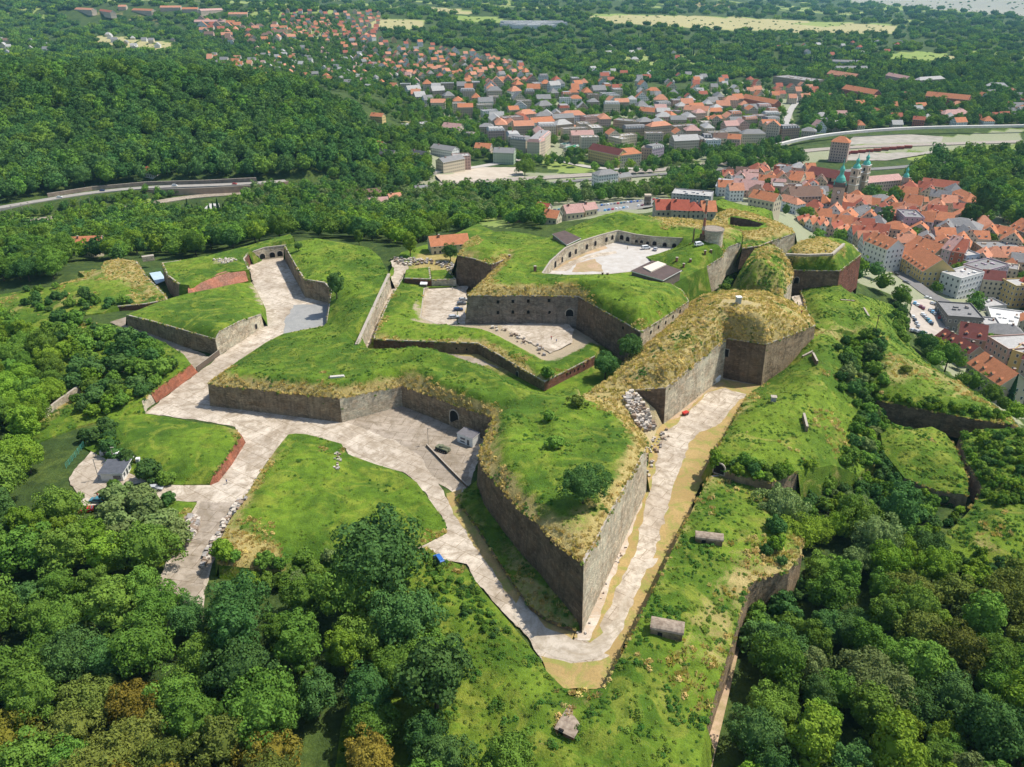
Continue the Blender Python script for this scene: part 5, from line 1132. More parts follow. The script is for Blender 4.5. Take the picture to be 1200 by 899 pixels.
for i,(D,x,y,z,rot,w,d,h,roof,rc,wc,where) in enumerate(CAND):
    w,d,h=round(w/2)*2,round(d/2)*2,round(h)
    if i<215:
        base='{} {} {} with {} {}roof'.format(size_word(w,h),wc,'block' if h>=12 else 'house',RN.get(rc,rc),{'flat':'flat ','hip':'hipped ','mansard':'mansard '}.get(roof,'')).strip()
        building(x+math.sin(rot)*d/2,y-math.cos(rot)*d/2,z,rot,w,d,h,roof,rc,wc,label=unique(base,x,y,z+h/2),cat='house',group='houses '+where,pitch=.95 if h<10 else .7,chim=1 if i<120 else 0)
        HOUSES.pop()
    else: far_w.setdefault((rc,wc),[]).append((x,y,z,rot,w,d,h,roof))
# the farthest houses, past the first three hundred, as one object
V=[];Fx=[];MI=[];UVs=[];mats=[]
def midx(m):
    if m not in mats: mats.append(m)
    return mats.index(m)
for (rc,wc),L_ in far_w.items():
    for (x,y,z,rot,w,d,h,roof) in L_:
        a=wall_mb(w,d,h,roof,.9); b_,_=roof_mb(w,d,h,roof,.9,random.Random(1))
        M=Matrix.Translation((x+math.sin(rot)*d/2,y-math.cos(rot)*d/2,z))@Matrix.Rotation(rot,4,'Z')
        for mb,ms in ((a,[wallmat(WC[wc])]),(b_,[roofmat(RC[rc]),WHITE,roofmat((.36,.34,.33))])):
            n0=len(V); V+=[tuple(M@Vector(v)) for v in mb.v]; Fx+=[tuple(k+n0 for k in f) for f in mb.f]; MI+=[midx(ms[k]) for k in mb.m]; UVs+=mb.uv
if V: link('distant_suburb',mesh('distant_suburb',V,Fx,mats,MI,UVs),label='far suburb of small mixed houses scattered in the woods beyond the town',cat='suburb',kind='stuff')
print('HOUSES',len(CAND),len(NB))
# long far barracks with orange roofs, upper left
for i,(ax,ay,bx,by,rc) in enumerate([(88,15,108,16,'salmon'),(112,16,130,19,'red'),(139,12,148,12,'salmon'),(155,16,178,17,'orange'),(188,13,212,13,'salmon'),(214,15,232,15,'orange'),(236,17,262,16,'pink'),(268,21,290,21,'salmon'),(228,30,264,30,'pink')]):
    bline(ax,ay,bx,by,16,10,'gable',rc,'sand',unique('far barrack with {} roof on the wooded hills'.format(rc),*un(ax,ay,0)),name='barrack',cat='barrack',group='far barracks on the hills',pitch=.6)
# pale industrial site far away
for i in range(14):
    px,py=594+i*4.6,29+ (i%4)*1.6; h=hit(px,py,BV_T)
    building(h.x,h.y,h.z,.1*(i%3),arr.choice([40,60,80]),30,10,'flat',arr.choice(['white','palegrey']),'white',name='warehouse',cat='warehouse',label=unique('pale flat roofed warehouse in the far woods',h.x,h.y,h.z),group='far warehouses',chim=0)
# ================================================================ church, clock tower, other landmarks
def gpt(px,py,bv=None):
    h=hit(px,py,bv or BV_A); return h
COPPER=simple('green_copper',(.10,.42,.33),(.14,.48,.38),1.5); GOLD=simple('ochre_plaster',(.58,.47,.30),(.50,.40,.25),.6); SAND=simple('sandstone_plaster',(.52,.43,.32),(.40,.33,.25),.5); DKSTONE=simple('dark_sandstone',(.20,.16,.13),(.13,.11,.09),1.2)
def spire(m,x,y,z,r,h,mi=0,n=10):
    """baroque helm: bulb, lantern, small bulb, needle"""
    P=[(1.0,0),(1.06,.08),(.86,.2),(.5,.3),(.42,.34),(.42,.46),(.55,.5),(.5,.58),(.2,.68),(.1,.74),(.04,1)]
    for (a,b),(c,d) in zip(P[:-1],P[1:]): m.cyl((x,y,z+b*h),r*a,(d-b)*h,n,mi,r*c,cap=False)
def tower(name,px,py,w,h,rot,label,cat,helm,wallm,wins,z=None,bands=True,group=None):
    z=gpt(px,py,BV_T).z if z is None else z; x,y,_=un(px,py,z)
    root=empty(name,(x,y,z),rot,label=label,cat=cat,group=group)
    m=MB(); m.box((0,0,h/2-3),(w,w,h+6),0,0); m.build('shaft',[wallm],root)
    m=MB()
    for f in (.45,.72,1.0): m.box((0,0,h*f),(w+.7,w+.7,.5),0,0)
    m.build('cornice',[SAND],root)
    for (zz,ww,hh) in wins:
        for k in range(4):
            a=k*math.pi/2; me=ARCH.setdefault((ww,hh,True,False),arch_me(ww,hh,True,False)); link('window',me,root,loc=(math.sin(a)*w/2,-math.cos(a)*w/2,zz),rz=a)
    m=MB(); helm(m,w,h); m.build('helm',[COPPER,DKSTONE,SAND],root); return root
def clockface(root,w,z):
    for k in range(4):
        a=k*math.pi/2; m=MB(); n=20
        m.quad([(1.5*math.cos(6.283*i/n),-.12,1.5*math.sin(6.283*i/n)) for i in range(n)],0); 
        m.quad([(1.2*math.cos(6.283*i/n),-.15,1.2*math.sin(6.283*i/n)) for i in range(n)],1)
        m.quad([(-.08,-.18,0),(.08,-.18,0),(.05,-.18,1.0),(-.05,-.18,1.0)],0); m.quad([(0,-.19,-.08),(.7,-.19,.2),(.68,-.19,.3),(0,-.19,.08)],0)
        m.build('clock_face',[DARK,WHITE],root,loc=(math.sin(a)*w/2,-math.cos(a)*w/2,z),rz=a)
def helmA(m,w,h):
    m.box((0,0,h+.6),(w+1.4,w+1.4,.6),0,1); m.box((0,0,h+2.2),(w-.6,w-.6,2.8),0,1)
    for sx in(-1,1):
        for sy in(-1,1): m.box((sx*(w/2),sy*(w/2),h+1.4),(.8,.8,1.6),0,1); m.cyl((sx*w/2,sy*w/2,h+2.2),.5,2.6,6,0,.03)
    spire(m,0,0,h+3.6,w*.42,18)
ct=tower('clock_tower',976,258,8.5,27,-.35,'tall town hall clock tower with a green copper spire and dark gallery','tower',helmA,SAND,[(8,1.4,2.4),(14,1.4,2.4),(19,1.6,2.6)],z=-45)
clockface(ct,8.5,23.5)
def helmB(m,w,h): m.box((0,0,h+.5),(w+.8,w+.8,.6),0,2); spire(m,0,0,h+.8,w*.5,12)
# church: nave, aisle, facade between twin towers
zc=-47.0
C0=Vector(un(996,231,zc)); rot=-.8
ch=empty('church',tuple(C0),rot,label='long yellow baroque church with dark red roofs beside twin copper helmed towers',cat='church')
m=MB(); m.box((-24,9,4),(40,16,20),0,0); m.build('nave_wall',[GOLD],ch)
m=MB(); m.box((-24,-2.5,0.5),(38,7,13),0,0); m.build('aisle_wall',[GOLD],ch)
RD=roofmat(RC['darkred']); 
m=MB()
for s in (-1,1): m.quad([(-45,9,19.5),(-3.5,9,19.5),(-3.5,9+s*9,13.6),(-45,9+s*9,13.6)][::s],0)
for x in (-44,-4): m.quad([(x,1,14),(x,17,14),(x,9,19.2)],1)
m.build('nave_roof',[RD,GOLD],ch)
m=MB(); m.quad([(-44,-6.8,6.6),(-4.5,-6.8,6.6),(-4.5,.9,10.4),(-44,.9,10.4)],0); m.build('aisle_roof',[RD],ch)
for i in range(6):
    link('window',ARCH.setdefault((1.8,3.0,True,True),arch_me(1.8,3.0)),ch,loc=(-41+i*6.6,1.0,12)); link('window',ARCH.setdefault((1.4,2.2,True,True),arch_me(1.4,2.2)),ch,loc=(-41+i*6.6,-6,3.5))
m=MB(); m.box((-.2,9,7),(3,20,26),0,0); m.box((0,9,20.4),(3.6,21,.6),0,1); m.build('facade',[SAND,WHITE],ch)
HOUSES.append((C0.x-20,C0.y+14,24))
M=Matrix.Rotation(rot,4,'Z')
for k,off in enumerate(((1.5,-1.5,0),(1.5,18.5,0))):
    p=C0+M@Vector(off); 
    root=empty('church_tower',tuple(p),rot,label=('church tower with green copper helm, one nearer the clock tower' if k==0 else 'church tower with green copper helm, the farther of the twins'),cat='tower',group='twin church towers')
    m=MB(); m.box((0,0,10),(6.4,6.4,32),0,0); m.build('shaft',[SAND],root)
    m=MB(); [m.box((0,0,z_),(7,7,.5),0,0) for z_ in (12,19,26)]; m.build('cornice',[WHITE],root)
    for zz in (15.5,22.5):
        for q in range(4): a=q*math.pi/2; link('window',ARCH.setdefault((1.5,2.8,True,False),arch_me(1.5,2.8,True,False)),root,loc=(math.sin(a)*3.2,-math.cos(a)*3.2,zz),rz=a)
    m=MB(); spire(m,0,0,26.2,3.2,12); m.build('helm',[COPPER],root)
HOUSES.append((C0.x,C0.y,9))
def wing(px0,py0,px1,py1,z,d,h,label):
    o=bline(px0,py0,px1,py1,d,h,'gable','pink','sand',label,z=z,name='monastery',cat='building',pitch=.5,chim=0); return o
wing(1014,226,1056,222,-47,15,9,'long monastery wing with pale pink roof ending in a small green capped turret')
tower('turret',1058,224,5,12,-.2,'small corner turret with green cap at the end of the monastery wing','turret',helmB,SAND,[(8,1.0,1.6)],z=-47)
tower('stone_tower',757.5,252,4.5,15,0,'slender grey stone tower beside the red roofed house behind the fort','tower',lambda m,w,h:m.box((0,0,h+.5),(w+.6,w+.6,1),0,2),GREYST,[(10,1,1.4)],z=-36)
tower('column',608,202,1.2,9,0,'dark slender column on the edge of the market lawn','column',lambda m,w,h:m.box((0,0,h+.4),(2.2,2.2,.8),0,1),DKSTONE,[],z=None) if False else None
# ---- round tower with leaning chimney mast on the redoubt
h=gpt(836,283); 
rt=empty('round_tower',(h.x,h.y+3,h.z-1),0,label='squat round stone tower with a rubbly flat top on the redoubt crest',cat='tower')
m=MB(); m.cyl((0,0,-2),4.9,7.6,28,0,4.7,cap=False); m.build('wall',[PALE_LIT],rt)
m=MB(); m.cyl((0,0,5.5),5.0,.7,28,0,5.0,cap=False); m.cyl((0,0,5.2),4.0,.9,28,1,3.2); m.quad([(4.95*math.cos(6.283*i/28),4.95*math.sin(6.283*i/28),6.05) for i in range(28)],1); m.build('parapet',[COPE,simple('roof_rubble',(.34,.28,.22),(.20,.17,.14),2)],rt)
c0=Vector((h.x-4.6,h.y+1.5,h.z+1)); cm=empty('chimney_mast',tuple(c0),0,label='tall slender brick chimney with pale bands beside the round tower',cat='chimney')
m=MB()
for k in range(9): m.cyl((0,0,k*1.9),.75-.035*k,1.9,12,k%3==2 and 1 or 0,.75-.035*(k+1),cap=k==8)
m.build('shaft',[simple('chimney_stack_brick',(.36,.15,.10),(.26,.11,.08),3),COPE],cm); m=MB(); m.box((0,0,.6),(2.4,2.4,2.6),0,0); m.build('plinth',[DARK_SHADED],cm); m=MB(); m.cyl((0,0,17.1),.65,.5,12,0); m.build('cap',[COPE],cm)
def post(px,py,hh,r,label,name='post',mat=None,bv=None,top=None,cat='post',group=None):
    h=gpt(px,py,bv); root=empty(name,(h.x,h.y,h.z),0,label=label,cat=cat,group=group); m=MB(); m.cyl((0,0,-.5),r,hh+.5,8,0,r*.8); m.build('pole',[mat or BARKP],root)
    if top: m=MB(); top(m,hh); m.build('crossarm',[mat or BARKP],root)
    return root
BARKP=simple('weathered_wood',(.16,.11,.075),(.10,.07,.05),3)
post(812,284,6.5,.35,'dark square post standing on the green crest near the round tower')
post(1024,396,10,.17,'bare wooden pole on the green slope above the car park','utility_pole',cat='pole',top=lambda m,h:m.box((0,0,h-.6),(1.6,.15,.15),0,0))
post(502,521,6,.09,'thin grey lamp pole beside the armoured vehicle','lamp_post',mat=COPE,cat='lamp post',top=lambda m,h:m.box((.5,0,h),(1.2,.25,.15),0,0))
post(116,562,7,.12,'thin lamp pole on the small car park by the kiosk','lamp_post',mat=COPE,cat='lamp post',top=lambda m,h:m.box((.5,0,h),(1.2,.25,.15),0,0))
post(134,541,5,.1,'short lamp pole right behind the white kiosk','lamp_post',mat=COPE,cat='lamp post',top=lambda m,h:m.box((.4,0,h),(1,.25,.15),0,0))
for i,(px,py) in enumerate([(28,252),(36,250),(16,254),(97,246),(107,244)]):
    post(px,py,9,.18,['pale pylon by the valley road, second of a row of three','pale pylon by the valley road, last of a row of three','pale pylon by the valley road, first of a row of three','pale pylon of a pair by the valley road, near the woods','other pale pylon of the pair near the woods'][i],'pylon',mat=COPE,cat='pylon',bv=BV_T,top=lambda m,h:m.box((0,0,h-.6),(2.4,.2,.2),0,0),group='pale pylons by the valley road')
VENTB=simple('rusty_brick',(.24,.11,.07),(.16,.08,.055),3)
def vent(px,py,w,hh,label,mat=None):
    h=gpt(px,py); root=empty('vent_shaft',(h.x,h.y,h.z),RNG.uniform(-.5,.5),label=label,cat='vent',group='vent shafts on the ramparts'); m=MB(); m.box((0,0,hh/2-.3),(w,w,hh+.6),0,0); m.build('shaft',[mat or VENTB],root); m=MB(); m.box((0,0,hh+.08),(w*1.25,w*1.25,.16),0,0); m.build('cap',[COPE],root)
for i,(px,py,w,hh,l) in enumerate([(627,318,.9,2.2,'brown brick vent at the rim of the green terreplein by the court wall'),(597,302,.8,1.2,'small brown vent beside the orillon parapet'),(706,322,.8,.9,'low dark vent on the near rim of the court, first'),(712,322,.8,.7,'low dark vent on the near rim of the court, second'),(793,306,.9,1.6,'brown vent on the green hump, first beside the brown roof'),(801,313,.8,1.5,'brown vent on the green hump beside the brown roof corner'),(826,298,.8,1.6,'brown vent on the green hump, highest one'),(833,296,.8,1.2,'brown vent on the green hump near the ivy'),(809,307,.8,1.2,'brown vent on the green hump, middle one'),(820,322,.8,1.0,'brown vent at the ivy covered rim'),(862,256,.8,1.0,'dark vent on the straw crest behind the sunken yard'),(886,263,.8,1.0,'dark vent on the straw crest by the sunken yard')]): vent(px,py,w,hh,l)
vent(906,471,1.5,1.9,'grey metal vent box alone on the green glacis',simple('zinc',(.38,.36,.36),(.28,.27,.27),2))
vent(838,350,1.4,1.7,'grey box vent on the square straw platform',simple('zinc_box',(.42,.44,.42),(.3,.32,.3),2)) if False else None
h=gpt(865,355); 
root=empty('vent_box',(h.x,h.y,h.z),.1,label='grey metal vent box on the straw bastion platform',cat='vent'); m=MB(); m.box((0,0,1),(1.6,1.6,2.4),0,0); m.build('box',[simple('zinc_box',(.42,.44,.42),(.3,.32,.3),2)],root); m=MB(); m.box((0,0,2.3),(2.0,2.0,.25),0,0); m.build('lid',[WHITE],root)
# small walls standing out of the right glacis
for i,(a,b,hh,l) in enumerate([((952,418),(957,428),2.2,'short dark stone wall stub near the small brick arch on the glacis'),((941,490),(945,506),2.4,'dark narrow wall stub sticking out of the green plateau'),((940,419),(952,413),1.2,'low stone revetment at the foot of the straw bastion corner'),((985,352),(1001,353),.9,'low pale brick ruin on the upper green slope'),((1012,362),(1018,372),1.2,'dark retaining stub at the crest above the car park'),((1020,445),(1022,455),1.0,'pale stone stair cheek beside the bushes')]):
    A,B=gpt(*a),gpt(*b)
    low_wall('wall_stub',[(A.x,A.y,A.z-.5),(B.x,B.y,B.z-.5)],hh,.7,VENTB if i in(3,) else STONE,l)
# bunkers
def bunker(px0,py0,px1,py1,d,hh,label,curved=False,mat=None,z=None):
    A,B=gpt(px0,py0),gpt(px1,py1); rot=math.atan2(B.y-A.y,B.x-A.x); w=math.hypot(B.x-A.x,B.y-A.y); root=empty('bunker',((A.x+B.x)/2,(A.y+B.y)/2,min(A.z,B.z)-.2),rot,label=label,cat='bunker')
    m=MB(); m.box((0,d/2,hh/2-.5),(w,d,hh+1),0,0); m.build('wall',[mat or STONE],root)
    m=MB(); n=7
    for i in range(n):
        a0,a1=math.pi*i/n,math.pi*(i+1)/n; f=lambda a:(d/2-math.cos(a)*(d/2+.2),hh+math.sin(a)*(.9 if curved else .35))
        (y0,z0),(y1,z1)=f(a0),f(a1); m.quad([(-w/2-.2,y0,z0),(w/2+.2,y0,z0),(w/2+.2,y1,z1),(-w/2-.2,y1,z1)],0)
    for s in (-1,1): m.quad([(s*(w/2+.2),d/2-math.cos(math.pi*i/n)*(d/2+.2),hh+math.sin(math.pi*i/n)*(.9 if curved else .35)) for i in range(n+1)][::-s],0)
    m.build('roof',[simple('lichen_concrete_%d'%int(px0),(.36,.29,.22),(.20,.15,.11),1.2)],root)
    link('doorway',arch_me(1.0,1.4,False,False),root,loc=(-w*.2,0,.9)); return root
bunker(815,636,846,641,2.6,1.9,'old stone bunker in the green slope beside the dark counterscarp, upper one',True)
bunker(762,743,799,752,3.4,2.2,'old brown stone bunker in the green slope, below the lit grass strip',True)
bunker(651,858,672,868,6,1.3,'ruined bunker with an open corner near the bottom edge',False,VENTB)
A=gpt(388,443); root=empty('concrete_slab',(A.x+2,A.y,A.z),.18,label='long rounded concrete slab lying on the green rampart',cat='slab'); m=MB(); m.box((0,0,.3),(5.2,1.3,1.0),0,0,taper=.86); m.build('slab',[simple('lichen_slab',(.60,.56,.50),(.40,.36,.32),2)],root)
m=MB(); m.box((-2.55,0,.2),(.3,1.4,1.0),0,0); m.build('end_block',[DARK_SHADED],root)
# court hall with brown flat roof, and the shed roof at the head of the court
def hall(pxs,z0,z1,label,panel=None,mat=None):
    P=[un(px,py,z1) for px,py in pxs]; c=np.mean(P,0); root=empty('court_hall' if panel else 'shed',(c[0],c[1],z0),0,label=label,cat='building')
    Q=[(p[0]-c[0],p[1]-c[1],z1-z0) for p in P]; m=MB()
    for i in range(4): a,b=Q[i],Q[(i+1)%4]; m.quad([(a[0]*.95,a[1]*.95,0),(b[0]*.95,b[1]*.95,0),(b[0]*.95,b[1]*.95,a[2]-.3),(a[0]*.95,a[1]*.95,a[2]-.3)],0)
    m.build('wall',[mat or DKSTONE],root)
    m=MB(); m.quad([(x,y,z) for x,y,z in Q],0); m.quad([(x,y,z-.35) for x,y,z in Q][::-1],0)
    for i in range(4): a,b=Q[i],Q[(i+1)%4]; m.quad([(a[0],a[1],a[2]-.35),(b[0],b[1],b[2]-.35),b,a],1)
    m.build('roof',[simple('brown_felt',(.12,.085,.075),(.085,.062,.055),.5),WHITE],root)
    if panel:
        R=[un(px,py,z1+.5) for px,py in panel]; R=[(p[0]-c[0],p[1]-c[1],z1-z0+.5) for p in R]; m=MB(); m.quad(R,0)
        for i in range(4): a,b=R[i],R[(i+1)%4]; m.quad([(a[0],a[1],a[2]-.6),(b[0],b[1],b[2]-.6),b,a],0)
        m.build('skylight',[simple('skylight_sheet',(.66,.58,.46),(.56,.50,.42),.6)],root)
hall([(739,317.5),(777,328.5),(799,316.5),(765,305)],17,21.5,'flat brown roofed hall with a cream skylight at the near side of the court',[(753.5,313),(763,318),(781,309.5),(771,306)])
hall([(647,274),(664,287),(681,279),(662,270)],20.5,23.8,'low dark brown roof set in the grass at the head of the court wall')
# guard hut and kiosk
def hut(name,a,b,d,hh,label,roofmat_,over=.35,wins=(),rise=.0):
    A,B=[Vector(un(p[0],p[1],p[2] if len(p)>2 else 0.05)) for p in (a,b)]; rot=math.atan2(B.y-A.y,B.x-A.x); w=(B-A).length; root=empty(name,tuple((A+B)/2),rot,label=label,cat='hut')
    m=MB(); m.box((0,d/2,hh/2),(w,d,hh),0,0); m.build('wall',[WHITE],root)
    m=MB(); x=w/2+over
    q=[(-x,-over,hh+.02),(x,-over,hh+.02),(x,d+over,hh+.02+rise),(-x,d+over,hh+.02+rise)]; t=[(p[0],p[1],p[2]+.28) for p in q]; m.quad(t,0); m.quad(q[::-1],1)
    for i in range(4): m.quad([q[i],q[(i+1)%4],t[(i+1)%4],t[i]],1)
    m.build('roof',[roofmat_,WHITE],root)
    for (x,z,ww,wh,side) in wins:
        m=MB(); m.box((0,-.03,0),(ww+.2,.1,wh+.2),0,0); m.quad([(-ww/2,-.09,-wh/2),(ww/2,-.09,-wh/2),(ww/2,-.09,wh/2),(-ww/2,-.09,wh/2)],1)
        loc,rz=((x,0,z),0) if side=='f' else ((w/2,x,z),math.pi/2)
        m.build('door' if wh>1.8 else 'window',[WHITE,GLASS],root,loc=loc,rz=rz)
    return root
hut('guard_hut',(536,517.5),(554,524.5),3.9,2.9,'small white guard hut with grey flat roof in the corner below the straw edged curtain',simple('grey_felt',(.17,.16,.17),(.13,.125,.13),1),.1,[(-.8,1.9,1.9,.7,'f'),(1.3,1.2,.9,1.9,'f'),(-.9,.8,1.7,.5,'f')],.3)
hut('kiosk',(119.5,564),(145,563.5),6,2.6,'small white kiosk with a dark slate roof on the little car park',simple('dark_felt',(.105,.11,.125),(.075,.08,.09),1),.5,[(1.5,1.2,2.2,1.4,'f'),(1.2,1.5,1.0,1.2,'s'),(3.0,1.3,1.0,1.9,'s'),(4.7,1.5,1.0,1.2,'s')],.5)
hut('gate_hut',(495,338,8),(501,338,8),3,2.4,'tiny white roofed box hut above the car yard wall',WHITE,.25,[(0,1.2,.8,1.2,'f')]) if False else None
h=gpt(497,338); root=empty('gate_hut',(h.x,h.y,h.z),0,label='tiny hut with a white flat roof above the car yard wall',cat='hut'); m=MB(); m.box((0,0,1.1),(2.6,3,2.6),0,0); m.build('wall',[DKSTONE],root); m=MB(); m.box((0,0,2.5),(3.2,3.6,.25),0,0); m.build('roof',[WHITE],root)
# ---- vehicles
CARC={}
def paint(n,c):
    if n not in CARC:
        m,nt,b=newmat('car_paint_'+n,.3); b.inputs['Base Color'].default_value=c+(1,); b.inputs['Specular IOR Level'].default_value=.5; b.inputs['Coat Weight'].default_value=.5; CARC[n]=m
    return CARC[n]
PC={'silver':(.45,.46,.47),'white':(.78,.78,.76),'blue':(.03,.13,.42),'red':(.5,.02,.015),'black':(.02,.02,.022),'grey':(.16,.165,.175),'teal':(.05,.2,.24),'darkblue':(.02,.05,.14),'maroon':(.2,.02,.03),'sky':(.15,.4,.6)}
TYRE=simple('tyre',(.02,.02,.02),(.03,.03,.03),5); LAMP=simple('lamp_glass',(.6,.6,.58),(.5,.5,.5),2,rough=.2); TAIL=simple('tail_lamp',(.4,.02,.02),(.3,.02,.02),2,rough=.3)
def prof(kind):
    if kind=='van': return [(-2.1,.35),(-2.15,1.0),(-2.05,1.75),(-1.8,1.9),(.7,1.9),(1.35,1.25),(2.05,1.0),(2.15,.7),(2.1,.35)],[(-1.75,1.15),(-1.7,1.7),(.6,1.7),(1.15,1.2)]
    if kind=='estate': return [(-2.25,.35),(-2.3,.8),(-2.15,1.1),(-1.8,1.48),(.3,1.48),(1.1,.98),(2.0,.85),(2.25,.65),(2.25,.35)],[(-1.9,1.02),(-1.65,1.36),(.25,1.36),(.85,1.0)]
    return [(-2.0,.35),(-2.05,.8),(-1.85,1.0),(-1.35,1.42),(.2,1.42),(1.0,.95),(1.85,.82),(2.05,.6),(2.05,.35)],[(-1.6,1.0),(-1.25,1.3),(.15,1.3),(.75,.98)]
def body_me(kind,colr):
    P,G=prof(kind); m=MB(); w=.86
    def half(z): return w if z<.95 else w-.16*(z-.95)/.5
    L=[(x,-half(z),z) for x,z in P]; R=[(x,half(z),z) for x,z in P]
    m.quad(L,0); m.quad(R[::-1],0)
    for i in range(len(P)):
        j=(i+1)%len(P); m.quad([L[j],L[i],R[i],R[j]],0)
    return m.me('body',[paint(colr,PC[colr])])
def glass_me(kind):
    P,G=prof(kind); m=MB()
    def half(z): return .86-.16*max(0,z-.95)/.5+.012
    for s in (-1,1): m.quad([(x,s*half(z),z) for x,z in G][::-s],0)
    # windscreen and rear window lie just above the body's sloping faces
    fr=[p for p in zip(P[:-1],P[1:]) if p[0][1]>1.3 and p[1][1]<p[0][1]-.3][0]; bk=[p for p in zip(P[:-1],P[1:]) if p[1][1]>1.3 and p[1][1]>p[0][1]+.3][0]
    for (a,b),sg in ((fr,1),(bk,-1)):
        (x0,z0),(x1,z1)=(a[0]*.9+b[0]*.1,a[1]*.9+b[1]*.1),(a[0]*.12+b[0]*.88,a[1]*.12+b[1]*.88); q=[(x0+.02*sg,-.62,z0+.03),(x0+.02*sg,.62,z0+.03),(x1+.02*sg,.7,z1+.03),(x1+.02*sg,-.7,z1+.03)]; m.quad(q if sg<0 else q[::-1],0)
    return m.me('window',[GLASS])
_m=MB(); 
def wheel_me():
    m=MB(); n=14; r=.33
    a=[(r*math.cos(6.283*i/n),-.11,r*math.sin(6.283*i/n)) for i in range(n)]; b=[(x,.11,z) for x,_,z in a]
    for i in range(n): j=(i+1)%n; m.quad([a[i],a[j],b[j],b[i]],0)
    m.quad(a[::-1],0); m.quad(b,0); m.quad([(x*.55,-.12,z*.55) for x,_,z in a][::-1],1); m.quad([(x*.55,.12,z*.55) for x,_,z in a],1); return m.me('wheel',[TYRE,COPE])
WHEEL=wheel_me(); CM={}
_l=MB(); _l.box((0,0,0),(.08,.3,.16),0,0); HL=_l.me('headlight',[LAMP]); _l=MB(); _l.box((0,0,0),(.08,.26,.2),0,0); TLm=_l.me('tail_light',[TAIL])
def car(p,rot,kind,colr,label,group=None,full=True,name='car',cat='car'):
    k=(kind,colr)
    if k not in CM: CM[k]=(body_me(kind,colr),glass_me(kind))
    root=empty(name,tuple(p),rot,label=label,cat=cat,group=group); link('body',CM[k][0],root); link('window',CM[k][1],root)
    if full:
        fx={'van':2.12,'estate':2.24,'hatch':2.02}[kind]
        for x in (-1.3,1.3):
            for y in (-.8,.8): link('wheel',WHEEL,root,loc=(x,y,.33))
        for y in (-.6,.6): link('headlight',HL,root,loc=(fx,y,.68)); link('tail_light',TLm,root,loc=(-fx-.02,y,.8))
    return root
def car_at(px,py,deg,kind,colr,label,**k):
    h=gpt(px,py); return car((h.x,h.y,h.z+.02),math.radians(deg),kind,colr,label,**k)
car_at(515,659,118,'van','blue','bright blue small van parked on the spur beside the lower road',name='van',cat='van')
car_at(182,574,3,'estate','silver','silver estate car parked beside the grass island near the kiosk')
car_at(114,588,176,'hatch','teal','blue grey hatchback parked opposite the white kiosk')
car_at(101,600,200,'hatch','red','red car half hidden under the tree at the kiosk road')
car_at(532,373,8,'estate','silver','silver car parked nearest the viewer in the walled yard',group='cars parked under the casemate wall') 
car_at(537,364,10,'hatch','darkblue','dark blue car in the walled yard, next behind the silver one')
car_at(541,357,12,'hatch','grey','grey car in the walled yard, third from the silver one')
car_at(543,352.5,12,'hatch','silver','pale car at the far end of the row in the walled yard')
sheet('dirt_ground',[(393,533),(401,530),(403,540),(399,549),(393,552),(391,543)],1.05,DIRT) if False else None
car_at(819,288,25,'van','white','white van parked at the foot of the round tower',name='van',cat='van')
car_at(757,292,15,'van','white','white van inside the court under the far casemate wall',name='van',cat='van')
car_at(768,293,70,'hatch','silver','silver car inside the court beside the white van')
car_at(494,676,-60,'hatch','white','white car half hidden in weeds beside the lower road') if False else None
lots=random.Random(3)
def lot(rows,label,group,z=None):
    k=0
    for (x0,y0,x1,y1,n,deg) in rows:
        for i in range(n):
            if lots.random()<.12: continue
            px=x0+(x1-x0)*i/max(1,n-1); py=y0+(y1-y0)*i/max(1,n-1); h=gpt(px,py); c=lots.choice(['white','silver','grey','blue','red','black','teal','maroon','sky','white','silver'])
            car((h.x,h.y,h.z+.02),math.radians(deg+lots.uniform(-4,4)),lots.choice(['hatch','estate','hatch']),c,unique('{} car {}'.format({'sky':'light blue','darkblue':'dark blue'}.get(c,c),label),h.x,h.y,h.z),group=group,full=False)
lot([(1072,356,1082,362,4,60),(1090,364,1104,375,6,60),(1081,369,1092,380,6,58),(1070,372,1076,383,4,62),(1092,356,1114,362,6,65),(1103,366,1122,374,5,60),(1070,388,1082,391,3,20)],'in the square car park','cars in the square car park')
lot([(655,252,700,247,12,70),(690,243,770,234,22,72),(705,248,770,239,16,72),(650,247,690,243,9,72)],'in the valley car park','cars in the valley car park')
# traffic on the valley roads
for (px,py,deg,k_,c_,l) in [(70,231.7,14,'hatch','white','white car on the valley highway, first from the bend'),(120,224,8,'hatch','darkblue','dark blue car on the valley highway'),(205,218.4,2,'van','white','white delivery van on the valley highway under the little villa'),(275,216.2,2,'hatch','red','red car on the valley highway near the end of the wall'),(930,149,80,'hatch','silver','silver car in the station street'),(921,160,95,'van','white','white van at the lower end of the station street'),(1050,322,-55,'hatch','black','black car in front of the long yellow house'),(1062,332,-50,'estate','grey','grey car in front of the round roofed corner building'),(1087,350,-30,'hatch','white','white car at the corner of the square')]:
    car_at(px,py,deg,k_,c_,l,full=False,name='van' if k_=='van' else 'car',cat='van' if k_=='van' else 'car')
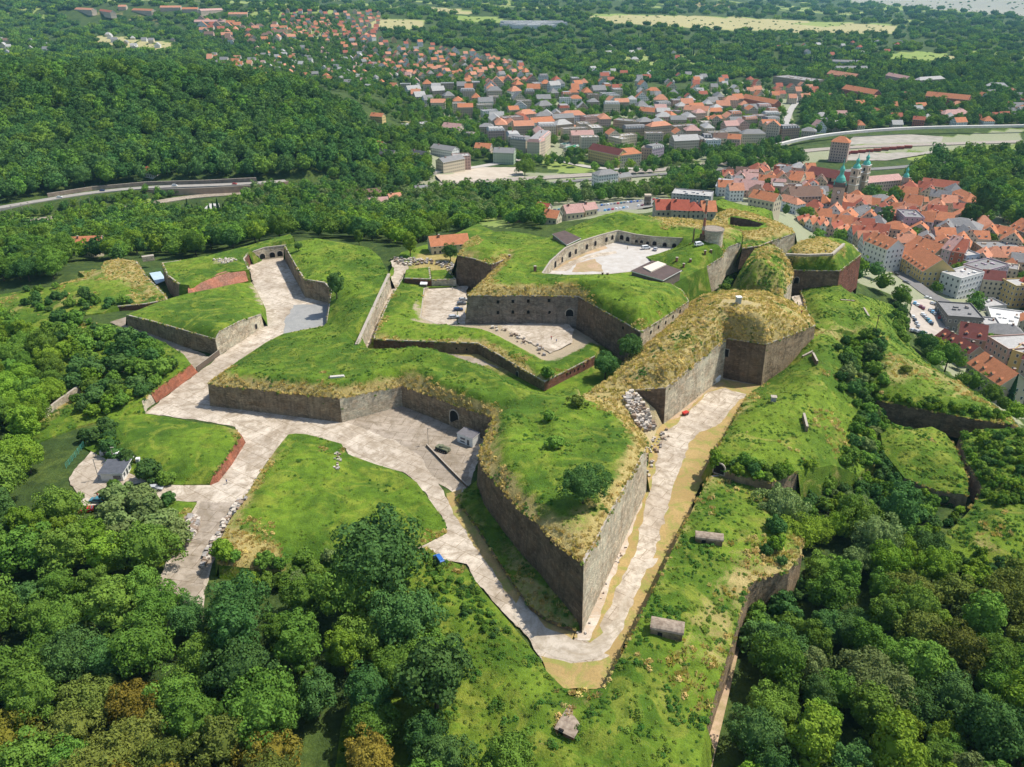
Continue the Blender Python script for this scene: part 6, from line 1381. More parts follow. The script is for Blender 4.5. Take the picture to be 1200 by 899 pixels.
# armoured vehicle
OLV=simple('olive_paint',(.17,.18,.11),(.11,.12,.075),2); h=gpt(519,528)
root=empty('armoured_vehicle',(h.x,h.y,h.z),math.radians(-32),label='small olive armoured vehicle displayed beside the low kerb wall',cat='armoured vehicle')
m=MB(); m.box((0,0,.95),(4.4,2.0,.6),0,0); m.box((1.9,0,.8),(1.0,2.0,.5),0,0,taper=.8); m.build('hull',[OLV],root)
for s in (-1,1):
    m=MB(); m.box((0,s*1.05,.45),(4.2,.4,.8),0,0,taper=.92); tr=m.build('track',[TYRE],root)
    for x in (-1.5,-.75,0,.75,1.5): link('road_wheel',WHEEL,tr,loc=(x,s*1.22,.36))
m=MB(); m.cyl((-.3,0,1.2),.85,.6,12,0,.7); tu_=m.build('turret',[OLV],root); m=MB(); m.box((1.6,0,1.5),(2.6,.14,.14),0,0); m.build('gun_barrel',[OLV],tu_)
# cannons along the straw bastion wall, white tent block, red cart
IRON=simple('black_iron',(.05,.045,.04),(.03,.03,.03),3)
def cannon(px,py,deg,label):
    h=gpt(px,py); root=empty('cannon',(h.x,h.y,h.z),math.radians(deg),label=label,cat='cannon',group='old cannons under the straw bastion wall'); root.scale=(1.15,)*3
    m=MB(); n=10; P=[(-1.0,.2),(-.6,.24),(.8,.15),(1.1,.18)]
    for (x0,r0),(x1,r1) in zip(P[:-1],P[1:]):
        for i in range(n):
            a0,a1=6.283*i/n,6.283*(i+1)/n; m.quad([(x0,r0*math.cos(a0),.9+r0*math.sin(a0)),(x1,r1*math.cos(a0),.9+r1*math.sin(a0)),(x1,r1*math.cos(a1),.9+r1*math.sin(a1)),(x0,r0*math.cos(a1),.9+r0*math.sin(a1))],0)
    m.quad([(1.1,.18*math.cos(6.283*i/n),.9+.18*math.sin(6.283*i/n)) for i in range(n)],0); m.quad([(-1.0,.2*math.cos(6.283*i/n),.9+.2*math.sin(6.283*i/n)) for i in range(n)][::-1],0)
    m.build('barrel',[IRON],root); m=MB(); m.box((-.7,0,.45),(1.8,.3,.25),0,0); m.build('carriage',[BARKP],root)
    for y in (-.55,.55): link('wheel',WHEEL,root,loc=(0,y,.5)).scale=(1.5,1,1.5)
for i,(px,py) in enumerate([(813,465.5),(817,462),(821,459),(825,455.5),(829,452.5),(833,450)]): cannon(px,py,-42,['first','second','third','fourth','fifth','last'][i]+' of six old cannons lined up under the straw bastion wall, from the red cart')
h=gpt(838,447); root=empty('tent',(h.x,h.y,h.z),.75,label='small white tent block at the end of the cannon row',cat='tent'); m=MB(); m.box((0,0,.9),(3.4,2.0,1.8),0,0); m.build('side_panel',[WHITE],root); m=MB()
for s in (-1,1): m.quad([(-1.8,0,2.5),(1.8,0,2.5),(1.8,s*1.15,1.8),(-1.8,s*1.15,1.8)][::s],0)
m.build('canopy',[simple('tent_canvas',(.8,.78,.74),(.72,.7,.66),1)],root)
h=gpt(803,486); root=empty('cart',(h.x,h.y,h.z),.6,label='small bright red cart on the grass verge of the moat',cat='cart'); RP=paint('red',PC['red'])
m=MB(); m.box((0,0,.75),(1.9,1.2,.7),0,0,taper=1.12); m.build('box',[RP],root); m=MB(); m.box((1.4,0,.5),(1.2,.1,.1),0,0); m.build('drawbar',[IRON],root)
for x in (-.5,.5):
    for y in (-.65,.65): link('wheel',WHEEL,root,loc=(x,y,.33))
# bins and portable toilets above the little car park
def bin_(px,py,w,hh,c,label,cat='bin',lid=None):
    h=gpt(px,py); root=empty('portable_toilet' if hh>2 else 'waste_bin',(h.x,h.y,h.z),.1,label=label,cat=cat); m=MB(); m.box((0,0,hh/2),(w,w,hh),0,0,taper=1.05); m.build('body',[simple('plastic_'+label[:6].replace(' ','_'),c,sc_(c,.8),2,rough=.5)],root); m=MB(); m.box((0,.05,hh+.08),(w*1.12,w*1.12,.16),0,0,taper=.85); m.build('lid',[lid or WHITE],root)
    m=MB(); m.box((0,-w/2-.04,hh*.5),(w*.7,.06,hh*.7),0,0); m.build('door' if hh>2 else 'front_panel',[simple('panel_'+label[:6].replace(' ','_'),sc_(c,.7),sc_(c,.6),2)],root)
bin_(138,538,1.2,2.3,(.75,.73,.7),'white portable toilet behind the kiosk','toilet'); bin_(142.5,538,1.2,2.3,(.65,.12,.03),'orange portable toilet behind the kiosk','toilet')
bin_(149,539,1.3,1.4,(.02,.25,.5),'blue recycling bin behind the kiosk'); bin_(155.5,540,1.3,1.4,(.65,.4,.03),'yellow recycling bin behind the kiosk'); bin_(162,541,1.1,1.1,(.7,.7,.7),'white recycling bin at the end of the row'); bin_(120,533,1.0,1.2,(.7,.7,.68),'white bin beside the hedge above the kiosk'); bin_(126,533,1.2,1.2,(.06,.07,.08),'dark bin beside the hedge above the kiosk')
# green mesh fence
A,B=gpt(78,549),gpt(99,523); root=empty('mesh_fence',tuple(A),0,label='thin green mesh fence at the edge of the little car park',cat='fence'); d=B-A
for i in range(7): p=d*(i/6); m=MB(); m.cyl((p.x,p.y,p.z-.3),.06,2.1,6,0); m.build('post',[COPPER],root)
m=MB()
for k in range(5): m.quad([(0,0,.25+k*.38),(d.x,d.y,d.z+.25+k*.38),(d.x,d.y,d.z+.31+k*.38),(0,0,.31+k*.38)],0)
m.build('rail',[COPPER],root)
# white hangar tent and blue tarp in the ravine
z0=-36; A=Vector(un(556,262,z0)); B=Vector(un(586,276,z0)); rot=math.atan2(B.y-A.y,B.x-A.x); L_=(B-A).length; root=empty('hangar',tuple((A+B)/2),rot,label='white barrel roofed hangar in the trees behind the fort',cat='hangar'); n=10; R=7
m=MB()
for i in range(n):
    a0,a1=math.pi*i/n,math.pi*(i+1)/n; m.quad([(-L_/2,R-R*math.cos(a0),R*math.sin(a0)),(L_/2,R-R*math.cos(a0),R*math.sin(a0)),(L_/2,R-R*math.cos(a1),R*math.sin(a1)),(-L_/2,R-R*math.cos(a1),R*math.sin(a1))],0)
m.build('roof',[simple('hangar_sheet',(.72,.73,.74),(.62,.64,.66),.3)],root); m=MB()
for s in (-1,1): m.quad([(s*L_/2,R-R*math.cos(math.pi*i/n),R*math.sin(math.pi*i/n)) for i in range(n+1)],0)
m.build('end_wall',[simple('hangar_end',(.4,.4,.4),(.3,.3,.3),1)],root); HOUSES.append(((A.x+B.x)/2,(A.y+B.y)/2+4,8))
P=[un(175,320,-4.2),un(188,318,-4.2),un(195,328,-4.6),un(183,333,-4.6)]; c=np.mean(P,0); root=empty('tarpaulin_roof',tuple(c),0,label='pale blue sheet roof bridging the narrow ravine at left',cat='canopy')
m=MB(); q=[tuple(np.array(p)-c) for p in P]; m.quad(q[::-1],0); m.quad([(x,y,z-.2) for x,y,z in q],0); 
for i in range(4): a,b=q[i],q[(i+1)%4]; m.quad([(a[0],a[1],a[2]-.2),(b[0],b[1],b[2]-.2),b,a],0)
m.build('sheet',[simple('blue_sheet',(.42,.52,.58),(.36,.46,.52),.5)],root)
for x,y,z in q: m=MB(); m.cyl((x*.95,y*.95,-2.6),.1,2.5+z,6,0); m.build('post',[BARKP],root)
low_wall('gate_wall',[un(167,305,-2.4),un(181,303,-2.4)],2.0,2.5,PALE_LIT,'pale gate wall closing the ravine above the blue sheet roof')
# market stalls with striped roofs, green market roofs
sc=[(.62,.07,.04),(.75,.73,.7),(.62,.2,.04),(.72,.3,.06)]
k=0
for (x0,y0,x1,y1,n) in [(641,155,662,148,7),(675,152,699,147,8),(668,157,676,161,2)]:
    for i in range(n):
        px,py=x0+(x1-x0)*i/max(1,n-1),y0+(y1-y0)*i/max(1,n-1); h=hit(px,py,BV_T); c=sc[k%4]; k+=1
        nm=['red','white','orange','amber'][(k-1)%4]
        building(h.x,h.y,h.z,.15,3.4,12,3.2,'gabley',{'red':'scarlet','white':'white','orange':'orange','amber':'salmon'}[nm],'cream',name='market_stall',cat='market stall',label=unique(nm+' roofed market stall in the bazaar',h.x,h.y,h.z),group='market stalls in the bazaar',chim=0,pitch=.4,shared=False)
for (ax,ay,bx,by,l) in [(663,174,676,171,'bright green flat roofed market hall, upper one'),(668,178,684,174,'bright green flat roofed market hall, lower one')]: bline(ax,ay,bx,by,9,4,'flat','green','white',l,name='market_hall',cat='market hall',chim=0)
# red freight wagons beside the yard
for i in range(9):
    px=992+i*9; py=181-i*.9; h=hit(px,py,BV_A); root=empty('freight_wagon',tuple(h),.02,label=unique('rusty red freight wagon in the station sidings',h.x,h.y,h.z),cat='freight wagon',group='freight wagons in the sidings'); m=MB(); m.box((0,0,1.9),(8.5,2.8,2.6),0,0); m.build('body',[simple('wagon_red_%d'%i,(.30,.08,.06),(.22,.06,.05),1)],root)
    m=MB(); m.box((0,0,.4),(7,2,.5),0,0); m.build('bogie',[TYRE],root)
# people: one continuous skin over a small skeleton
def person_me(seed,shirt,trousers):
    rnd_=random.Random(seed); s=rnd_.uniform(-.15,.2)
    V=[(0,0,.95),(0,0,1.2),(0,.0,1.42),(0,0,1.53),(0,-.02,1.68),(.1,0,.9),(.12,-s,.5),(.12,-s*.6,.08),(.12,-s*.6-.16,.04),(-.1,0,.9),(-.12,s,.5),(-.12,s*1.3,.08),(-.12,s*1.3-.16,.04),(.2,0,1.4),(.27,s*.5,1.12),(.28,s*.3-.08,.86),(-.2,0,1.4),(-.27,-s*.5,1.12),(-.28,-s*.3-.08,.86)]
    E=[(0,1),(1,2),(2,3),(3,4),(0,5),(5,6),(6,7),(7,8),(0,9),(9,10),(10,11),(11,12),(2,13),(13,14),(14,15),(2,16),(16,17),(17,18)]; Rr=[.14,.14,.15,.06,.105,.1,.07,.05,.04,.1,.07,.05,.04,.07,.05,.035,.07,.05,.035]
    me=bpy.data.meshes.new('tmp'); me.from_pydata(V,E,[]); o=bpy.data.objects.new('tmp',me); COL.objects.link(o); sk=o.modifiers.new('s','SKIN'); o.modifiers.new('u','SUBSURF').levels=1
    for i,r in enumerate(Rr): me.skin_vertices[0].data[i].radius=(r,r*(.75 if i<3 else 1))
    me.skin_vertices[0].data[0].use_root=True
    dg=bpy.context.evaluated_depsgraph_get(); nm=bpy.data.meshes.new_from_object(o.evaluated_get(dg)); bpy.data.objects.remove(o); nm.name='person'
    nm.materials.clear()
    for m_ in (simple('skin_%d'%seed,(.55,.36,.27),(.5,.32,.24),3),simple('shirt_%d'%seed,shirt,sc_(shirt,.8),3),simple('trousers_%d'%seed,trousers,sc_(trousers,.8),3),simple('hair_%d'%seed,(.06,.04,.03),(.1,.07,.04),5)): nm.materials.append(m_)
    for p in nm.polygons:
        c=p.center; p.material_index=3 if c.z>1.70 or (c.z>1.6 and c.y>.02) else 0 if c.z>1.5 else 2 if c.z<.95 and abs(c.x)<.23 else (0 if c.z<1.1 and abs(c.x)>.23 else 1); p.use_smooth=True
    return nm
PM=[person_me(1,(.6,.1,.08),(.05,.06,.12)),person_me(2,(.7,.7,.68),(.1,.1,.1)),person_me(3,(.08,.15,.35),(.3,.26,.2)),person_me(4,(.65,.62,.2),(.06,.06,.08))]
SH_=['red shirt','white shirt','blue shirt','yellow shirt']
for i,(px,py,k,l) in enumerate([(115,583,0,'standing beside the blue grey hatchback'),(167,573,1,'standing in the tree shade near the silver estate car'),(266,567,2,'walking on the road below the red slope'),(931,350,1,'at the far end of the path under the brick bastion'),(934,358,3,'midway along the narrow path under the brick bastion'),(939,368,0,'on the narrow path under the brick bastion, lowest one'),(936,362,2,'close to the yellow shirted walker on the narrow path'),(530,340,1,'alone in the middle of the walled car yard'),(652,402,2,'at the tip of the tenaille yard'),(967,297,2,'on the straw platform of the brick bastion'),(646,398,0,'near the tenaille tip, beside the one in blue'),(735,292,3,'on the court floor below the far casemates')]):
    h=gpt(px,py); o=link('person',PM[k],loc=(h.x,h.y,h.z),rz=i*1.3,label='person in a {} {}'.format(SH_[k],l),cat='person')
# loose stones: rubble beside the roads
def rubble(name,label,poly,n,s0,s1,mats):
    rnd_=random.Random(n); V=[];Fx=[];mi=[]
    for _ in range(n):
        x,y=rand_in(poly,rnd_); h=gpt(x,y); s=rnd_.uniform(s0,s1); n0=len(V); 
        for q in ((-1,-1,-1),(1,-1,-1),(1,1,-1),(-1,1,-1),(-1,-1,1),(1,-1,1),(1,1,1),(-1,1,1)): V.append((h.x+q[0]*s*rnd_.uniform(.3,.6),h.y+q[1]*s*rnd_.uniform(.3,.6),h.z+s*.35+q[2]*s*rnd_.uniform(.25,.5)))
        for f in ((0,1,5,4),(1,2,6,5),(2,3,7,6),(3,0,4,7),(4,5,6,7)): Fx.append(tuple(k+n0 for k in f)); mi.append(_%len(mats))
    link(name,mesh(name,V,Fx,mats,mi),label=label,kind='stuff')
SM=[simple('pale_rock',(.58,.52,.44),(.44,.38,.31),2),simple('brown_rock',(.30,.22,.16),(.2,.15,.11),2),simple('grey_rock',(.36,.33,.30),(.24,.22,.2),2)]
rubble('rubble','heap of broken masonry at the edge of the lower paved road',[(224,602),(234,610),(228,628),(214,642),(206,636),(212,618)],240,.5,1.4,SM)
rubble('rubble','line of broken stones along the foot of the large grass island',[(288,585),(268,612),(246,655),(236,668),(240,650),(262,612),(280,585)],190,.4,1.2,SM)
rubble('rubble','tumbled pale rocks on the ruined bank',[(740,458),(752,470),(768,500),(758,508),(748,500),(736,480),(730,466)],300,.5,1.5,SM)
rubble('rubble','spoil and stones along the track behind the tenaille',[(455,303),(500,304),(536,310),(530,318),(505,310),(470,312)],160,.4,1.4,SM)
rubble('rubble','pale stones around the broken end of the long bastion wall',[(752,530),(770,508),(780,500),(786,510),(770,530),(762,560),(754,575),(752,560)],60,.3,1.0,SM)
rubble('rubble','scattered blocks on the tenaille terrace',[(570,384),(600,398),(640,420),(646,414),(620,398),(590,384)],26,.5,1.3,SM)
rubble('rubble','scattered white stones at the foot of the moat wall',[(676,742),(700,700),(740,612),(745,620),(700,712),(684,748)],16,.25,.6,SM)
rubble('rubble','weathered stones in the rocky notch of the grass island',[(392,532),(400,530),(402,540),(396,552),(391,550)],22,.3,.8,SM)
rubble('rubble','bleached stones on the green terrace',[(250,305),(268,302),(278,305),(262,310)],40,.4,1.2,SM[:1])
# ================================================================ vegetation
def leafmat(name,c1,c2,c3,tr=.22):
    m=bpy.data.materials.new(name); m.use_nodes=True; nt=m.node_tree; nt.nodes.clear()
    out=nt.nodes.new('ShaderNodeOutputMaterial'); df=nt.nodes.new('ShaderNodeBsdfDiffuse'); tl=nt.nodes.new('ShaderNodeBsdfTranslucent'); ms=nt.nodes.new('ShaderNodeMixShader'); ms.inputs[0].default_value=tr
    oi=nt.nodes.new('ShaderNodeObjectInfo'); n=noise(nt,.45,3,rough=.7); n2=noise(nt,.02,2); n4=noise(nt,.0035,3)
    c=mix(nt,ramp(nt,n,.35,.65),c1,c2); c=mix(nt,ramp(nt,n4,.45,.6,0,.5),c,sc_(c3,1.35)); c=mix(nt,ramp(nt,oi.outputs['Random'],0,1,0,.75),c,mix(nt,n2,c3,c2))
    hs=nt.nodes.new('ShaderNodeHueSaturation'); nt.links.new(c,hs.inputs['Color'])
    r2=math_(nt,'FRACT',math_(nt,'MULTIPLY',oi.outputs['Random'],7.31)); nt.links.new(ramp(nt,r2,0,1,.494,.52),hs.inputs['Hue']); 
    r3=math_(nt,'FRACT',math_(nt,'MULTIPLY',oi.outputs['Random'],13.7)); nt.links.new(ramp(nt,r3,0,1,.78,1.3),hs.inputs['Value'])
    nt.links.new(hs.outputs[0],df.inputs[0]); nt.links.new(hs.outputs[0],tl.inputs[0])
    nt.links.new(df.outputs[0],ms.inputs[1]); nt.links.new(tl.outputs[0],ms.inputs[2]); nt.links.new(ms.outputs[0],out.inputs[0]); return m
LM={'mid':leafmat('leaf_mid_green',(0.098,0.185,0.029),(0.167,0.262,0.041),(0.132,0.223,0.037)),
 'dark':leafmat('leaf_dark_green',(0.055,0.120,0.031),(0.103,0.180,0.046),(0.075,0.153,0.041)),
 'bright':leafmat('leaf_bright_green',(0.143,0.240,0.026),(0.222,0.316,0.036),(0.175,0.266,0.030)),
 'olive':leafmat('leaf_olive',(0.115,0.142,0.029),(0.172,0.191,0.039),(0.127,0.164,0.032)),
 'gold':leafmat('leaf_golden',(0.196,0.164,0.028),(0.265,0.213,0.035),(0.149,0.153,0.028)),
 'grey':leafmat('leaf_silver_green',(0.135,0.190,0.056),(0.222,0.266,0.091),(0.143,0.203,0.061)),
 'conifer':leafmat('needle_dark',(0.018,0.050,0.022),(0.034,0.076,0.030),(0.029,0.063,0.027),.1)}
BARK=simple('bark',(.10,.075,.05),(.06,.045,.03),4)
def leaf_quads(C,Nn,size,rng,aspect=.75):
    """centres C, normals Nn -> verts, faces (quads)"""
    n=len(C); a=rng.normal(size=(n,3)); t=np.cross(Nn,a); t/=np.linalg.norm(t,axis=1)[:,None]+1e-9; b=np.cross(Nn,t)
    s=size*rng.uniform(.6,1.3,(n,1)); t=t*s*.5; b=b*s*.5*aspect
    V=np.stack([C-t-b*.4,C-b+t*.3,C+t+b*.3,C+b-t*.2],1).reshape(-1,3); Fq=np.arange(4*n).reshape(n,4); return V,Fq
def core(rx,ry,rz,cz,n=10,m=7,jit=.1,rng=None):
    V=[];Fq=[]
    for i in range(m+1):
        ph=math.pi*i/m
        for j in range(n):
            k=1+rng.uniform(-jit,jit); V.append((rx*k*math.sin(ph)*math.cos(6.283*j/n),ry*k*math.sin(ph)*math.sin(6.283*j/n),cz+rz*k*math.cos(ph)))
    for i in range(m):
        for j in range(n): Fq.append((i*n+j,i*n+(j+1)%n,(i+1)*n+(j+1)%n,(i+1)*n+j))
    return np.array(V),np.array(Fq)
def crown_mesh(seed,R=5.0,Hc=5.2,cz=7.5,lobes=46,per=120,leaf=.55,low=-.55,name='crown',lr=(.30,.46)):
    rng=np.random.default_rng(seed); i=np.arange(lobes)+.5
    zz=1-(1-low)*i/lobes; th=2.39996*np.arange(lobes)*1.0+rng.uniform(-.3,.3,lobes); rr_=np.sqrt(np.clip(1-zz**2,0,1))
    D=np.stack([rr_*np.cos(th),rr_*np.sin(th),zz],1); k=rng.uniform(.52,1.0,lobes)[:,None]
    sq=rng.uniform(.85,1.15,2); C=D*k*np.array([R*sq[0],R*sq[1],Hc])*(1+.2*np.sin(2*th+seed)[:,None]*np.array([1,1,.4]))+rng.normal(size=(lobes,3))*R*.055+np.array([0,0,cz])
    Vs=[];Fs=[];n0=0
    LR=rng.uniform(*lr,lobes)*R
    for q in range(lobes):
        P=rng.normal(size=(per,3)); P/=np.linalg.norm(P,axis=1)[:,None]
        P=P+D[q]*.55+np.array([0,0,.25]); P/=np.linalg.norm(P,axis=1)[:,None]
        cc=C[q]+P*LR[q]*rng.uniform(.72,1.08,(per,1))*np.array([1,1,.85])
        nn=P+rng.normal(size=(per,3))*.42; nn/=np.linalg.norm(nn,axis=1)[:,None]
        V,Fq=leaf_quads(cc,nn,leaf,rng); Vs.append(V);Fs.append(Fq+n0);n0+=len(V)
    V,Fq=core(R*.72,R*.72,Hc*.74,cz,rng=rng); Vs.append(V);Fs.append(Fq+n0)
    V=np.vstack(Vs); Fq=np.vstack(Fs)
    return fast_mesh(name,V,Fq)
def fast_mesh(name,V,Fq):
    me=bpy.data.meshes.new(name); nf=len(Fq); k=Fq.shape[1]
    me.vertices.add(len(V)); me.vertices.foreach_set('co',np.asarray(V,dtype=np.float32).ravel())
    me.loops.add(nf*k); me.loops.foreach_set('vertex_index',np.asarray(Fq,dtype=np.int32).ravel())
    me.polygons.add(nf); me.polygons.foreach_set('loop_start',np.arange(nf,dtype=np.int32)*k); 
    me.update(calc_edges=True); return me
def conifer_mesh(seed,Hh=14,R=3.0,per=3600,leaf=.6):
    rng=np.random.default_rng(seed); z=rng.uniform(0,1,per)**.8; th=rng.uniform(0,6.283,per)
    lay=1-.28*np.abs(np.sin(z*math.pi*9)); r=R*(1-z)*lay*rng.uniform(.55,1,per)*(1+.18*np.sin(th*5+z*30))
    C=np.stack([r*np.cos(th),r*np.sin(th),1.2+z*(Hh-1.2)],1); nn=np.stack([np.cos(th)*.5,np.sin(th)*.5,np.full(per,.8)],1)+rng.normal(size=(per,3))*.35
    nn/=np.linalg.norm(nn,axis=1)[:,None]; V,Fq=leaf_quads(C,nn,leaf,rng)
    V2,F2=core(R*.45,R*.45,Hh*.42,Hh*.45,rng=rng); return fast_mesh('crown',np.vstack([V,V2]),np.vstack([Fq,F2+len(V)]))
def trunk_mesh(seed,Hh=6,r=.35):
    rng=random.Random(seed); m=MB()
    def limb(a,b,ra,rb,n=7):
        a=Vector(a);b=Vector(b); d=(b-a).normalized(); u=d.orthogonal().normalized(); v=d.cross(u); A=[a+(u*math.cos(6.283*i/n)+v*math.sin(6.283*i/n))*ra for i in range(n)]; B=[b+(u*math.cos(6.283*i/n)+v*math.sin(6.283*i/n))*rb for i in range(n)]
        for i in range(n): j=(i+1)%n; m.quad([A[i],A[j],B[j],B[i]],0)
    limb((0,0,-1.5),(0,0,Hh*.5),r*1.25,r*.85); limb((0,0,Hh*.5),(.1,.1,Hh),r*.85,r*.45)
    for k in range(5):
        a=k*1.257+rng.uniform(-.3,.3); limb((0,0,Hh*rng.uniform(.4,.6)),(2.2*math.cos(a),2.2*math.sin(a),Hh*rng.uniform(.85,1.1)),r*.45,r*.15,5)
    return m.me('trunk',[BARK])
def clone(me,mat): c=me.copy(); c.materials.clear(); c.materials.append(mat); return c
TRUNKS=[trunk_mesh(s) for s in (1,2,3)]; TR_C=trunk_mesh(9,8,.22); TR_B=trunk_mesh(8,1.0,.09)
_cr=[crown_mesh(s,lobes=lb,R=R,Hc=H_,cz=cz,per=pr,lr=lr_,leaf=lf) for s,lb,R,H_,cz,pr,lr_,lf in ((11,58,5.2,5.0,7.6,120,(.22,.42),.5),(12,46,4.1,6.6,8.8,130,(.26,.42),.55),(13,70,6.3,4.3,7.0,100,(.18,.36),.5),(14,30,4.4,4.8,7.4,170,(.34,.5),.6),(15,64,5.2,5.8,7.8,100,(.16,.40),.48))]
_cb=[crown_mesh(s,lobes=lb,R=1.5,Hc=1.3,cz=1.15,per=70,leaf=.34,low=-.35) for s,lb in ((21,14),(22,18),(23,11))]
_cc=[conifer_mesh(s,Hh=H_,R=R) for s,H_,R in ((31,14,3.0),(32,16,2.6))]
_cl=[crown_mesh(s,lobes=lb,R=R,Hc=H_,cz=cz,per=26,leaf=1.15,low=-.4) for s,lb,R,H_,cz in ((41,26,5.2,5.4,7.4),(42,20,4.6,6.2,8.0),(43,30,5.6,4.8,7.0))]
def grove(seed):
    rng=np.random.default_rng(seed); Vs=[];Fs=[];n0=0
    for k in range(7):
        me=crown_mesh(seed*10+k,lobes=12,R=5,Hc=5.5,cz=7,per=9,leaf=2.3,low=-.2)
        V=np.empty(len(me.vertices)*3,dtype=np.float32); me.vertices.foreach_get('co',V); V=V.reshape(-1,3)*rng.uniform(.75,1.2)
        a=k*.9; V[:,:2]+=np.array([math.cos(a),math.sin(a)])*rng.uniform(5,10)*(k>0)
        Fq=np.array([p.vertices[:] for p in me.polygons]); Vs.append(V);Fs.append(Fq+n0);n0+=len(V); bpy.data.meshes.remove(me)
    return fast_mesh('crown',np.vstack(Vs),np.vstack(Fs))
_gr=[grove(s) for s in (1,2,3)]
CROWN={}
def crown(kind,i,pal):
    k=(kind,i,pal)
    if k not in CROWN: CROWN[k]=clone({'t':_cr,'b':_cb,'c':_cc}[kind][i],LM[pal])
    return CROWN[k]
TREES=[]  # apparent size, x,y,z,scale,kind,variant,palette,label
GRID={}
def free(x,y,r):
    g=12; i,j=int(x//g),int(y//g)
    for a in (-1,0,1):
        for b in (-1,0,1):
            for (u,v,q) in GRID.get((i+a,j+b),()):
                if (x-u)**2+(y-v)**2<(.5*(r+q))**2: return False
    return True
def put(x,y,r): GRID.setdefault((int(x//12),int(y//12)),[]).append((x,y,r))
HG={}
for a,b,c in HOUSES: HG.setdefault((int(a//60),int(b//60)),[]).append((a,b,c))
def nohouse(x,y,m=2.5):
    i,j=int(x//60),int(y//60)
    for a in (-1,0,1):
        for b in (-1,0,1):
            for (u,v,q) in HG.get((i+a,j+b),()):
                if (x-u)**2+(y-v)**2<(q+m)**2: return False
    return True
BV_R=BV_T2
def noroad(x,y):
    q=BV_R.ray_cast(Vector((x,y,300)),Vector((0,0,-1)))[0]
    return not q
def pick(rnd,pal):
    t=rnd.random()*sum(w for _,w in pal)
    for p,w in pal:
        t-=w
        if t<=0: return p
    return pal[-1][0]
def add_tree(x,y,z,s,kind='t',pal='mid',rnd=random,label=None,sz=None):
    i=rnd.randrange({'t':5,'b':3,'c':2}[kind]); R={'t':5,'b':1.5,'c':3}[kind]*s
    px,py,dep=pj(x,y,z+R); TREES.append([R/dep*F if (-40<px<1240 and py<990) else 0,x,y,z,s,kind,i,pal,rnd.uniform(0,6.28),label,sz or rnd.uniform(.9,1.12)])
KEEPOUT=[[(1058,340),(1128,340),(1138,402),(1100,408),(1064,400)],[(1014,296),(1050,300),(1085,345),(1075,360),(1030,330)],[(640,236),(780,226),(790,262),(640,268)]]
def forest(poly,n,s0,s1,pal,kind='t',spacing=.85,bv=None,where='',seed=1,edge=0,houses=True):
    rnd=random.Random(seed); R0={'t':5,'b':1.5,'c':3}[kind]; c=0
    P=np.array(poly,float); lo=P.min(0);hi=P.max(0)
    Q=np.stack([np.array([rnd.uniform(lo[0],hi[0]) for _ in range(n)]),np.array([rnd.uniform(lo[1],hi[1]) for _ in range(n)])],1); Q=Q[inpoly(Q,poly)]
    for x,y in Q:
        if y>225 and x>600 and s0>=.5 and any(inpoly(np.array([[x,y-7.0]]),kp)[0] for kp in KEEPOUT): continue
        h=hit(x,y,bv or BV_T)
        if not h: continue
        s=rnd.uniform(s0,s1); r=2*R0*s*spacing
        if not free(h.x,h.y,r): continue
        if houses and not nohouse(h.x,h.y,R0*s*.6): continue
        if bv is None and y<330 and not noroad(h.x,h.y): continue
        put(h.x,h.y,r); add_tree(h.x,h.y,h.z-.3,s,kind,pick(rnd,pal),rnd,label=where); c+=1
    return c
def lone(px,py,s,kind='t',pal='dark',label=None,z=None,sz=None,bv=None):
    h=hit(px,py,bv or BV_A) if z is None else Vector(un(px,py,z)); put(h.x,h.y,2*s*{'t':5,'b':1.5,'c':3}[kind]*.8); add_tree(h.x,h.y,h.z-.2,s,kind,pal,random,label='!'+label if label else None,sz=sz)
# trees that stand alone
lone(683,590,0.85,'t','dark','round dark green tree casting a shadow on the front bastion')
lone(709,444,0.78,'t','dark','round dark tree at the foot of the straw slope, lower of the pair')
lone(738,421,.72,'t','dark','round dark tree against the casemate wall corner, upper of the pair',z=8.6)
lone(395,350,0.78,'t','dark','tall dark tree growing beside the grey asphalt pad')
lone(350,294,.34,'t','dark','small dark tree on the rampart end at the head of the moat')
lone(580,311,0.65,'t','dark','dark tree growing from the grey orillon wall of the redoubt')
lone(481,300,.8,'t','bright','bright green round tree behind the stony track')
lone(528,306,.72,'t','dark','dark spreading tree in front of the orange farmhouse')
lone(421,288,.55,'t','mid','slender light tree beside the dark shed roof')
lone(642,442,1.5,'b','mid','green bush on the sharp corner of the tenaille')
lone(650,524,1.6,'b','mid','round bush in the middle of the front bastion',sz=.9)
lone(643,492,1.3,'b','mid','low bush on the hollow of the front bastion')
lone(676,476,1.7,'b','olive','olive bush at the foot of the straw slope')
lone(175,560,2.6,'b','dark','dense dark bush right of the small white kiosk')
lone(195,568,1.7,'b','mid','smaller bush beside the dense dark bush near the kiosk')
lone(136,575,1.3,'b','mid','flat clipped shrub in front of the white kiosk')
lone(198,590,1.3,'b','dark','round bush on the small grass strip by the silver car')
lone(1061,436,1.3,'b','olive','dark rounded bush on the yellow slope at right')
lone(1180,478,.95,'c','conifer','tall dark conifer standing before the pink houses at right',bv=BV_T,z=-38)
lone(1053,362,.95,'t','mid','big green tree beside the car park steps',z=-38)
lone(1056,374,.6,'t','dark','dark tree below the big green tree near the car park',z=-38)
lone(1082,414,.85,'t','dark','dark round tree between the slope and the maroon roof',z=-32)
lone(447,696,1.85,'t','dark','biggest dark tree at the corner of the wood near the blue van',sz=.92)
lone(418,728,1.25,'t','mid','large green tree behind the biggest dark tree near the blue van')
lone(478,752,1.15,'t','dark','large dark tree at the wood edge below the blue van')
lone(512,830,1.3,'t','dark','large dark tree at the wood edge left of the ruined bunker')
lone(196,738,.95,'t','mid','green tree standing over the lower end of the paved road')
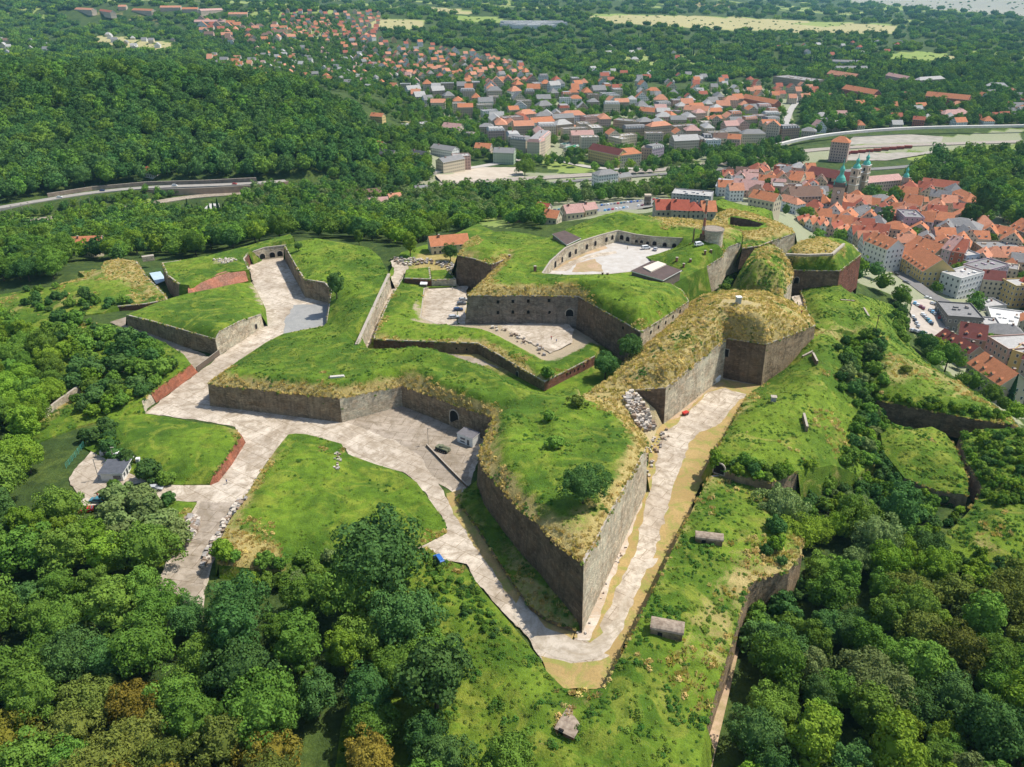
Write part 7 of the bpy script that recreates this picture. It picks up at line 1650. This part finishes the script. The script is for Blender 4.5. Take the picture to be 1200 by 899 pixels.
lone(226,748,.8,'t','dark','darker tree at the lower end of the paved road')
lone(1108,432,.9,'t','mid','spreading green tree in front of the maroon roofed row',z=-32)
lone(214,437,.9,'b','olive','bush hanging over the tilted red brick slope')
lone(615,208,1.5,'t','mid','large round tree beside the rail yard',z=-49)
lone(1148,262,2.2,'t','dark','huge dark park tree below the wooded park',z=-48)
lone(1133,270,1.5,'t','dark','broad dark tree at the left foot of the huge park tree',z=-48)
lone(1034,272,1.2,'t','dark','dark tree on the square beside the mauve block, right one',z=-46)
lone(1022,262,1.1,'t','mid','green tree on the square beside the mauve block, left one',z=-46)
GEN=[('mid',5),('dark',4),('bright',1)]
FR=[([(60,830),(240,850),(330,900),(380,1080),(440,900),(470,1080),(0,1080),(0,880)],260,.85,1.15,[('olive',6),('gold',2),('mid',3)],'at the bottom edge'),
 ([(1040,715),(1240,700),(1240,830),(1160,830),(1060,800)],80,.85,1.1,[('olive',3),('mid',3)],'in the olive group'),
 ([(1062,398),(1100,432),(1185,490),(1210,505),(1160,484),(1120,456),(1085,430),(1066,410)],160,.45,.8,GEN,'under the crest of the slope'),
 ([(-380,560),(60,592),(100,640),(178,655),(184,712),(245,735),(262,728),(300,722),(380,722),(405,704),(440,684),(478,698),(485,752),(530,812),(552,868),(620,905),(640,960),(600,1080),(470,1080),(440,880),(370,850),(330,900),(380,1080),(-420,1080)],2300,.75,1.25,[('mid',6),('dark',3),('bright',1)],'in the dark lower left wood'),
 ([(905,620),(940,612),(1000,604),(1060,630),(1095,660),(1115,700),(1140,745),(1520,735),(1560,1080),(845,1080),(868,880),(884,800),(900,745),(965,712),(958,690),(930,690),(925,660),(905,650)],2500,.6,1.15,[('mid',6),('dark',4),('grey',1),('bright',2)],'in the lower right wood'),
 ([(1040,715),(1240,700),(1240,830),(1160,830),(1060,800)],200,.8,1.1,[('olive',2),('mid',3)],'in the olive group at right'),
 ([(-380,385),(25,385),(58,425),(78,445),(70,478),(50,520),(40,560),(-380,560)],1500,.7,1.0,[('bright',6),('mid',3)],'in the bright left bank wood'),
 ([(-380,296),(60,300),(76,322),(60,330),(-380,336)],1300,.9,1.25,[('mid',3),('dark',3)],'on the left terrace'),
 ([(-380,278),(0,276),(60,272),(110,262),(150,256),(200,250),(228,264),(330,257),(470,256),(500,262),(520,278),(470,290),(440,284),(345,277),(330,282),(250,297),(205,306),(168,300),(150,304),(140,312),(112,304),(95,308),(60,306),(-380,300)],4300,.75,1.15,[('mid',4),('dark',3),('bright',1)],'behind the fort'),
 ([(400,222),(470,228),(530,226),(600,222),(640,222),(700,228),(840,212),(835,226),(790,232),(700,238),(640,246),(560,262),(500,262),(440,256),(300,258),(262,248),(300,226)],2600,.65,1.0,[('mid',4),('grey',2),('dark',2)],'in the riverside belt'),
 ([(-420,252),(0,238),(60,228),(110,221),(170,215.5),(210,213),(300,211),(340,208),(380,204),(440,190),(440,160),(410,132),(345,102),(250,80),(130,74),(0,84),(-420,88)],9500,.95,1.6,[('mid',4),('dark',7)],'on the wooded hill'),
 ([(560,246),(640,244),(700,240),(720,246),(690,254),(655,262),(640,268),(600,266),(590,258),(565,262),(548,275),(530,270),(545,256)],700,.55,.9,GEN,'in the meadow corner'),
 ([(0,264),(60,258),(120,250),(200,236),(215,226),(170,226),(90,240),(60,246),(40,252),(0,254)],300,.4,.6,GEN,'between the two roads'),
 ([(400,180),(470,175),(500,180),(510,205),(500,222),(430,225),(380,210)],900,.8,1.2,GEN,'above the railway'),
 ([(430,150),(470,158),(520,150),(560,155),(570,175),(500,175),(440,170)],400,.8,1.1,GEN,'above the railway'),
 ([(1085,190),(1480,150),(1480,280),(1185,275),(1160,250),(1120,236),(1090,225),(1060,215)],2600,.9,1.5,GEN,'in the town park'),
 ([(826,186),(905,180),(938,182),(940,196),(880,202),(830,200)],500,.8,1.1,[('dark',4),('mid',3)],'in the railway row'),
 ([(1000,222),(1060,222),(1075,238),(1010,240)],160,.7,1.0,GEN,'in the monastery garden'),
 ([(780,206),(838,204),(846,226),(790,228)],300,.8,1.2,GEN,'beside the valley road'),
]
for k,(poly,n,a,b,pal,where) in enumerate(FR): print(where,forest(poly,n,a,b,pal,'t',.72 if k!=10 else .62,None,where,seed=k+50))
# shrubs and saplings on the works
SH=[([(1110,650),(1250,652),(1250,700),(1140,705),(1105,680)],220,.7,1.6,[('mid',4),('bright',3),('dark',2)],'under the far rampart'),
 ([(900,610),(1000,575),(1130,585),(1112,640),(1040,620),(960,640),(950,700),(890,720)],420,.8,1.7,[('mid',4),('dark',4),('bright',2)],'in the wooded ditch'),
 ([(60,372),(120,388),(175,410),(215,430),(224,428),(200,444),(176,461),(150,480),(100,490),(80,455),(95,430),(60,400)],340,1.3,3.0,[('dark',5),('mid',4),('bright',2)],'on the shrubby left bank'),
 ([(985,395),(1028,392),(1036,440),(1034,470),(1030,520),(1045,560),(1100,590),(1090,600),(1000,590),(960,585),(905,600),(900,575),(960,560),(985,540),(1005,515),(990,470),(975,440)],1100,.9,2.0,[('mid',4),('dark',4),('grey',2),('bright',1)],'in the bushy ditch at right'),
 ([(835,534),(905,550),(930,540),(980,540),(960,566),(905,572),(836,552)],500,.8,1.6,[('mid',4),('bright',2),('dark',2)],'on the bushy glacis foot'),
 ([(1128,510),(1199,506),(1240,560),(1240,600),(1160,590),(1140,560)],260,.5,1.2,[('mid',4),('bright',3),('dark',2)],'on the far right rampart'),
 ([(1028,462),(1100,472),(1180,488),(1186,494),(1100,482),(1028,468)],400,.6,1.1,[('mid',4),('bright',3)],'along the dark ditch wall'),
 ([(860,292),(872,300),(862,330),(850,342),(846,325)],200,.8,1.5,[('dark',4),('mid',3)],'in the ivy gully'),
 ([(880,700),(930,700),(935,740),(900,780),(878,770)],150,1.5,3.0,[('dark',4),('mid',3)],'by the brown track'),
 ([(258,652),(350,656),(420,652),(470,656),(480,672),(400,694),(280,690)],260,.9,1.9,[('mid',4),('grey',2),('bright',3)],'along the wood edge'),
 ([(500,650),(560,690),(600,740),(590,760),(540,720),(500,690)],90,.4,.8,[('mid',4),('dark',2)],'beside the lower road'),
 ([(98,512),(120,536),(150,553),(160,545),(130,520),(126,495)],80,1.2,2.0,[('dark',4),('mid',3)],'above the small car park'),
 ([(130,580),(200,600),(215,640),(190,660),(130,640)],120,1.6,3.0,[('grey',4),('mid',2)],'beside the left road'),
 ([(20,340),(70,336),(140,350),(180,360),(60,366),(20,360)],60,.8,1.6,[('dark',4),('mid',3)],'on the dry left terrace'),
 ([(1050,356),(1066,372),(1075,410),(1060,405),(1040,372)],140,.8,1.6,[('mid',4),('dark',3)],'above the car park'),
 ([(796,335),(846,302),(850,300),(846,318),(812,345)],160,.5,.9,[('dark',4),('mid',3)],'on the redoubt flank'),
]
for k,(poly,n,a,b,pal,where) in enumerate(SH): print(where,forest(poly,n,a,b,pal,'b',.62,BV_A,where,seed=k+150,houses=False))
# conifers
forest([(150,262),(250,250),(290,262),(170,275)],80,.7,1.0,[('conifer',1)],'c',.8,None,'behind the fort',seed=300)
forest([(700,40),(1000,60),(1150,90),(1000,100),(800,80)],200,.9,1.3,[('conifer',1)],'c',1.2,None,'in the far woods',seed=301)
# town trees
TOWNT=[([(400,50),(640,80),(760,110),(900,95),(935,165),(900,180),(760,200),(640,196),(560,190),(480,150),(400,110)],6500,.55,.95,GEN,'between the town houses'),
 ([(220,20),(400,20),(470,90),(430,112),(300,100),(220,80)],3600,.6,1.0,GEN,'between the suburb houses'),
 ([(940,90),(1199,80),(1240,150),(1060,148),(940,160)],3200,.8,1.4,[('dark',5),('mid',3)],'around the hospital'),
 ([(840,210),(1199,230),(1230,450),(1100,430),(1000,330),(900,250)],700,.5,.9,GEN,'in the old town'),
 ([(690,190),(760,196),(780,204),(700,212)],100,.6,.9,GEN,'along the railway')]
for k,(poly,n,a,b,pal,where) in enumerate(TOWNT): print(where,forest(poly,n,a,b,pal,'t',.78,None,where,seed=k+350))
# far woods: groups of crowns
rnd=random.Random(99); FARG=[]
FP=[(-520,-60),(1720,-60),(1720,170),(1199,130),(1060,100),(960,96),(890,92),(770,100),(700,92),(640,78),(560,60),(450,44),(440,14),(340,14),(330,60),(240,62),(220,90),(120,92),(-520,100)]
Q=np.stack([np.random.default_rng(5).uniform(-520,1720,54000),130-np.random.default_rng(6).uniform(0,1,54000)**1.4*170],1)
Q=Q[inpoly(Q,FP)]
D_clear=lambda h: h is not None and h.length>1550 and bool(clearing(np.array([h.x]),np.array([h.y]))[0])
mead=np.zeros(len(Q),bool)
for p in MEADOW+[[(990,-40),(1500,-40),(1500,19),(1199,19),(1080,10),(1000,4)]]: mead|=inpoly(Q,p)
for (x,y),md in zip(Q,mead):
    if md and rnd.random()>.8: continue
    if D_clear(h) and rnd.random()>.06: continue
    h=hit(x,y,BV_T)
    if not h: continue
    D=h.length; s=1.0 if D<2500 else 1.0+(D-2500)/3500
    s=min(s,3.0)
    if md: s*=rnd.uniform(.15,.35)
    r=20*s*.62*(1.5 if md else 1)
    g=60;k_=(int(h.x//g),int(h.y//g),'g'); ok=True
    for a in (-1,0,1):
        for b in (-1,0,1):
            for (u,v,q) in GRID.get((k_[0]+a,k_[1]+b,'g'),()):
                if (h.x-u)**2+(h.y-v)**2<(.5*(r+q))**2: ok=False;break
    if not ok or not nohouse(h.x,h.y,7*s): continue
    GRID.setdefault(k_,[]).append((h.x,h.y,r)); FARG.append((h.x,h.y,h.z-2,s,rnd.uniform(0,6.28),rnd.choice([0,1,2,3,4,5,0,1,2,3,4,5,6,7])))
print('far groves',len(FARG),'trees',len(TREES))
# ---- instances on points
def scatter(name,pts,protos,label=None,cat=None,kind='stuff'):
    """pts: (x,y,z,scale,rot,index); one object, geometry nodes"""
    if not pts: return
    A=np.array(pts,float); me=bpy.data.meshes.new(name); me.vertices.add(len(A)); me.vertices.foreach_set('co',A[:,:3].astype(np.float32).ravel())
    for nm,ty,v in (('sc','FLOAT',A[:,3]),('rt','FLOAT',A[:,4])):
        a=me.attributes.new(nm,ty,'POINT'); a.data.foreach_set('value',v.astype(np.float32))
    a=me.attributes.new('ix','INT','POINT'); a.data.foreach_set('value',A[:,5].astype(np.int32))
    c=bpy.data.collections.new(name+'_kinds')
    for k,m in enumerate(protos):
        o=bpy.data.objects.new('%s_kind_%02d'%(name,k),m); c.objects.link(o)
    ng=bpy.data.node_groups.new(name,'GeometryNodeTree'); ng.interface.new_socket('Geometry',in_out='INPUT',socket_type='NodeSocketGeometry'); ng.interface.new_socket('Geometry',in_out='OUTPUT',socket_type='NodeSocketGeometry')
    gi=ng.nodes.new('NodeGroupInput'); go=ng.nodes.new('NodeGroupOutput'); ip=ng.nodes.new('GeometryNodeInstanceOnPoints'); ci=ng.nodes.new('GeometryNodeCollectionInfo')
    ci.inputs['Collection'].default_value=c; ci.inputs['Separate Children'].default_value=True; ci.inputs['Reset Children'].default_value=True
    def na(n,ty):
        q=ng.nodes.new('GeometryNodeInputNamedAttribute'); q.data_type=ty; q.inputs[0].default_value=n; return q.outputs[0]
    cx=ng.nodes.new('ShaderNodeCombineXYZ'); ng.links.new(na('rt','FLOAT'),cx.inputs[2])
    mp=ng.nodes.new('GeometryNodeMeshToPoints')
    ng.links.new(gi.outputs[0],mp.inputs[0]); ng.links.new(mp.outputs[0],ip.inputs['Points']); ng.links.new(ci.outputs[0],ip.inputs['Instance']); ip.inputs['Pick Instance'].default_value=True
    ng.links.new(na('ix','INT'),ip.inputs['Instance Index']); ng.links.new(cx.outputs[0],ip.inputs['Rotation']); ng.links.new(na('sc','FLOAT'),ip.inputs['Scale']); ng.links.new(ip.outputs[0],go.inputs[0])
    o=link(name,me,label=label,cat=cat,kind=kind); md=o.modifiers.new('scatter','NODES'); md.node_group=ng; return o
# the largest trees in the picture stand as things, the rest as one wood
NAMES={'t':('broadleaf_tree','tree'),'b':('bush','bush'),'c':('conifer','conifer')}
PW={'mid':'mid green','dark':'dark green','bright':'bright green','olive':'olive brown','gold':'golden','grey':'silvery green','conifer':'blackish green'}
CNT={'t':0,'b':0,'c':0}; REST={'t':[],'b':[],'c':[]}
TREES.sort(key=lambda t:(-1e6 if (t[9] or '').startswith('!') else 0)-t[0])
for t in TREES:
    ap,x,y,z,s,kind,i,pal,rt,lab,sz=t; lim={'t':290,'b':290,'c':60}[kind]
    if ap>0 and CNT[kind]<lim:
        CNT[kind]+=1; nm,cat=NAMES[kind]
        l=lab[1:] if (lab or '').startswith('!') else unique('{} {} {}'.format(PW[pal],cat,lab),x,y,z+(7 if kind!='b' else 1)*s)
        r=empty(nm,(x,y,z),rt,label=l,cat=cat)
        if not (lab or '').startswith('!'): r['group']={'t':'trees ','b':'bushes ','c':'conifers '}[kind]+lab
        r.scale=(s,s,s*sz)
        link('trunk',{'t':TRUNKS[i%3],'b':TR_B,'c':TR_C}[kind],r); link('crown',crown(kind,i,pal),r)
    else: REST[kind].append(t)
PALS=['mid','dark','bright','olive','gold','grey','conifer']
lp=[clone(m,LM[p]) for p in PALS for m in _cl]
pts=[(t[1],t[2],t[3],t[4],t[8],PALS.index(t[7])*3+t[6]%3) for t in REST['t'] if t[0]>=0]
hp=[clone(m,LM[p]) for p in PALS[:6] for m in _cr[:3]]
scatter('woodland',[p for p in pts if math.hypot(p[0],p[1])>330],lp,'dense mixed green broadleaf woodland over the hill, the river belt and the town gardens','woodland')
scatter('lower_woodland',[p for p in pts if math.hypot(p[0],p[1])<=330],hp,'further crowns of the dense wood below the fort','woodland')
bp=[clone(m,LM[p]) for p in PALS for m in _cb]
scatter('undergrowth',[(t[1],t[2],t[3],t[4],t[8],PALS.index(t[7])*3+t[6]%3) for t in REST['b']],bp,'low bushes and saplings filling the ditch','undergrowth')
scatter('conifer_stand',[(t[1],t[2],t[3],t[4],t[8],t[6]) for t in REST['c']],[clone(m,LM['conifer']) for m in _cc],'dark conifers scattered through the far woods','woodland')
gp=[clone(m,LM[p]) for p in ('mid','dark','bright') for m in _gr]
scatter('distant_forest',FARG,gp,'distant dark green forest covering the plain to the horizon','forest')
# ---- grass tufts and weeds on the works
def tuft_mesh(seed,n=16,hh=.45,r=.35,w=.09):
    rng=np.random.default_rng(seed); V=[];Fq=[]
    for k in range(n):
        a=rng.uniform(0,6.28); q=r*rng.uniform(0,1)**.5; b=np.array([q*math.cos(a),q*math.sin(a),-.05]); d=np.array([math.cos(a)*rng.uniform(.1,.6),math.sin(a)*rng.uniform(.1,.6),1])*hh*rng.uniform(.6,1.1)
        c=rng.uniform(0,6.28); t=np.array([math.cos(c),math.sin(c),0])*w; n0=len(V); V+=[b-t,b+t,b+d+t*.6,b+d-t*.6]; Fq.append((n0,n0+1,n0+2,n0+3))
    return fast_mesh('tuft',np.array(V),np.array(Fq))
def weed_mesh(seed,n=44,r=.5,hh=.45,leaf=.26):
    rng=np.random.default_rng(seed); P=rng.normal(size=(n,3)); P/=np.linalg.norm(P,axis=1)[:,None]; P[:,2]=np.abs(P[:,2]); C=P*np.array([r,r,hh])*rng.uniform(.6,1.1,(n,1)); nn=P+rng.normal(size=(n,3))*.4+np.array([0,0,.5]); nn/=np.linalg.norm(nn,axis=1)[:,None]
    V,Fq=leaf_quads(C,nn,leaf,rng); return fast_mesh('weed',V,Fq)
GT=leafmat('tuft_green',(.12,.19,.028),(.17,.245,.035),(.22,.26,.05),.25); GT2=leafmat('tuft_deep_green',(.05,.12,.02),(.09,.17,.028),(.07,.14,.03),.2)
DT=leafmat('tuft_straw',(.66,.50,.19),(.54,.39,.13),(.70,.56,.26),.4); DT2=leafmat('tuft_ochre',(.48,.35,.09),(.54,.40,.12),(.32,.33,.07),.4)
tu=[tuft_mesh(s) for s in (1,2,3)]; wd=[weed_mesh(s) for s in (4,5,6)]
protos=[clone(m,GT) for m in wd]+[clone(m,GT2) for m in wd]+[clone(m,DT) for m in tu]+[clone(m,DT2) for m in tu]+[clone(m,DT) for m in wd[:1]]
G_,D_,W_=[],[],[]
rg=np.random.default_rng(17)
def scatter_on(o,dens_g,dens_d,weed=0,sc=1.0):
    me=o.data; n=len(me.polygons); M=np.array(o.matrix_world if not o.parent else Matrix.Translation(o.parent.location))
    co=np.empty(len(me.vertices)*3,dtype=np.float32); me.vertices.foreach_get('co',co); co=co.reshape(-1,3)+np.array(o.parent.location if o.parent else (0,0,0))
    tr=np.array([p.vertices[:3] for p in me.polygons]); dr=np.empty(len(me.vertices),dtype=np.float32); me.attributes['dry'].data.foreach_get('value',dr); br=np.empty(len(me.vertices),dtype=np.float32); me.attributes['bare'].data.foreach_get('value',br)
    a,b,c=co[tr[:,0]],co[tr[:,1]],co[tr[:,2]]; ar=.5*np.linalg.norm(np.cross(b-a,c-a),axis=1); tot=ar.sum(); k=int(tot*max(dens_g,dens_d,weed)); 
    f=rg.choice(n,k,p=ar/tot); u=rg.uniform(0,1,(k,2)); fl=u.sum(1)>1; u[fl]=1-u[fl]; P=a[f]+(b[f]-a[f])*u[:,:1]+(c[f]-a[f])*u[:,1:]
    dv=dr[tr[f]].mean(1); bv=br[tr[f]].mean(1); nz=fbm(P[:,0],P[:,1],9,4,77); nz2=fbm(P[:,0],P[:,1],4,2,78)
    dry=(dv+nz*.7)>.48; u2=rg.uniform(0,1,k); mx=max(dens_g,dens_d,weed)
    for i in range(k):
        if bv[i]>.45: continue
        if dry[i]:
            if u2[i]<dens_d/mx and nz2[i]<.33: D_.append((P[i,0],P[i,1],P[i,2],sc*rg.uniform(.7,1.7),rg.uniform(0,6.28),6+rg.integers(0,7)))
            elif weed and nz2[i]>.15: G_.append((P[i,0],P[i,1],P[i,2],sc*rg.uniform(.5,1.2),rg.uniform(0,6.28),3+rg.integers(0,3)))
        else:
            den=(dens_g if nz2[i]<.22 else max(dens_g,weed))/mx
            if u2[i]<den: G_.append((P[i,0],P[i,1],P[i,2],sc*rg.uniform(.35,.9)*(1.5 if weed and nz2[i]>.22 else 1),rg.uniform(0,6.28),(3 if (nz2[i]>.3 if weed<.55 else (nz[i]>.12 or nz2[i]>.3)) else 0)+rg.integers(0,3)))
for o in list(COL.objects):
    if o.type=='MESH' and 'dry' in o.data.attributes and o.name.split('.')[0] in('rampart',):
        rn=o.parent.name.split('.')[0]
        if rn in ('lower_glacis','bushy_rampart','green_lunette'): scatter_on(o,.35,.5,1.0,1.15)
        elif rn in ('right_glacis','upper_glacis','grass_berm','left_glacis'): scatter_on(o,.25,.5,.6,1.0)
        elif rn in ('straw_bastion','straw_cavalier'): scatter_on(o,.5,1.0,1.0,1.0)
        elif rn in ('outer_rampart',): scatter_on(o,.2,.9,.5,.9)
        else: scatter_on(o,.12,.9,.25,.8)
for run in EDGES:
    for a,b in zip(run[:-1],run[1:]):
        L_=math.hypot(b[0]-a[0],b[1]-a[1]); dr_=(a[3]+b[3])/2; nx,ny=(b[1]-a[1])/max(L_,.1),-(b[0]-a[0])/max(L_,.1)
        for _ in range(int(L_*1.5)):
            t_=rnd.random(); o_=rnd.uniform(-.45,.45); p_=(a[0]+(b[0]-a[0])*t_+nx*o_,a[1]+(b[1]-a[1])*t_+ny*o_,a[2]+(b[2]-a[2])*t_-.05-abs(rnd.gauss(0,.18)))
            if rnd.random()<.25+dr_*.5: D_.append(p_+(rnd.uniform(.6,1.4),rnd.uniform(0,6.28),rnd.choice([6,7,8,9,10,11,12])))
            elif rnd.random()<.7: G_.append(p_+(rnd.uniform(.5,1.2),rnd.uniform(0,6.28),rnd.randrange(6)))
        for _ in range(int(L_*.12)):   # green plants rooted in the wall face
            t_=rnd.random(); G_.append((a[0]+(b[0]-a[0])*t_,a[1]+(b[1]-a[1])*t_,a[2]+(b[2]-a[2])*t_-rnd.uniform(.5,6)*rnd.random(),rnd.uniform(.5,1.3),rnd.uniform(0,6.28),3+rnd.randrange(3)))
scatter('grass',G_,protos,'green weeds and grass clumps on the ramparts and slopes','grass'); scatter('dry_grass',D_,protos,'dry straw coloured grass on the rampart edges','dry grass')
print('tufts',len(G_),len(D_))
HAZE_D=3.8e-5
# ================================================================ light
SUN_AZ=math.radians(71); SUN_EL=math.radians(57)   # azimuth clockwise from +Y
sd=Vector((math.sin(SUN_AZ)*math.cos(SUN_EL),math.cos(SUN_AZ)*math.cos(SUN_EL),math.sin(SUN_EL)))
L=bpy.data.lights.new('sun','SUN'); L.energy=5.0; L.angle=math.radians(.6); L.color=(1,.95,.86)
lo=bpy.data.objects.new('sun',L); COL.objects.link(lo); lo.rotation_euler=(-sd).to_track_quat('-Z','Y').to_euler(); lo.location=(100,100,500)
w=bpy.data.worlds.new('World'); SC.world=w; w.use_nodes=True; nt=w.node_tree; bg=nt.nodes['Background']
sk=nt.nodes.new('ShaderNodeTexSky'); sk.sky_type='NISHITA'; sk.sun_disc=False; sk.sun_elevation=SUN_EL; sk.sun_rotation=SUN_AZ; sk.altitude=400
sk.air_density=1.2; sk.dust_density=1.5
nt.links.new(sk.outputs[0],bg.inputs[0]); bg.inputs[1].default_value=.145
SC.view_settings.view_transform='Standard'; SC.view_settings.look='None'; SC.view_settings.gamma=1; SC.view_settings.exposure=.18
SC.render.engine='CYCLES'; SC.cycles.use_denoising=True; SC.cycles.max_bounces=5; SC.cycles.diffuse_bounces=3; SC.cycles.transparent_max_bounces=4; SC.cycles.volume_bounces=1
SC.cycles.use_adaptive_sampling=True; SC.cycles.adaptive_threshold=.02

# the air: thin summer haze round the whole place
gmin=min(-60,float(ZG.min()))-1; top=max(CH+6,float(ZG.max())+45)
m=MB(); m.box((0,19000,(gmin+top)/2),(120000,46000,top-gmin)); me=m.me('haze',[])
hm=bpy.data.materials.new('haze_air'); hm.use_nodes=True; hn=hm.node_tree; hn.nodes.clear(); ho=hn.nodes.new('ShaderNodeOutputMaterial'); pv=hn.nodes.new('ShaderNodeVolumePrincipled'); pv.inputs['Color'].default_value=(.36,.72,1,1); pv.inputs['Density'].default_value=HAZE_D; hn.links.new(pv.outputs[0],ho.inputs['Volume'])
me.materials.append(hm); link('haze',me,kind='stuff',label='thin bluish summer haze over the far woods and plain')
